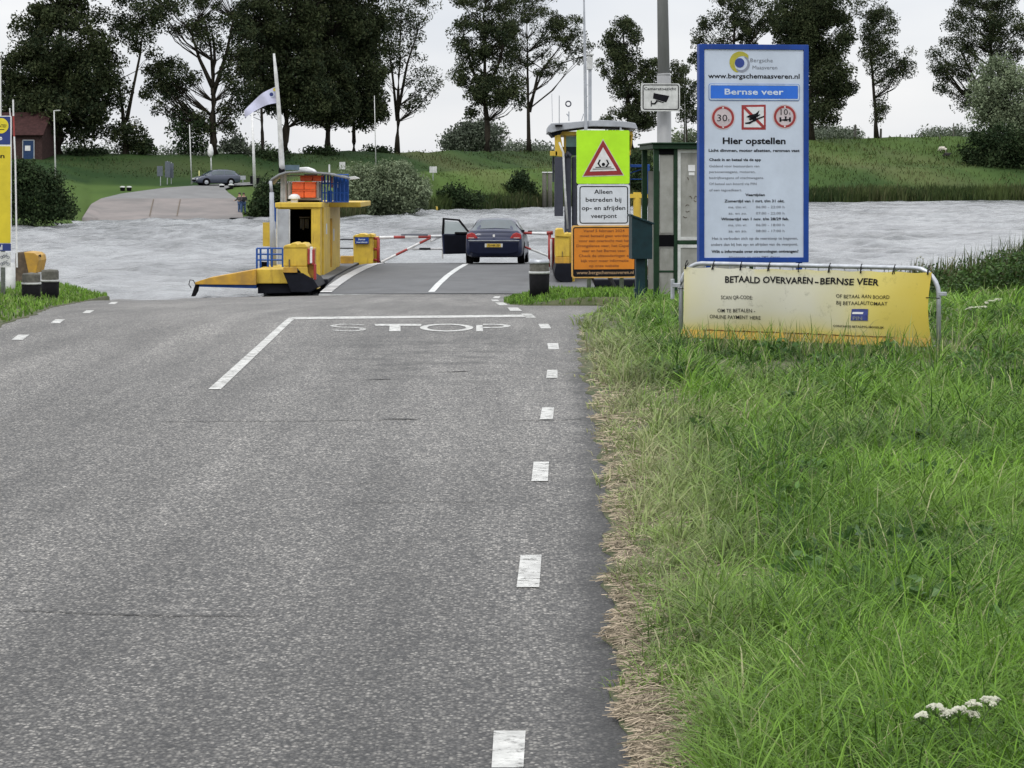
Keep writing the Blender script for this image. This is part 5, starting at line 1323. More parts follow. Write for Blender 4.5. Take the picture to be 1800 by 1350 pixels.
mb = MB(); B.rr(mb, 1126.5, 1195.5, 146.5, 195.5, 4, 0, 0.02); w = B.part('board', mb, M['offwhite'])
mb = MB(); B.frame(mb, 1129.5, 1193.5, 148.5, 193, 4, 1.6, -0.003, 0); mb.build('black_border', M['ink'], w)
mb = MB(); B.text(mb, 'Cameratoezicht', 1132, 1188.5, 158.5, 5.2, -0.003, 0.012); mb.build('lettering', M['ink'], w)
mb = MB()
B.poly(mb, [(1147.5, 173), (1171, 180), (1174, 174.5), (1176.5, 168.5), (1149, 163.5)], -0.004, 0)
B.poly(mb, [(1153, 175.5), (1167, 179.7), (1166, 181), (1155, 178)], -0.005, 0)
B.poly(mb, [(1144, 187), (1145.5, 187), (1145.5, 177), (1144, 177)], -0.006, 0); B.poly(mb, [(1145.5, 183.5), (1151.5, 183.5), (1156, 178.5), (1154, 176.5), (1150, 181), (1145.5, 181)], -0.007, 0)
mb.build('camera_pictogram', M['ink'], w)

# ================================================================== bollards
def bollard(label, px, yb, d, h, w, group, ring=True, wood=True, rz=0.0):
    b = WP(px, yb, d); s = d / F
    r = w / 2 * s; H = h * s
    o = empty('bollard', (b[0], b[1], b[2] - 0.03), rz, label, 'bollard', group)
    MB().lathe([(r * 0.94, 0), (r * 0.96, H * 0.25), (r, H * 0.62)], n=24).build('sleeve', M['rubber'], o, smooth=True)
    MB().lathe([(r * 1.03, H * 0.62), (r * 1.04, H * 0.67), (r * 1.02, H * 0.68)], n=24).build('reflective_band', M['offwhite'], o, smooth=True)
    mb = MB().lathe([(r * 0.95, H * 0.5), (r * 0.95, H * 0.93), (r * 0.86, H * 0.975), (r * 0.5, H * 0.985), (r * 0.1, H * 1.0)], n=24)
    mb.build('timber_core', M['wood'], o, smooth=False)
    return o
GBo = 'black sleeved timber bollards beside the near ramp'
bollard('lower black sleeved bollard on the left verge, in front of the yellow steel block', 55, 531, 44.5, 55, 34, GBo, rz=0.3)
bollard('right one of the two bollards together on the left verge', 88, 529, 46.5, 59, 32, GBo, rz=1.0)
b = bollard('single black sleeved bollard with silver top standing in the grass island', 948, 521, 46, 69, 36, GBo, rz=0.6)
MB().lathe([(0.185, 0.62), (0.19, 0.64), (0.175, 0.70), (0.16, 0.70), (0.16, 0.64)], n=24).build('steel_collar', M['galv'], b, smooth=True)

# ================================================================== yellow board at the left edge
D = 44.0
B = Board('signboard', 'tall yellow and blue signboard cut off by the left edge of the photo', 'sign', -20, 540, D, math.radians(-3))
for a, b_ in ((0, 8), (-74, -66)):
    mb = MB(); mb.cyl((B.X((a + b_) / 2), 0.06, -0.2), (B.X((a + b_) / 2), 0.06, B.Z(210)), 0.04); B.part('post', mb, M['galv'], smooth=True)
mb = MB(); B.rr(mb, -95, 20.5, 203.5, 441, 3, 0.0, 0.02); w = B.part('board', mb, M['white'])
mb = MB(); B.rr(mb, -92, 18.5, 205, 254, 2, -0.004, 0); nv = mat('board_navy', (0.012, 0.03, 0.16), 0.5); mb.build('blue_field', nv, w); mb = MB(); B.rr(mb, -92, 19.5, 428, 441, 1, -0.004, 0); mb.build('blue_strip', nv, w)
mb = MB(); B.rr(mb, -92, 19, 257, 427, 2, -0.005, 0); mb.build('yellow_field', M['sign_yellow'], w)
mb = MB(); B.ring(mb, 2, 221, 0, 13.5, -0.007, -0.004, 24); mb.build('yellow_disc', mat('disc_yellow', (0.68, 0.56, 0.02), 0.5), w)
mb = MB(); B.text(mb, 'GRATIS!', -10, 11.5, 224, 5.5, -0.008, 0.02); B.box(mb, -6, 8, 227, 228.4, -0.008, -0.007); B.text(mb, 'Opstappen', -70, 8.5, 278, 8.5, -0.006, 0.02); mb.build('lettering', M['ink'], w)
mb = MB(); B.text(mb, 'Bernse', -60, 4.5, 246, 9, -0.0055, 0.02); B.text(mb, 'veren.nl', -40, 4.5, 439, 9, -0.0055, 0.02); mb.build('white_lettering', M['white'], w)
mb = MB(); B.box(mb, -30, 19, 443, 470, -0.004, 0.012); w = B.part('cycle_board', mb, M['offwhite'])
mb = MB()
for cx_, cy_ in ((3.5, 452), (14.5, 452), (3.5, 464), (14.5, 464)): B.ring(mb, cx_, cy_, 1.9, 2.8, -0.007, -0.004, 16)
for cy_ in (452, 464):
    for a, b_ in (((3.5, cy_), (7, cy_ - 4)), ((7, cy_ - 4), (12, cy_ - 4)), ((12, cy_ - 4), (14.5, cy_)), ((7, cy_ - 4), (9, cy_)), ((9, cy_), (12, cy_ - 4)), ((3.5, cy_), (9, cy_)), ((11.5, cy_ - 6), (13.5, cy_ - 6))):
        mb.tube([(B.X(a[0]), -0.006, B.Z(a[1])), (B.X(b_[0]), -0.006, B.Z(b_[1]))], 0.005, 4)
mb.build('cycle_pictogram', M['ink_grey'], w)
B = Board('steel_pipe_post', 'weathered grey steel pipe standing behind the yellow and blue signboard', 'post', 18, 512, 50.0)
mb = MB(); mb.cyl((0, 0, -0.3), (0, 0, B.Z(462)), 9 * B.s, 9 * B.s, 18); B.part('pipe', mb, M['offwhite'], smooth=True)
B = Board('striped_pole', 'thin leaning red and white pole right behind the yellow signboard', 'pole', 28, 400, 60.0)
for k, (a, b_, m_) in enumerate((((23, 175), (23.6, 204), 'white'), ((23.6, 204), (25, 240), 'red'), ((25, 240), (27, 285), 'white'), ((27, 285), (30, 470), 'white'))):
    mb = MB(); mb.cyl((B.X(a[0]), 0, B.Z(a[1])), (B.X(b_[0]), 0, B.Z(b_[1])), 0.02, n=8); B.part('pole_section', mb, M[m_])
B = Board('white_pole', 'thin white pole rising above the yellow and blue signboard', 'pole', 3, 505, 52.0)
mb = MB(); mb.cyl((0, 0, -0.2), (B.X(0), 0, B.Z(105)), 0.022, n=8); mb.cyl((B.X(17), 0, B.Z(190)), (B.X(18), 0, B.Z(204)), 0.012, n=6); B.part('pole', mb, M['white'])

# ================================================================== yellow steel block behind the bollards
D = 62.0
root = empty('mooring_block', (WP(45, 505, D)[0], D, WP(45, 516, D)[2]), 0, 'rusty dark steel block with a sloping yellow plate behind the two left bollards', 'mooring block')
mb = MB(); mb.pprism([(26, 512), (52, 512), (50, 446), (40, 443), (27, 444)], D, D + 1.2); mb.build('rusty_body', M['rust'], root, world=True, bevel=0.02)
mb = MB(); mb.pprism([(50, 480), (63, 480), (68, 458), (66, 449), (60, 444.5), (42, 443)], D - 0.15, D + 0.9); mb.build('yellow_plate', M['yellow_dark'], root, world=True, bevel=0.015)
mb = MB(); mb.tube([WP(68, 450, D), WP(71, 448, D), WP(71, 452, D)], 0.02, 6); mb.build('shackle', M['rubber'], root, world=True)
# steel cable across the river to the far side
c0, c1 = WP(68, 458, D), WP(452, 452, 96)
# ================================================================== ferry
fr = empty('ferry', (-1.5, 66, -1.4), 0, 'yellow and black vehicle ferry moored at the end of the road with its flap down', 'ferry')
def P_(name, mb, m, parent=fr, **k): return mb.build(name, m, parent, world=True, **k)
def zdeck(d): return float(np.interp(d, [65.6, 68.5, 72, 76, 80, 84, 87, 89], [-1.20, -1.08, -0.985, -0.935, -0.925, -1.0, -1.12, -1.22]))
# deck: lengthwise strips
rows = []
for d in np.arange(65.6, 89.01, 0.4):
    xl = np.interp(d, [65.6, 72, 89], [-4.95, -4.95, -4.6]); rows.append([(xl, d, zdeck(d)), (-2, d, zdeck(d) + 0.015), (0.3, d, zdeck(d) + 0.015), (2.2, d, zdeck(d))])
P_('deck', MB().grid(rows), M['deck'], smooth=True)
mb = MB(); mb.box(-4.95, 2.2, 65.55, 65.7, -1.30, -1.205); P_('flap_edge', mb, M['offwhite'])
mb = MB(); mb.prism([(-6.6, -1.15), (-6.6, -1.9), (4.3, -1.9), (4.3, -1.15)], 69.0, 88.5); mb.box(-6.6, -4.96, 69, 88.5, -1.15, -0.96); mb.box(2.21, 4.3, 69, 88.5, -1.15, -0.96)
P_('hull', mb, M['black'], bevel=0.03)
mb = MB(); mb.box(-6.55, -4.97, 69.02, 88.4, -0.958, -0.945); mb.box(2.22, 4.25, 69.02, 88.4, -0.958, -0.945); P_('side_deck', mb, M['deck'])
# striped curb line left, centre line
def deckstrip(name, x0f, x1f, w, d0, d1, m, dash=None, lift=0.022):
    mb = MB(); d = d0
    while d < d1:
        e = min(d1, d + (dash[0] if dash else 0.5)); r_ = []
        n = 3
        for k in range(n + 1):
            q = d + (e - d) * k / n; f = (q - d0) / (d1 - d0); x = x0f * (1 - f) + x1f * f
            r_.append([(x - w / 2, q, zdeck(q) + lift), (x + w / 2, q, zdeck(q) + lift)])
        mb.grid(r_); d = e + (dash[1] if dash else 0)
    return P_(name, mb, m)
deckstrip('edge_stripe', -4.80, -4.22, 0.30, 66.0, 84.0, M['white'], (0.30, 0.14))
deckstrip('centre_line', -2.08, -1.3, 0.17, 66.0, 83.5, M['offwhite'])
# near left wedge, pontoon and its black belly
mb = MB(); mb.pprism([(343, 500), (343, 496), (365, 489), (450, 473.5), (450, 501)], 66.6, 67.6); P_('wedge_ramp', mb, M['yellow_dark'], bevel=0.01)
mb = MB(); mb.pprism([(350, 504), (350, 500), (450, 500.5), (450, 507)], 66.7, 67.4); P_('wedge_keel', mb, M['blue'])
mb = MB(); mb.pprism([(336, 521), (343, 500), (349, 500), (347, 512), (342, 521)], 66.65, 66.9); P_('hook', mb, M['rubber'], bevel=0.01)
mb = MB(); mb.tube([WP(345, 503, 66.8), WP(340, 493, 66.8), WP(334, 492, 66.8), WP(332, 500, 66.9), WP(336, 506, 67)], 0.012, 6); P_('hose', mb, M['rubber'], smooth=True)
mb = MB(); mb.pbox(450, 507, 473, 498.5, 66.8, 70.5); P_('pontoon', mb, M['yellow'], bevel=0.02)
mb = MB(); mb.pbox(453, 512, 498.5, 516, 66.9, 70.5); P_('pontoon_belly', mb, M['black'], bevel=0.02)
mb = MB(); mb.pprism([(497, 478), (503, 492), (512, 514), (545, 514), (560, 505), (552, 492), (532, 480)], 66.4, 69); P_('gate_base', mb, M['black'], bevel=0.02)
mb = MB(); mb.pprism([(498, 479), (498, 470), (522, 470), (522, 479)], 66.35, 66.5); P_('hazard_plate', mb, M['yellow_dark'])
# front gate cabinet
def cabinet(x0, x1, y0, y1, d, m=M['yellow'], side=None):
    mb = MB(); mb.pbox(x0, x1, y0, y1, d, d + 1.5); c = P_('gate_cabinet', mb, m, bevel=0.035)
    mb = MB(); w = x1 - x0
    mb.pprism([(x0 - 0.5, y0 + 2), (x0 + 2, y0 - 3), (x0 + w * 0.30, y0 - 4), (x0 + w * 0.36, y0 - 7), (x0 + w * 0.52, y0 - 7), (x0 + w * 0.58, y0 - 4.5), (x0 + w * 0.72, y0 - 6.5), (x0 + w * 0.9, y0 - 5.5), (x1, y0 - 1), (x1 + 0.5, y0 + 2)], d - 0.02, d + 1.45)
    mb.build('lid', m, c, world=True, bevel=0.02); return c
c = cabinet(498, 540, 434, 469, 66.5)
mb = MB(); mb.pprism([(520, 469), (540, 469), (541, 480), (551, 497), (559, 508), (548, 508), (536, 492), (528, 478)], 66.45, 67.4); mb.build('cabinet_bracket', M['yellow'], c, world=True, bevel=0.01)
mb = MB(); mb.pbox(507.5, 509.2, 456, 470, 66.46, 66.5); mb.build('crack_mark', M['rust'], c, world=True)
# folded red white boom beside the cabinet
mb = MB(); mb.pbox(541, 553, 436, 499, 66.7, 67.3); fb = P_('folded_boom', mb, M['yellow_dark'], bevel=0.02)
for x0, x1, y0, y1, mm in ((539.5, 544.5, 437, 465, 'red'), (544.5, 549.5, 434, 463, 'white'), (548, 553, 438, 466, 'red'), (551, 555.5, 464, 492, 'red'), (549.5, 552.5, 490, 500, 'offwhite')):
    mb = MB(); mb.pbox(x0, x1, y0, y1, 66.55, 66.72); mb.build('boom_section', M[mm], fb, world=True, bevel=0.02)
# left railing, bollard, light column, banner board
mb = MB()
for x in (451.5, 458, 471, 478, 497): mb.tube([WP(x, 473, 68.5), WP(x, 436.5, 68.5)], 0.03, 6)
for y in (436.5, 447, 457): mb.tube([WP(451.5, y, 68.5), WP(497, y, 68.5)], 0.025, 6)
P_('railing', mb, M['blue'])
mb = MB(); mb.cyl(WP(465, 473, 68.8), WP(465, 460, 68.8), 0.11, 0.11, 14); bo = P_('bitt', mb, M['rubber'])
mb = MB(); mb.cyl(WP(465, 460, 68.8), WP(465, 456.5, 68.8), 0.115, 0.09, 14); mb.build('bitt_cap', M['offwhite'], bo, world=True)
mb = MB(); mb.cyl(WP(479.5, 474, 69.6), WP(477.5, 338, 69.6), 0.075, 0.06, 12); mb.cyl(WP(477.5, 338, 69.6), WP(475.5, 318, 69.6), 0.045, 0.04, 10); P_('light_column', mb, M['grey'], smooth=True)
mb = MB(); mb.pbox(462, 475, 391, 433, 70, 70.06); P_('yellow_board', mb, M['yellow'])
mb = MB(); mb.tube([WP(474.5, 388, 69.7), WP(481, 390, 69.7), WP(483.5, 473, 69.7)], 0.05, 8); P_('exhaust_pipe', mb, M['grey'], smooth=True)
mb = MB(); mb.pbox(481, 486, 357, 378, 71.6, 71.8); mb.pbox(482.5, 486, 378, 402, 71.6, 71.8); P_('blue_post', mb, M['blue'])
# cabin
cd = 71.5
cb = MB()
x_l, x_r = WP(485.5, 0, cd)[0], WP(563, 0, cd)[0]; z0, z1 = -0.97, WP(0, 365, cd)[2]
dl, dr = WP(488, 0, cd)[0], WP(547, 0, cd)[0]
zd = WP(0, 367.5, cd)[2]
cb.box(dr, x_r, cd, cd + 0.08, z0, z1); cb.box(x_l, dl, cd, cd + 0.08, z0, z1); cb.box(dl, dr, cd, cd + 0.08, zd, z1)
cb.box(x_r - 0.08, x_r, cd + 0.08, cd + 8.2, z0, z1); cb.box(x_l, x_l + 0.08, cd + 0.08, cd + 8.2, z0, z1); cb.box(x_l + 0.08, x_r - 0.08, cd + 8.1, cd + 8.2, z0, z1)
cb.box(x_r - 0.01, x_r + 0.05, cd + 0.7, cd + 5.5, z0, z1)
cab = P_('cabin', cb, M['yellow'], bevel=0.015)
mb = MB(); mb.box(x_l - 0.03, x_r + 0.04, cd - 0.05, cd + 8.3, z1, z1 + 0.14); mb.box(x_r + 0.04, x_r + 0.95, cd + 3.0, cd + 8.3, z1 - 0.02, z1 + 0.13); mb.build('roof', M['yellow'], cab, world=True, bevel=0.02)
mb = MB(); mb.box(x_l + 0.1, x_r - 0.1, cd + 3.0, cd + 3.05, z0, z1); mb.box(x_l + 0.1, x_r - 0.1, cd + 0.1, cd + 3.0, z0, z0 + 0.02); mb.box(dl + 0.35, dr - 0.1, cd + 1.2, cd + 1.8, z0 + .02, z0 + 0.9); mb.build('dark_interior', M['dark'], cab, world=True)
mb = MB()
for x in (529, 533, 537.5, 541): mb.tube([WP(x, 385, cd + 2.6), WP(x, 400 + (x % 3) * 2, cd + 2.6)], 0.03, 5)
mb.pbox(526, 544, 381, 383.5, cd + 2.6, cd + 2.7); mb.build('hanging_gear', M['offwhite'], cab, world=True)
mb = MB(); mb.pbox(487.5, 508, 368, 473, cd - 0.12, cd - 0.06); dr_ = mb.build('door', M['grey'], cab, world=True, bevel=0.01)
mb = MB(); mb.pbox(486, 488, 367, 474, cd - 0.14, cd - 0.04); mb.pbox(508, 509.5, 368, 474, cd - 0.14, cd - 0.04); mb.build('door_rim', M['offwhite'], dr_, world=True)
mb = MB(); mb.tube([(x_r + 0.05, cd + 3.3, z0 + 0.15), (x_r + 0.06, cd + 3.3, z1 - 0.35)], 0.05, 6); mb.build('side_pipe', M['yellow_dark'], cab, world=True)
mb = MB(); mb.box(x_r + 0.05, x_r + 0.07, cd + 3.8, cd + 5.2, z0 + 0.2, z1 - 0.45); mb.build('side_door', M['yellow'], cab, world=True, bevel=0.02)
mb = MB(); mb.box(x_r + 0.05, x_r + 0.056, cd + 1.5, cd + 1.9, z0 + 1.15, z0 + 1.45); mb.box(x_r + 0.071, x_r + 0.075, cd + 4.2, cd + 4.6, z0 + 0.9, z0 + 1.25); mb.build('notice', M['sign_white'], cab, world=True)
# upper deck gear
ud = 73.0
mb = MB(); mb.pbox(493, 499, 304, 357, ud, ud + 0.3); mb.cyl(WP(502, 357, ud), WP(501, 304, ud), 0.045, n=10); P_('funnel', mb, M['offwhite'], bevel=0.02)
mb = MB(); mb.lathe([(0.10, 0), (0.10, 0.12), (0.17, 0.125), (0.16, 0.19), (0.09, 0.25), (0.02, 0.26)], WP(517.5, 357, ud - 0.6), 18); P_('mushroom_vent', mb, M['white'], smooth=False)
mb = MB(); mb.pbox(505.5, 511, 319.5, 350, ud, ud + 0.3); mb.pbox(511, 565, 348, 352, ud, ud + 0.5); mb.pbox(556, 560.5, 319, 350, ud, ud + 0.3); mb.pbox(504, 566, 308, 310, ud + .6, ud + 0.7); mb.pbox(561, 566, 320, 357, ud + .2, ud + .5)
P_('rack', mb, M['offwhite'], bevel=0.01)
mb = MB(); mb.pbox(511, 561, 352, 356.5, ud + .1, ud + 0.5); P_('dark_shelf', mb, M['black'])
GO = 'orange life raft boxes on the upper deck of the ferry'
def obox(x0, x1, y0, y1, d, lab):
    a = WP((x0 + x1) / 2, y1, d); o = empty('life_jacket_box', (a[0], a[1], a[2]), 0, lab, 'box', GO)
    mb = MB(); mb.pbox(x0, x1, y0 + 2.2, y1, d, d + 0.5); mb.build('box', M['orange'], o, world=True, bevel=0.02)
    mb = MB(); mb.pbox(x0 - 0.4, x1 + 0.4, y0, y0 + 2.2, d - 0.02, d + 0.52); mb.build('lid', M['orange'], o, world=True, bevel=0.01)
obox(513.5, 534, 319.5, 333, ud - .3, 'upper left orange box of the stack of four on the ferry cabin')
obox(534.8, 555, 319.5, 333, ud - .3, 'upper right orange box of the stack of four on the ferry cabin')
obox(513.5, 534, 333.4, 347.6, ud - .3, 'bottom left orange box, half hidden by the white mushroom vent')
obox(534.8, 555, 333.4, 347.6, ud - .3, 'bottom right orange box of the stack of four on the ferry cabin')
obox(527.5, 549, 308.5, 318.6, ud, 'flat orange box on top of the stack, nearer the white funnel')
obox(549.8, 568, 308.5, 318.6, ud, 'flat orange box on top of the stack, nearer the blue railing')
mb = MB(); mb.pbox(534, 556, 305.5, 308, ud + .1, ud + .5); P_('white_lid', mb, M['white'], bevel=0.01)
mb = MB()
for x in (566, 571, 576, 581, 587): mb.tube([WP(x, 355, ud), WP(x, 307, ud)], 0.022, 6)
for y in (355, 339, 323, 307): mb.tube([WP(566, y, ud), WP(613, y, ud)], 0.018, 6)
for x in (592, 598, 605, 612): mb.tube([WP(x, 355, ud), WP(x, 310, ud)], 0.022, 6)
P_('upper_railing', mb, M['blue'])
mb = MB(); mb.pbox(588, 613, 309, 354, ud + 1.2, ud + 1.26); mb.pbox(575, 583, 335, 354, ud + .5, ud + .9); P_('blue_panel', mb, M['blue'])
mb = MB()
for x, y0, y1 in ((569, 309, 322), (575, 308, 328), (582, 310, 330)): mb.pbox(x, x + 3, y0, y1, ud + 0.3, ud + 0.4)
P_('red_white_tape', mb, mat('faded_red', (0.45, 0.16, 0.18), 0.6))
mb = MB(); mb.pbox(569, 573, 328, 352, ud + .3, ud + .4); mb.pbox(591, 594, 320, 330, ud + 0.3, ud + .4); P_('pale_gear', mb, M['sign_white'])
mb = MB(); rows = []
for dd in (0, 1.2):
    rows.append([WP(x, y, ud) for x, y in ((474, 322), (480, 313.5), (493, 305.5), (505, 301.5), (535, 299.5), (552, 301.5), (580, 304), (613, 311), (615, 313))])
    rows[-1] = [(a, b_ - 0.6 + dd * 1.4, c_ + 0.0) for a, b_, c_ in rows[-1]]
mb.grid(rows); o = P_('canopy', mb, mat('canopy_grey', (0.17, 0.18, 0.19), .6), smooth=True); md = o.modifiers.new('thick', 'SOLIDIFY'); md.thickness = 0.06
mb = MB(); mb.pprism([(612, 316), (612, 311), (622, 309.5), (631, 313.5), (624, 315)], ud, ud + .6); P_('canopy_end', mb, M['offwhite'])
mb = MB(); mb.pprism([(524, 301), (525, 294.5), (538, 293.5), (548, 297), (553, 302)], ud, ud + 1); P_('dome', mb, M['white'], bevel=0.03)
mb = MB(); mb.pbox(501, 526, 290, 299, ud - 0.2, ud - 0.12); P_('solar_panel', mb, mat('panel_slate', (0.07, 0.11, 0.14), 0.4, var=0.3))
mb = MB(); mb.pbox(577.5, 580, 289, 303, ud, ud + 0.1); P_('small_aerial', mb, M['offwhite'])
mb = MB(); mb.tube([WP(497, 304, 73), WP(495.5, 290, 73), WP(490, 190, 73), WP(485, 130, 73), WP(481.5, 94, 73)], [0.085, 0.08, 0.06, 0.052, 0.03], 12); P_('mast', mb, M['offwhite'], smooth=True)
mb = MB(); mb.pprism([(489, 304), (490, 294), (494, 298), (500, 297), (500, 304)], 72.8, 73.2); P_('mast_foot', mb, M['rubber'], bevel=0.02)

# flag
rows = []
for i in range(19):
    u = i / 18; col = []
    for j in range(9):
        w = j / 8
        tx = 484.5 + (430 - 484.5) * u + 2.2 * w * (1 - u); top = 152 + 42 * u - 6 * math.sin(u * PI); bot = 181 + 24 * u - 4 * math.sin(u * PI * 1.2)
        p = WP(tx, top + (bot - top) * w, 73); col.append((p[0], p[1] + 0.06 * math.sin(u * 11 + w * 2), p[2]))
    rows.append(col)
flag = MB().grid(rows).build('flag', mat('flag_cloth', (0.52, 0.53, 0.68), 0.85, var=0.1, vscale=5), None, smooth=True)
tag(flag, 'pale lavender flag flying left from the white ferry mast', 'flag')
fl = flag.location
def fdisc(name, u0, w0, r, r1, m_, off, u_scale=1.0):
    mb = MB(); c_ = WP(484.5 - 54.5 * u0 + 2 * w0, 152 + 42 * u0 - 6 * math.sin(u0 * PI) + (29 - 30 * u0) * w0, 73)
    yy = c_[1] + 0.06 * math.sin(u0 * 11 + w0 * 2) - off
    k = 20; A = [(c_[0] - fl.x + r * math.cos(2 * PI * i / k), yy - fl.y, c_[2] - fl.z + r * math.sin(2 * PI * i / k)) for i in range(k)]
    mb.add(A, [tuple(range(k))]); mb.build(name, m_, flag)
fdisc('emblem_ring', 0.15, 0.42, 0.085, 0, M['sign_white'], 0.035); fdisc('emblem_disc', 0.15, 0.42, 0.055, 0, mat('flag_navy', (0.02, 0.03, 0.14), 0.8), 0.04)
fdisc('emblem_corner', 0.04, 0.16, 0.05, 0, mat('flag_yellow', (0.5, 0.42, 0.08), 0.8), 0.03)

# rear left cabinet with blue plate, bulwark and gate booms at the far end
c2 = MB(); c2.pbox(621, 656, 416, 468, 83, 84.2); cc = P_('rear_cabinet', c2, M['yellow'], bevel=0.03)
mb = MB(); mb.pprism([(620, 417), (622, 413.5), (628, 413), (631, 411), (640, 411), (644, 412.5), (650, 411), (657, 412.5), (658, 417)], 82.95, 84.2); mb.build('lid', M['yellow'], cc, world=True, bevel=0.01)
mb = MB(); mb.pbox(657, 664, 416, 466, 83.5, 84.4); mb.build('side_box', M['yellow'], cc, world=True, bevel=0.02)
mb = MB(); mb.pbox(624, 648, 417.5, 428.5, 82.9, 82.99); pp = mb.build('blue_plate', M['sign_blue'], cc, world=True)
Bx = Board('tmp', 'x', 'x', 624, 468, 82.88)
mb = MB(); Bx.text(mb, 'Bernse', 630, 642, 422.2, 3.3, 0, 0.03); Bx.text(mb, 'veerdienst', 626, 646, 427, 3.0, 0, 0.03)
bl = Bx.o.location.copy(); bpy.data.objects.remove(Bx.o)
mb.v = [(x + bl.x, y + bl.y, z + bl.z) for x, y, z in mb.v]; mb.build('plate_lettering', M['sign_white'], pp, world=True)
mb = MB(); mb.pbox(598, 621, 450, 469, 82, 82.3); P_('bulwark', mb, M['yellow_dark'], bevel=0.02)
mb = MB()
for y in (421, 436.5): mb.tube([WP(598, y, 82), WP(621, y, 82)], 0.02, 6)
P_('bulwark_rail', mb, M['rubber'])
gd = 83.2
mb = MB(); mb.cyl(WP(665, 466, gd), WP(665, 417, gd), 0.055, n=10)
for y in (419, 438, 457): mb.tube([WP(655, y, gd), WP(665, y, gd)], 0.045, 8)
gp = P_('gate_post', mb, M['red'], smooth=True)
mb = MB(); mb.cyl(WP(670, 465, gd), WP(670.01, 465, gd + .12), 0.13, n=14); mb.build('caster_wheel', M['rubber'], gp, world=True)
def boom(a, b, segs, d, r=0.05, name='gate_boom', lift=0):
    mb = MB(); n = len(segs); par = None
    for k, s_ in enumerate(segs):
        f0, f1 = s_[0], s_[1]
        A = WP(a[0] + (b[0] - a[0]) * f0, a[1] + (b[1] - a[1]) * f0, d); C = WP(a[0] + (b[0] - a[0]) * f1, a[1] + (b[1] - a[1]) * f1, d)
        mb = MB(); mb.cyl(A, C, r, n=10)
        if par is None: par = P_(name, mb, M[s_[2]], smooth=False)
        else: mb.build('boom_band', M[s_[2]], par, world=True)
boom((667, 417.5), (757, 416), [(0, .28, 'white'), (.28, .5, 'red'), (.5, .76, 'white'), (.76, 1, 'red')], gd)
boom((670, 461), (757, 418), [(0, .30, 'white'), (.30, .53, 'red'), (.53, .78, 'white'), (.78, 1, 'red')], gd, 0.042)
mb = MB(); mb.pbox(705, 752, 411, 414, gd - .06, gd - .03); P_('boom_plate', mb, M['ink_grey'])
mb = MB(); mb.tube([WP(757, 415.5, gd), WP(779, 415, gd + .3)], 0.045, 8); mb.tube([WP(757, 424, gd), WP(776, 416, gd + .3)], 0.03, 8); mb.tube([WP(722, 437.5, gd), WP(780, 437.5, gd + .3)], 0.035, 8); mb.tube([WP(778, 415, gd + .3), WP(778, 455, gd + .3)], 0.03, 6); P_('white_gate', mb, M['white'])
mb = MB(); mb.tube([WP(737, 437.5, gd - .05), WP(757, 437.5, gd - .05)], 0.037, 8); P_('dark_boom_band', mb, M['ink'])
# right gate
gd = 81.5
boom((965, 411), (905, 409), [(0, .5, 'white'), (.5, .87, 'red'), (.87, 1.0, 'white')], gd, 0.045)
boom((964, 450), (921, 433.5), [(0, .72, 'offwhite'), (.72, 1, 'red')], gd, 0.035)
mb = MB(); mb.pbox(906, 922, 404, 408, gd - .1, gd - .05); P_('boom_plate', mb, M['ink'])
mb = MB(); mb.cyl(WP(966, 470, 78), WP(966, 410, 78), 0.05, n=10); mb.tube([WP(961, 410, 78), WP(972, 409, 78)], 0.06, 8); P_('gate_post', mb, M['red'], smooth=True)
mb = MB(); mb.cyl(WP(971, 478, 76), WP(970, 418, 76), 0.07, 0.09, 10); P_('folded_gate', mb, M['red'], smooth=True)
mb = MB(); mb.cyl(WP(969, 484, 75.8), WP(969, 420, 75.8), 0.03, n=8); P_('gate_pole', mb, M['offwhite'], smooth=True)
# right cabinet and base
rd = 69.5
mb = MB(); mb.pbox(976, 1001, 415, 452, rd, rd + 1.2); rc_ = P_('right_cabinet', mb, M['yellow'], bevel=0.03)
mb = MB(); mb.pprism([(976, 415.5), (977, 404), (980, 402), (990, 402), (992, 411), (1000, 409), (1003, 414), (1001, 417)], rd - .05, rd + 1.2); mb.build('lid', M['yellow'], rc_, world=True, bevel=0.02)
mb = MB(); mb.pbox(976, 1001, 452, 463, rd - .02, rd + .9); mb.build('lower_plate', M['yellow_dark'], rc_, world=True, bevel=0.01)
mb = MB(); mb.pbox(988, 989, 442, 452, rd - .03, rd); mb.build('crack_mark', M['rust'], rc_, world=True)
mb = MB(); mb.pbox(1000, 1010, 410, 500, rd + .3, rd + 1.3); mb.build('cabinet_side', M['yellow'], rc_, world=True, bevel=0.02)
mb = MB(); mb.pprism([(974, 480), (978, 463), (1006, 463), (1006, 499), (992, 499), (976, 490)], rd - .1, rd + 3); P_('right_gate_base', mb, M['black'], bevel=0.02)
mb = MB(); mb.pbox(1004, 1110, 440, 500, 71, 76); P_('engine_casing', mb, M['black'], bevel=0.03)
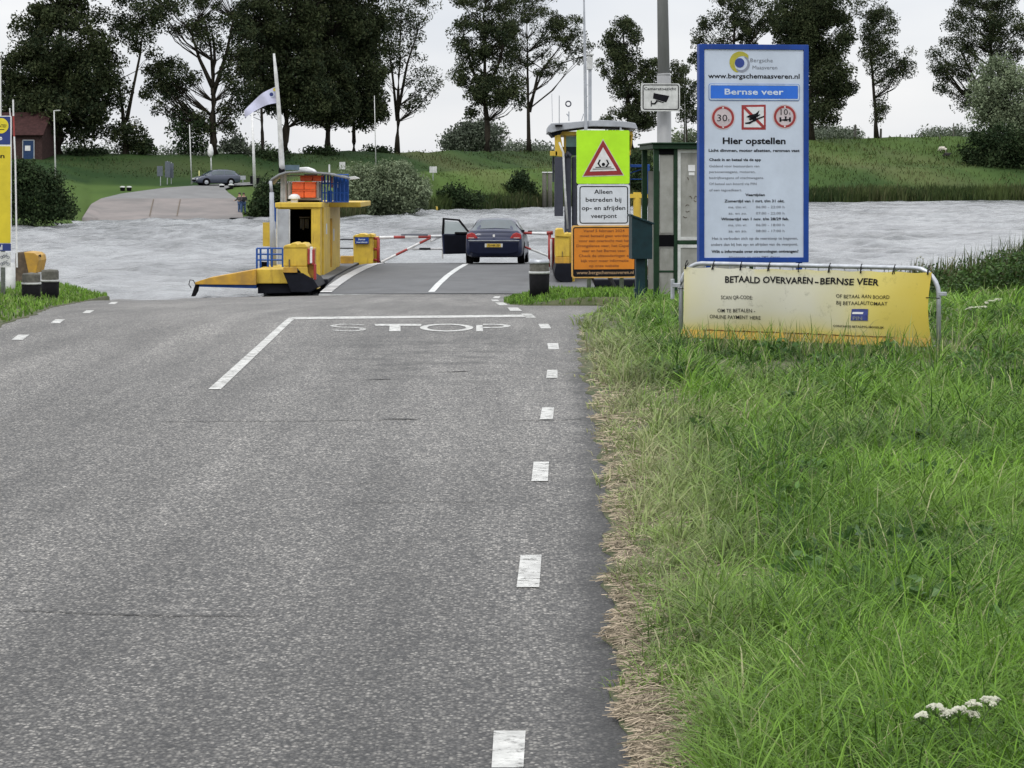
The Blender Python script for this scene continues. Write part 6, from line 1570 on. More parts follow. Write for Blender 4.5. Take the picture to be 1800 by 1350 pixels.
# wheelhouse tower
wd = 74.0
mb = MB(); mb.pbox(975, 990, 276, 380, wd - .6, wd); mb.pbox(971, 974, 275, 320, wd - .2, wd); P_('mooring_panel', mb, M['mid'], bevel=0.01)
mb = MB(); mb.pbox(993, 1004, 272, 440, wd - .3, wd + .5); mb.pbox(1006, 1013, 276, 440, wd - .1, wd + .6); mb.tube([WP(994, 275, wd - .3), WP(998, 269, wd - .3), WP(1003, 275, wd - .3)], 0.07, 8); P_('exhaust_stack', mb, M['mid'], bevel=0.02)
mb = MB(); mb.tube([WP(983, 250, wd - .9), WP(990, 268, wd - .9), WP(993, 330, wd - .9), WP(998, 402, wd - .9)], 0.03, 8); P_('white_pipe', mb, M['offwhite'], smooth=True)
mb = MB(); mb.pbox(1014, 1108, 272, 440, wd + .2, wd + 3.2); tw = P_('tower', mb, M['mid'], bevel=0.02)
mb = MB()
for a, b_ in ((991, 995), (1104, 1109)): mb.pbox(a, b_, 235, 273, wd, wd + .1)
mb.pprism([(976, 274), (990, 276), (992, 272), (985, 237), (975, 237)], wd - .5, wd - .2); mb.pbox(967, 980, 265.5, 274, wd - .5, wd - .2); mb.pbox(976, 1112, 231, 238, wd - .3, wd + 3)
mb.pprism([(1105, 272), (1109, 262), (1113, 236), (1104, 236)], wd, wd + .2)
P_('wheelhouse_frame', mb, M['yellow'], bevel=0.01)
mb = MB(); mb.pbox(993, 1106, 240, 272, wd + .3, wd + .34); P_('wheelhouse_window', mb, M['glass_teal'])
mb = MB(); mb.pbox(985, 1106, 258, 273, wd + .1, wd + .28); P_('console', mb, M['teal'])
mb = MB(); top_ = [(963, 232), (964, 221), (969, 216.5), (1000, 215), (1020, 213), (1060, 211), (1100, 213.5), (1117, 216.5), (1121, 226), (1119, 226.5), (1090, 223), (1040, 222), (1020, 224.5), (985, 229), (969, 233)]
mb.pprism(top_[::-1], wd - .7, wd + 3.2); P_('wheelhouse_roof', mb, M['grey'], bevel=0.015)
mb = MB(); mb.pprism([(966, 233), (972, 240), (985, 236), (990, 229)], wd - .5, wd + 2.5); P_('roof_trim', mb, M['black'])
mb = MB(); mb.pbox(976, 989, 219, 222.5, wd - .85, wd - .72); P_('floodlight', mb, M['rubber'])
mb = MB(); mb.tube([WP(983, 219, wd - .7), WP(983, 168, wd - .7)], 0.014, 6); mb.tube([WP(971, 215, wd), WP(970, 165, wd)], 0.008, 5)
mb.tube([WP(1030, 240, wd - .8), WP(1028.5, 130, wd - .8), WP(1026, -30, wd - .8)], [0.05, 0.045, 0.02], 8)
mb.tube([WP(1037, 215, wd), WP(1037, 120, wd)], 0.05, 8); mb.tube([WP(1022, 212, wd), WP(1026, 200, wd)], 0.012, 5); mb.tube([WP(1091, 230, wd - .8), WP(1091, 224, wd - .8)], 0.03, 6)
mb.tube([WP(1000, 213, wd), WP(1000, 196, wd)], 0.018, 6); mb.tube([WP(996, 200, wd), WP(1000, 205, wd)], 0.018, 6)
for y in (150, 170, 190): mb.tube([WP(1028, y, wd - .8), WP(1033, y - 1, wd - .8)], 0.012, 5)
P_('aerials', mb, M['grey'])
mb = MB(); mb.pbox(1032, 1042, 100, 122, wd - .1, wd + .25); mb.pbox(1030, 1044, 94, 97, wd - .1, wd + .25); mb.pbox(1036, 1038, 97, 100, wd, wd + .1); P_('radar', mb, M['offwhite'], bevel=0.03)
mb = MB(); k = 20
c_ = WP(999, 182.5, wd); pts = [(c_[0] + 0.075 * math.cos(2 * PI * i / k), c_[1], c_[2] + 0.075 * math.sin(2 * PI * i / k)) for i in range(k + 1)]; mb.tube(pts, 0.022, 6, cap=False); P_('direction_finder', mb, M['mid'])
mb = MB(); mb.tube([WP(1085, 206, wd), WP(1075, 203, wd)], 0.03, 6); mb.tube([WP(1080, 212, wd), WP(1080, 204, wd)], 0.02, 6); P_('horn', mb, M['offwhite'])
# right side: blue frame and yellow samson post
mb = MB(); mb.pbox(1104, 1142, 289, 294, 75, 75.2); mb.pbox(1132, 1142, 294, 342, 75, 75.25); mb.tube([WP(1106, 305, 75.1), WP(1132, 296, 75.1)], 0.02, 5); mb.tube([WP(1106, 315, 75.1), WP(1132, 315, 75.1)], 0.02, 5); P_('blue_frame', mb, M['blue'], bevel=0.01)
mb = MB(); mb.cyl(WP(1120, 490, 71), WP(1120, 338, 71), 0.11, n=14); mb.pbox(1106, 1142, 341, 348, 70.9, 71.1); P_('samson_post', mb, M['yellow'], smooth=False)
mb = MB(); mb.pprism([(1100, 488), (1152, 476), (1152, 468), (1100, 470)], 70, 70.6); mb.cyl(WP(1141, 478, 70), WP(1141.01, 478, 70.3), 0.10, n=14); P_('side_fender', mb, M['rust'], bevel=0.01)
mb = MB(); mb.tube([WP(1068, 480, 68.5), WP(1085, 514, 67.5)], 0.06, 8); P_('stay_bar', mb, M['rubber'])

# ================================================================== cars
def sec(st, y):
    ks = [s_[0] for s_ in st]; return [float(np.interp(y, ks, [s_[i] for s_ in st])) for i in range(1, len(st[0]))]
def make_car(name, label, paint, body, house, L_, lamps=True, hatch=False, open_door=False, group=None):
    root = empty(name, (0, 0, 0), 0, label, 'car', group)
    rows = []
    for s_ in body:
        y, hw, zb, zs, zt = s_
        half = [(0, zb), (hw * .80, zb), (hw * .95, zb + .05), (hw * 1.0, zb + .16), (hw * 1.0, zb + (zs - zb) * .55), (hw * .985, zs - .06), (hw * .95, zs), (hw * .84, zt), (hw * .45, zt + .018), (0, zt + .025)]
        rows.append([(x, y, z) for x, z in half] + [(-x, y, z) for x, z in half[::-1][1:]])
    mb = MB().grid(rows); n = len(rows[0])
    mb.f.append(tuple(range(n))); k = (len(rows) - 1) * n; mb.f.append(tuple(k + i for i in range(n - 1, -1, -1)))
    bo = mb.build('body', paint, root, smooth=True); bo.modifiers.new('wn', 'WEIGHTED_NORMAL') if False else None
    def G(y, u, off=0.0):
        hb, ht, zb, zt = sec(house, y)
        a = abs(u); P = [(0, zt + .02), (ht * .8, zt), (ht, zt - .05), (hb, zb)]
        q = [0, .5, .62, 1.0]
        x = np.interp(a, q, [p[0] for p in P]); z = np.interp(a, q, [p[1] for p in P])
        if off:
            l = math.hypot(x, z - zb + .3) + 1e-6; x += off * x / l; z += off * (z - zb + .3) / l
        return (math.copysign(x, u) if u else 0, y, z)
    ys = [h_[0] for h_ in house]; us = [-1, -.8, -.62, -.56, -.5, -.25, 0, .25, .5, .56, .62, .8, 1]
    rows = []
    for i in range(len(ys) - 1):
        for k in range(3): 
            y = ys[i] + (ys[i + 1] - ys[i]) * k / 3; rows.append([G(y, u) for u in us])
    rows.append([G(ys[-1], u) for u in us]); MB().grid(rows).build('roof', paint, root, smooth=True)
    def patch(nm, y0, y1, u0, u1, m_, off=0.012, ny=6, nu=8, f0=None):
        rows = []
        for i in range(ny + 1):
            f = i / ny; y = y0 + (y1 - y0) * f; rows.append([])
            for j in range(nu + 1):
                g = j / nu; a0, a1 = u0, u1
                if f0: a0, a1 = f0(f)
                rows[-1].append(G(y, a0 + (a1 - a0) * g, off))
        return MB().grid(rows).build(nm, m_, root, smooth=True)
    y1, y2 = ys[0], ys[1]; y3, y4 = ys[-2], ys[-1]
    patch('rear_window', y1 + (y2 - y1) * .12, y2 + 0.02, -.5, .5, M['glass'], f0=lambda f: (-.86 + .36 * f, .86 - .36 * f))
    patch('windscreen', y3 + .05, y4 - .06, -.5, .5, M['glass'], f0=lambda f: (-.5 - .36 * f, .5 + .36 * f))
    for sg in (-1, 1):
        for a, b_ in ((y2 - 0.05, (y2 + y3) / 2 - .04), ((y2 + y3) / 2 + .04, y3 + .25)):
            if sg > 0: patch('side_window', a, b_, .66, .95, M['glass'], nu=3)
            else: patch('side_window', a, b_, -.95, -.66, M['glass'], nu=3)
    for sg in (-1, 1):
        for yy in (0.95, L_ - 0.92):
            hw = sec(body, yy)[0] - 0.105
            w = empty('wheel', (sg * hw, yy, 0.315)); w.parent = root
            pr = [(0.0, -.10), (.29, -.10), (.315, -.07), (.315, .07), (.29, .10), (0.0, .10)]
            mb = MB().lathe(pr[1:-1], n=24); mb.v = [(z, x, y) for x, y, z in mb.v]; mb.build('tyre', M['rubber'], w, smooth=False)
            mb = MB().lathe([(.20, .0), (.20, .012), (.05, .03)], n=20); mb.v = [((z + .10) * sg, x, y) for x, y, z in mb.v]; mb.build('rim', M['galv'], w)
            mb = MB().lathe([(.37, 0), (.37, .006)], n=24); mb.v = [(z * sg + (0.108) * sg, x, y + .02) for x, y, z in mb.v]; mb.build('wheel_arch', M['dark'], w)
    return root, G

navy = mat('dark_blue_car_paint', (0.012, 0.018, 0.05), 0.35, 0.1, var=0.12, vscale=2, coat=0.25, spec=0.3)
body = [(0.0, .76, .34, .66, .68), (0.03, .84, .27, .80, .84), (.08, .875, .24, .92, 1.0), (.16, .89, .22, .95, 1.045), (.5, .905, .20, .965, 1.06), (1.0, .91, .20, .97, 1.04), (2.0, .91, .20, .95, 1.0),
        (3.3, .91, .20, .93, .97), (4.1, .89, .22, .82, .86), (4.5, .84, .25, .72, .76), (4.66, .72, .30, .56, .60)]
house = [(.60, .80, .66, 1.03, 1.055), (1.15, .84, .60, 1.0, 1.37), (1.6, .86, .61, .98, 1.43), (2.3, .86, .61, .96, 1.44), (2.85, .86, .59, .95, 1.38), (3.65, .84, .70, .92, .975)]
car, G = make_car('parked_car', 'dark blue sedan seen from behind on the ferry, its left door wide open', navy, body, house, 4.66)
cp = WP(868, 468, 80.2); car.location = (cp[0], 80.2, zdeck(80.2) + 0.03); car.rotation_euler = (math.radians(-1.2), 0, math.radians(-3.0))
red_l = mat('tail_lamp_red', (0.36, 0.02, 0.02), 0.25, var=0.35, vscale=14)
for sg in (-1, 1):
    pts = [(.50, .80), (.86, .78), (.855, .93), (.70, .985), (.60, .94)]
    if sg < 0: pts = [(-x, z) for x, z in pts][::-1]
    mb = MB().prism(pts, .012, .30); o = mb.build('tail_lamp', red_l, car, bevel=0.015)
    mb = MB().prism([(sg * .62, .80), (sg * .80, .80), (sg * .80, .825), (sg * .62, .825)][::sg], .006, .05); mb.build('clear_band', mat('lamp_clear', (0.5, .4, .4), .3), o)
mb = MB().prism([(-.79, .715), (.79, .715), (.81, .74), (-.81, .74)], -.02, .02); mb.build('bumper_trim', M['galv'], car)
mb = MB().prism([(-.78, .70), (-.76, .36), (-.5, .30), (.5, .30), (.76, .36), (.78, .70)][::-1], -.05, .05); mb.build('rear_bumper', mat('bumper_paint', (0.008, 0.011, 0.028), .6, .0, spec=.1), car, bevel=0.03)
mb = MB().prism([(-.28, .52), (.28, .52), (.28, .635), (-.28, .635)], -.058, -.045); pl_ = mb.build('plate_recess', M['offwhite'], car)
mb = MB().prism([(-.22, .525), (.22, .525), (.22, .63), (-.22, .63)], -.066, -.055); mb.build('number_plate', mat('plate_yellow', (0.50, 0.34, 0.03), .5), pl_)
V, Fc = text_verts('73-NK-ZP', 0.02); mxw = max(v[0] for v in V); mb = MB(); mb.add([(-.19 + v[0] / mxw * .38, -.068, .548 + v[1] * .085) for v in V], Fc); mb.build('plate_lettering', M['ink'], pl_)
mb = MB().prism([(-.03, .84), (.03, .84), (.035, .92), (-.035, .92)], .02, .06); mb.build('badge', M['white'], car)
mb = MB(); mb.tube([(-.80, .10, .955), (-.5, .075, .99), (0, .07, 1.0), (.5, .075, .99), (.80, .10, .955)], .006, 5); mb.build('boot_seam', M['dark'], car)
mb = MB(); mb.box(.93, 1.07, 2.95, 3.06, .93, 1.05); mb.box(.86, .95, 2.98, 3.03, .95, .98); mb.build('door_mirror', M['rubber'], car, bevel=0.03)
mb = MB(); mb.lathe([(.10, 0), (.13, .1), (.10, .22), (.02, .25)], (-.38, 2.2, 1.02)); mb.build('headrest', M['jacket'], car)
mb = MB(); mb.lathe([(.10, 0), (.13, .1), (.10, .22), (.02, .25)], (.38, 2.2, 1.02)); mb.build('headrest', M['jacket'], car)
# open front left door: hinge at the front edge, swung out about 62 degrees
dr0 = empty('front_door', (-.91, 3.05, 0), math.radians(-66)); dr0.parent = car
# door local: x along from hinge backwards is -y before rotation
def dprism(pts, t0, t1): 
    m_ = MB(); m_.prism(pts, t0, t1); m_.v = [(y, -x, z) for x, y, z in m_.v]; return m_
dprism([(0, .30), (.98, .28), (1.0, .6), (1.02, .93), (.0, .90)], -.03, .06).build('door_shell', navy, dr0, bevel=0.01)
dprism([(.03, .33), (.95, .31), (.97, .6), (.98, .91), (.03, .88)], .06, .10).build('door_trim', mat('door_trim', (0.006, .007, .012), .8, spec=.1), dr0, bevel=0.02)
f_ = MB()
for a, b_, c_, d_ in (((0.0, .90), (.05, .90), (.46, 1.36), (.42, 1.41)), ((.42, 1.41), (.46, 1.36), (1.0, 1.40), (1.0, 1.46)), ((.94, 1.40), (1.0, 1.44), (1.03, .92), (.96, .92)), ((.0, .88), (1.02, .90), (1.02, .94), (.0, .93))):
    q = dprism([a, b_, c_, d_], .0, .05); f_.add(q.v, q.f)
f_.build('window_rim', M['rubber'], dr0)
gl = mat('clear_pane', (0.45, .52, .52), .1, alpha=.45, var=.02)
dprism([(.05, .92), (.98, .93), (.97, 1.36), (.45, 1.32)], .015, .022).build('pane', gl, dr0)
dprism([(.16, .93), (.60, .93), (.60, 1.0), (.20, 1.0)], .05, .12).build('door_pull', M['rubber'], dr0, bevel=.01)
q = MB(); q.box(-0.16, -0.04, -.10, -.02, .92, 1.05); q.build('door_mirror', M['sign_red'], dr0, bevel=.02)
# person in the driver side seen through the rear window is not separable, leave the seats only

silver = mat('grey_blue_car_paint', (0.045, 0.055, 0.085), 0.35, 0.2, var=0.1, vscale=2, coat=0.5)
body2 = [(0.0, .74, .36, .80, .84), (0.05, .84, .28, .92, .98), (.3, .88, .22, .96, 1.02), (1.0, .90, .20, .96, 1.0), (2.0, .90, .20, .93, .97), (3.1, .90, .20, .90, .94), (3.7, .88, .22, .80, .84), (4.05, .82, .25, .68, .72), (4.2, .70, .30, .5, .54)]
house2 = [(.10, .78, .62, .98, 1.0), (.55, .82, .60, .98, 1.36), (1.2, .85, .62, .96, 1.46), (2.0, .85, .62, .94, 1.46), (2.5, .85, .60, .93, 1.40), (3.4, .84, .70, .90, .94)]
car2, _ = make_car('parked_car', 'grey blue hatchback waiting at the top of the far bank ramp', silver, body2, house2, 4.2)
def on_far(px, py): return Vector(T(px, py))
q = on_far(380, 328.5); car2.location = (q.x, q.y, q.z + 0.12)
car2.rotation_euler = (0, 0, math.radians(113))
car2.location = Vector((q.x, q.y, q.z + 0.12)) - Matrix.Rotation(math.radians(113), 4, 'Z') @ Vector((0, 2.1, 0))
for sg in (-1, 1):
    mb = MB().prism([(sg * .50, .55), (sg * .76, .55), (sg * .78, .70), (sg * .56, .68)][::sg], 4.02, 4.14); mb.build('headlight', M['white'], car2)
mb = MB().prism([(-.45, .42), (.45, .42), (.45, .56), (-.45, .56)], 4.1, 4.22); mb.build('grille', M['dark'], car2)

# ================================================================== house on the dike
hb = on_far(47, 281)
h = empty('brick_house', (hb.x, hb.y + 4, hb.z - 0.3), math.radians(-4), 'small dark brick house with a red tiled roof on the far dike', 'house')
s_ = hb.y / F
mb = MB(); mb.box(-5.2, 1.55, -3, 3, 0, 3.0); mb.prism([(-5.2, 3.0), (1.55, 3.0), (1.55, 3.02), (-5.2, 3.02)], -3, 3)
for x in (-5.2, 1.45): mb.add([(x, -3, 3), (x, 3, 3), (x, 0, 4.9), (x + .1, -3, 3), (x + .1, 3, 3), (x + .1, 0, 4.9)], [(0, 1, 2), (3, 5, 4), (0, 2, 5, 3), (1, 4, 5, 2)])
mb.build('wall', M['brick'], h)
mb = MB(); mb.add([(-5.4, -3.4, 2.75), (1.75, -3.4, 2.75), (1.75, 0, 5.05), (-5.4, 0, 5.05), (-5.4, 3.4, 2.75), (1.75, 3.4, 2.75)], [(0, 1, 2, 3), (3, 2, 5, 4)]); rf = mb.build('roof', M['tile'], h); md = rf.modifiers.new('thick', 'SOLIDIFY'); md.thickness = 0.12
mb = MB(); mb.box(-.32, .72, -3.06, -3.0, 0.1, 2.2); dw = mb.build('door', mat('door_slate_blue', (0.02, 0.045, 0.11), 0.7, spec=.2), h)
mb = MB(); mb.box(-.40, -.32, -3.08, -3.0, 0.1, 2.28); mb.box(.72, .80, -3.08, -3.0, 0.1, 2.28); mb.box(-.40, .80, -3.08, -3.0, 2.2, 2.28); mb.build('door_frame', M['grey'], dw)
mb = MB(); mb.box(-.14, .4, -3.09, -3.062, 1.2, 1.7); mb.build('pane', M['white'], dw)
mb = MB(); mb.box(-3.6, -2.2, -3.06, -3.0, .9, 2.0); w = mb.build('window', M['offwhite'], h)
mb = MB(); mb.box(-3.5, -2.95, -3.08, -3.062, .98, 1.92); mb.box(-2.85, -2.3, -3.08, -3.062, .98, 1.92); mb.build('pane', M['glass'], w)
mb = MB(); mb.box(-4.2, -3.7, -.3, .3, 4.6, 5.7); mb.build('chimney', M['brick'], rf)

# ================================================================== poles, signs and posts across the river
def fpole(name, label, cat, px, yb, yt, w, m_, head=None, dx=0, group=None, d=None):
    b_ = Vector(T(px, yb)) if d is None else Vector(WP(px, yb, d)); s = b_.y / F
    o = empty(name, (b_.x, b_.y, b_.z - 0.1), 0, label, cat, group)
    H = (yb - yt) * s + .1
    MB().cyl((0, 0, 0), (dx * s, 0, H), w / 2 * s, w / 2 * s * .6, 8).build('pole', m_, o, smooth=True)
    if head == 'arm': mb = MB(); mb.tube([(dx * s, 0, H - .05), (dx * s + .35, 0, H)], .05, 6); mb.box(dx * s + .2, dx * s + .5, -.12, .12, H - .04, H + .04); mb.build('lamp_head', m_, o)
    if head == 'globe': MB().lathe([(.12, 0), (.26, .25), (.28, .6), (.2, 1.0), (.08, 1.25)], (dx * s, 0, H - 1.1), 14).build('lamp_head', M['white'], o, smooth=True)
    return o
GL = 'thin lamp poles on the far bank'
fpole('street_lamp', 'pale pole with a short lamp arm, nearest the brick house', 'street lamp', 98, 326, 194, 3.2, M['offwhite'], 'arm', -3, GL)
fpole('street_lamp', 'thin pale pole between the two signs and the far car', 'street lamp', 337, 324, 219, 2.6, M['offwhite'], None, -4, GL)
fpole('street_lamp', 'short pole with a white globe head behind the far car', 'street lamp', 372, 312, 256, 3.2, M['offwhite'], 'globe', -2, GL)
fpole('flagpole', 'tall thick white pole to the right of the far car', 'flagpole', 448, 330, 196, 6.0, M['white'], None, -5)
fpole('street_lamp', 'slim pole rising out of the pale willow bush', 'street lamp', 661, 300, 168, 2.0, M['offwhite'], None, -3, GL)
fpole('street_lamp', 'very thin pole between the lamp column and the information panel', 'street lamp', 1205, 262, 128, 1.6, M['offwhite'], None, -2, GL)
def fsign(label, px, yb, yt, x0, x1, y0, y1, m_, group=None):
    b_ = Vector(T(px, yb)); s = b_.y / F
    o = empty('road_sign', (b_.x, b_.y, b_.z - .1), 0, label, 'sign', group)
    MB().cyl((0, 0.04, 0), (0, 0.04, (yb - yt) * s), .04, n=8).build('post', M['galv'], o)
    MB().box((x0 - px) * s, (x1 - px) * s, -.02, .02, (yb - y1) * s, (yb - y0) * s).build('board', m_, o, bevel=0.01)
slate = mat('back_of_sign', (0.09, 0.105, 0.13), 0.6)
GS = 'grey backed signs beside the far ramp'
fsign('grey backed sign standing apart, left of the close pair', 282, 326, 290, 276, 286, 290, 308, slate, GS)
fsign('taller grey backed sign, left one of the close pair', 294, 324, 281, 290, 299, 282, 310, slate, GS)
fsign('grey backed sign, right one of the close pair', 301, 323, 283, 298.5, 305, 285, 311, slate, GS)
fsign('small pale blue sign between the far car and the thick white pole', 427, 324, 307, 422, 432, 307, 314, M['grey'])
fsign('white square board on the slope above the blue ferry railing', 602, 300, 283, 596.5, 607, 283, 296, M['offwhite'])
fsign('white board sticking out at the right side of the willow bush', 761, 318, 291, 755, 768, 291, 302, M['offwhite'])
fpole('marker_post', 'short yellow marker post beside the far car', 'marker post', 350, 322, 300, 3, mat('marker_yellow', (0.5, .5, .2), .6))
def fbol(label, px, py):
    b_ = Vector(T(px, py)); s = b_.y / F; r = 4.6 * s; H = 9 * s
    o = empty('bollard', (b_.x, b_.y, b_.z - .03), 0, label, 'bollard', 'small bollards beside the far ramp')
    MB().lathe([(r * .8, 0), (r, H * .7)], n=14).build('sleeve', M['rubber'], o); MB().lathe([(r * 1.04, H * .72), (r * 1.04, H * .9), (r * .5, H)], n=14).build('cap', M['offwhite'], o)
fbol('left one of two white topped bollards on the grass left of the far ramp', 215.5, 335.5); fbol('right one of two white topped bollards on the grass left of the far ramp', 227, 335.5)
fbol('white topped bollard in front of the rear wheel of the far car', 390, 332); fbol('white topped bollard right behind the far car', 406, 331.5)
b_ = Vector(T(447, 328)); mb = MB(); mb.box(-.45, -.15, .2, .6, 0, .95); mb.box(.12, .5, .2, .6, 0, .85)
o = empty('litter_bin', (b_.x, b_.y + .3, b_.z), 0, 'dark pair of bins behind the thick white pole on the far bank', 'bin'); mb.build('bin_body', M['rubber'], o, bevel=.05); MB().box(-.5, .55, .15, .65, .95, 1.0).build('lid', M['black'], o, bevel=.02)
# bench board / debris on the ramp edge
# mooring piles
GP = 'wooden mooring piles at the far bank'
for k, (px, lab) in enumerate(((957, 'left wooden mooring pile with a pale cap beside the ferry tower'), (966.5, 'right wooden mooring pile with a pale cap, touching the ferry tower'))):
    b_ = WP(px, 366, 286); s = 286 / F
    o = empty('mooring_pile', (b_[0], b_[1], -1.6), 0, lab, 'mooring pile', GP)
    H = (366 - 303) * s + .2
    MB().cyl((0, 0, 0), (0, 0, H), 4.2 * s, 3.8 * s, 12).build('pile', M['wood'], o, smooth=True); MB().cyl((0, 0, H), (0, 0, H + 1.8 * s), 4.8 * s, 4.2 * s, 12).build('cap', M['offwhite'], o)
b_ = WP(764, 366, 262)
o = empty('buoy', (b_[0], b_[1], -1.45), 0, 'yellow buoy floating at the far bank below the willow bush', 'buoy')
MB().lathe([(.1, 0), (.3, .1), (.34, .3), (.30, .5), (.12, .6)], n=18).build('float', M['yellow'], o, smooth=True); MB().cyl((0, 0, .55), (0, 0, .75), .05).build('ring', M['galv'], o)
# fence stumps on the right part of the dike
GF = 'fence posts along the crest on the right'
for px, yb, yt, w, lab in ((1503, 243, 220, 5.5, 'thick dark post on the crest left of the ivy trunk tree'), (1548, 243, 226, 4.5, 'short stump leaning right beside the ivy trunk tree'), (1582, 242, 236, 2.2, 'first thin fence post right of the ivy trunk tree'), (1594, 242, 237, 2, 'second thin fence post right of the ivy trunk tree'),
                            (1603, 242, 237, 2, 'third thin fence post right of the ivy trunk tree'), (1619, 241, 234, 2.4, 'fourth thin fence post right of the ivy trunk tree'), (1676, 240, 216, 2, 'tall thin post on the crest left of the right edge willow'), (1652, 246, 239, 3, 'stout short post above the white sheep')):
    b_ = Vector(T(px, yb)); s = b_.y / F; m_ = MB().cyl((b_.x, b_.y, b_.z - .1), (b_.x + .05, b_.y, b_.z + (yb - yt) * s), w / 2 * s, w / 2 * s * .85, 8).build('fence_post', M['wood'])
    tag(m_, lab, 'fence post', GF)

# ================================================================== skin-modifier figures
def skinned(name, verts, edges, radii, m_, parent, root=0, sub=1):
    me = bpy.data.meshes.new(name); me.from_pydata(verts, edges, []); me.update(); me.materials.append(m_)
    o = bpy.data.objects.new(name, me); link(o, parent)
    md = o.modifiers.new('skin', 'SKIN'); md.use_smooth_shade = True
    if not me.skin_vertices: 
        pass
    for i, r in enumerate(radii):
        sv = me.skin_vertices[0].data[i]; sv.radius = (r, r) if not hasattr(r, '__len__') else r; sv.use_root = (i == root)
    if sub: 
        s2 = o.modifiers.new('sub', 'SUBSURF'); s2.levels = sub; s2.render_levels = sub
    return o
def apply_all(o):
    dg = bpy.context.evaluated_depsgraph_get(); me = bpy.data.meshes.new_from_object(o.evaluated_get(dg)); o.modifiers.clear(); o.data = me
sheep_parts = []
def sheep(label, loc, rz, m_, lying=False, sc=1.0):
    o = empty('sheep', loc, rz, label, 'sheep')
    zb = .32 if lying else .62
    V = [(0, 0, zb), (.38, 0, zb + .02), (-.38, 0, zb), (.52, 0, zb + .10), (.66, 0, zb + .20 - (0 if lying else .40)), (.80, 0, zb + .14 - (0 if lying else .44))]
    E = [(0, 1), (0, 2), (1, 3), (3, 4), (4, 5)]; R = [.27, .24, .25, .14, .09, .05]
    for x, y in ((.34, .12), (.34, -.12), (-.36, .12), (-.36, -.12)):
        k = len(V)
        if lying: V += [(x, y * 1.6, .12), (x + .18, y * 1.9, .05)]; R += [.07, .04]
        else: V += [(x, y, .32), (x + .02, y, .03)]; R += [.06, .035]
        E += [(1 if x > 0 else 2, k), (k, k + 1)]
    V.append((-.55, 0, zb - .05)); R.append(.05); E.append((2, len(V) - 1))
    b = skinned('body', [tuple(c * sc for c in v) for v in V], E, [r * sc for r in R], m_, o)
    return o, b
q = on_far(1658, 269); s1, b1 = sheep('white sheep grazing on the right part of the dike', (q.x, q.y, q.z), math.radians(150), M['wool'], sc=1.25)
q = on_far(1663, 276); s2_, b2 = sheep('black sheep lying in the grass below the white sheep', (q.x, q.y, q.z), math.radians(10), M['wool_black'], True, sc=1.25)

def person(label, loc, rz, jacket, trousers, lean=0.0):
    o = empty('person', loc, rz, label, 'person')
    V = {'pel': (0, 0, .95), 'wst': (0, -.02, 1.10), 'chest': (0, -.05 - lean, 1.34), 'neck': (0, -.07 - lean, 1.50), 'head': (0, -.09 - lean, 1.63), 'top': (0, -.09 - lean, 1.73),
         'hl': (-.10, 0, .92), 'kl': (-.14, -.03, .50), 'al': (-.16, .02, .09), 'tl': (-.17, -.14, .04), 'hr': (.10, 0, .92), 'kr': (.12, -.05, .50), 'ar': (.14, 0, .09), 'tr': (.15, -.16, .04),
         'sl': (-.19, -.06 - lean, 1.42), 'el': (-.30, -.10 - lean, 1.18), 'wl': (-.36, -.30 - lean, 1.12), 'fl': (-.37, -.38 - lean, 1.12), 'sr': (.19, -.06 - lean, 1.42), 'er': (.27, -.06 - lean, 1.16), 'wr': (.16, -.26 - lean, 1.08), 'fr': (.12, -.33 - lean, 1.09)}
    K = list(V); ix = {k: i for i, k in enumerate(K)}
    R = dict(pel=.135, wst=.13, chest=.15, neck=.055, head=.095, top=.07, hl=.095, kl=.06, al=.042, tl=.035, hr=.095, kr=.06, ar=.042, tr=.035, sl=.065, el=.045, wl=.032, fl=.038, sr=.065, er=.045, wr=.032, fr=.038)
    E = [('pel', 'wst'), ('wst', 'chest'), ('chest', 'neck'), ('neck', 'head'), ('head', 'top'), ('pel', 'hl'), ('hl', 'kl'), ('kl', 'al'), ('al', 'tl'), ('pel', 'hr'), ('hr', 'kr'), ('kr', 'ar'), ('ar', 'tr'), ('chest', 'sl'), ('sl', 'el'), ('el', 'wl'), ('wl', 'fl'), ('chest', 'sr'), ('sr', 'er'), ('er', 'wr'), ('wr', 'fr')]
    b = skinned('body', [V[k] for k in K], [(ix[a], ix[c]) for a, c in E], [R[k] for k in K], M['skin'], o, 0)
    def sub(name, ks, es, grow, m_):
        j = {k: i for i, k in enumerate(ks)}
        return skinned(name, [V[k] for k in ks], [(j[a], j[c]) for a, c in es], [R[k] + grow for k in ks], m_, o, 0)
    a = sub('jacket', ['wst', 'pel', 'chest', 'sl', 'el', 'wl', 'sr', 'er', 'wr'], [('wst', 'pel'), ('wst', 'chest'), ('chest', 'sl'), ('sl', 'el'), ('el', 'wl'), ('chest', 'sr'), ('sr', 'er'), ('er', 'wr')], .022, jacket)
    c = sub('trousers', ['pel', 'hl', 'kl', 'al', 'hr', 'kr', 'ar'], [('pel', 'hl'), ('hl', 'kl'), ('kl', 'al'), ('pel', 'hr'), ('hr', 'kr'), ('kr', 'ar')], .02, trousers)
    d_ = MB().lathe([(.03, -.01), (.10, .03), (.115, .09), (.08, .16), (.01, .185)], (V['head'][0], V['head'][1] + .025, V['head'][2] - .02), 14).build('hair', M['hair'], o, smooth=True)
    e1 = MB()
    for k in ('tl', 'tr'):
        v_ = V[k]; e1.box(v_[0] - .05, v_[0] + .05, v_[1] - .04, v_[1] + .22, 0, .09)
    e1.build('shoes', M['rubber'], o, bevel=.02)
    return o, [b, a, c]
q = on_far(428, 377); pp1, l1 = person('person in a black jacket and blue jeans standing at the foot of the far ramp', (q.x, q.y, q.z + .02), math.radians(20), M['jacket'], M['jeans'])
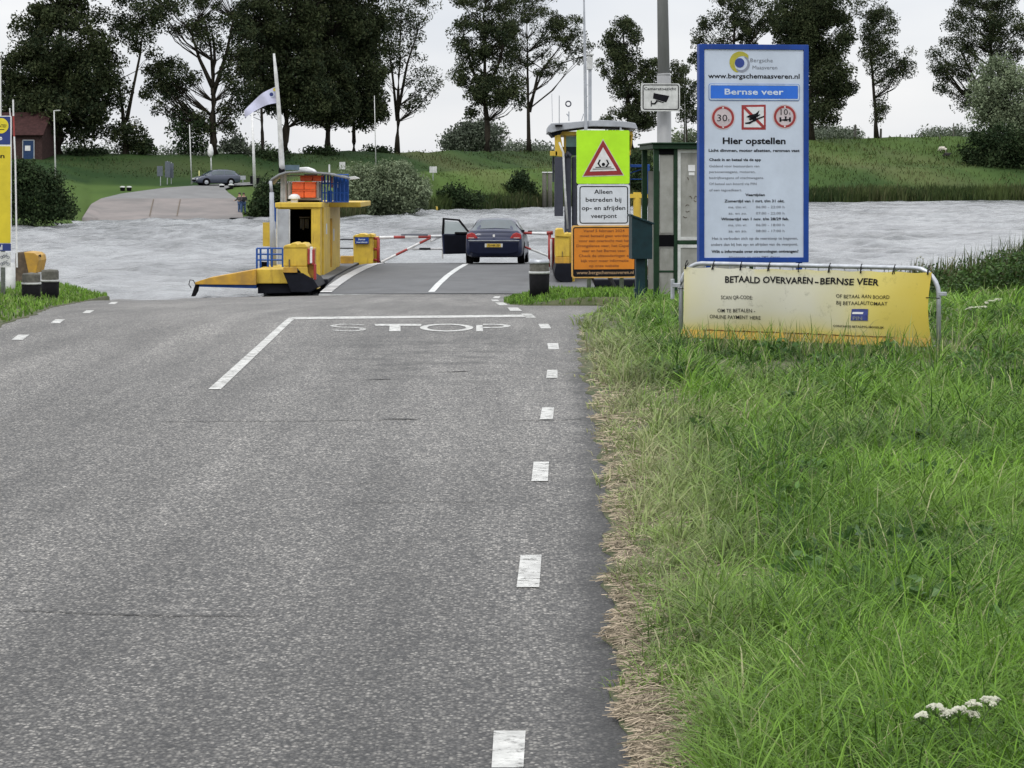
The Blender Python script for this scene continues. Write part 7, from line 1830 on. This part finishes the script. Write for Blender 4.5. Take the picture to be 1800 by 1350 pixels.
q = on_far(421.5, 377); pp2, l2 = person('person in a brown grey coat standing left of the black jacket', (q.x, q.y + .3, q.z + .02), math.radians(-40), mat('brown_cloth', (.05, .045, .045), .9), M['jeans'])
bpy.context.view_layer.update()
for o in [b1, b2] + l1 + l2: apply_all(o)

# floating landing stage edge by the persons
b_ = WP(437, 386, 203); mb = MB().box(-0.4, 2.4, 0, 1.2, 0, .14); o = mb.build('jetty', M['rubber'], None, bevel=.02); o.location = (b_[0], b_[1] - .5, -1.35); tag(o, 'low dark landing stage at the waterline right of the far ramp', 'jetty')

# ================================================================== umbel flowers in the verge
def umbel(label, px, py, d, hs, zt, seed, spread=1.0, flat=0.5):
    """flower heads hs = list of (px,py) on a branching stalk"""
    rr = random.Random(seed)
    b_ = WP(px, py, d); x, y = b_[0], d
    g = float(zverge(x, y)) - 0.02
    o = empty('white_umbel_flower', (x, y, g), 0, label, 'flower', 'white umbels in the verge')
    tops = []
    for hx, hy, w in hs:
        p = WP(hx, hy, d + rr.uniform(-.06, .06)); tops.append((Vector((p[0] - x, p[1] - y, p[2] - g)), w * d / F))
    cx_ = sum((t_[0] for t_ in tops), Vector()) / len(tops); fork = Vector((cx_.x * .6, cx_.y, cx_.z * .55))
    mb = MB(); mb.tube([(0, 0, 0), (fork.x * .4, fork.y * .4, fork.z * .5), fork], [.004, .0035, .003], 6)
    for t_, w in tops:
        mb.tube([fork, fork.lerp(t_, .6) + Vector((0, 0, -.01)), t_ - Vector((0, 0, .012))], [.0025, .002, .0015], 5)
        for k in range(14):
            a = rr.uniform(0, 2 * PI); r_ = w * .5 * rr.uniform(.3, 1); mb.tube([t_ - Vector((0, 0, .02)), t_ + Vector((r_ * math.cos(a), r_ * math.sin(a), 0))], .0007, 3)
    mb.build('stem', mat('flower_stem', (.05, .09, .02), .7), o)
    for t_, w in tops:
        m2 = MB()
        subs = [(rr.uniform(0, 2 * PI), w * .42 * math.sqrt(rr.random())) for _ in range(13)]
        for k in range(300):
            sa_, sr_ = subs[k % 13]; ga, gr_ = rr.uniform(0, 2 * PI), w * .13 * math.sqrt(rr.random())
            gx, gy = sr_ * math.cos(sa_) + gr_ * math.cos(ga), sr_ * math.sin(sa_) + gr_ * math.sin(ga); a = math.atan2(gy, gx); r_ = math.hypot(gx, gy); c_ = t_ + Vector((r_ * math.cos(a), r_ * math.sin(a), .010 * (1 - (r_ / (w * .5)) ** 2) + rr.uniform(-.003, .003) + .004 * math.sin(sa_ * 5)))
            q_ = .0026 + .0022 * rr.random(); b0 = rr.uniform(0, PI)
            for j in range(2):
                ca, sa = math.cos(b0 + j * PI / 2) * q_, math.sin(b0 + j * PI / 2) * q_
                m2.add([c_ + Vector((-ca, -sa, -.001)), c_ + Vector((-sa * .5, ca * .5, .002)), c_ + Vector((ca, sa, -.001)), c_ + Vector((sa * .5, -ca * .5, .002))], [(0, 1, 2, 3)])
        m2.build('flower_head', M['petal'], o)
umbel('nearest white umbel flower, low in the bottom right corner', 1705, 1385, 6.85, [(1620, 1260, 30), (1646, 1247, 34), (1668, 1256, 36), (1685, 1250, 30), (1706, 1258, 32), (1712, 1241, 34), (1741, 1234, 40)], 0, 1)
umbel('white umbel pair right of the banner, upper one of the two spots', 1752, 560, 29.5, [(1742, 530, 22), (1755, 527, 18), (1733, 533, 12)], 0, 2)
umbel('white umbel right of the banner, lower one of the two spots', 1722, 575, 28, [(1713, 541, 24), (1728, 540, 16), (1703, 544, 12)], 0, 3)
for k, (px, py, w) in enumerate(((1785, 437, 16), (1768, 443, 10), (1776, 462, 10), (1742, 480, 14), (1738, 474, 8), (1765, 495, 12), (1797, 490, 14), (1618, 452, 6), (1674, 453, 6))):
    umbel(['creamy flower cluster topmost at the right edge among the reeds', 'small creamy flower left of the topmost cluster in the reeds', 'small pale flower below the topmost cluster in the reeds', 'white flower low in the dark herbs, right of the barrier hook', 'tiny white flower just above the low one in the dark herbs', 'pale flowers at the foot of the herbs near the right edge', 'pale flower at the right edge above the short grass', 'tiny white flower in the reeds above the barrier corner', 'tiny white flower in the middle of the reeds'][k],
          px, py + 30, 43.2, [(px, py, w * .8), (px + 4, py + 3, w * .6), (px - 5, py + 2, w * .5)], 0, 10 + k)

# haze
HZ = 0.00035
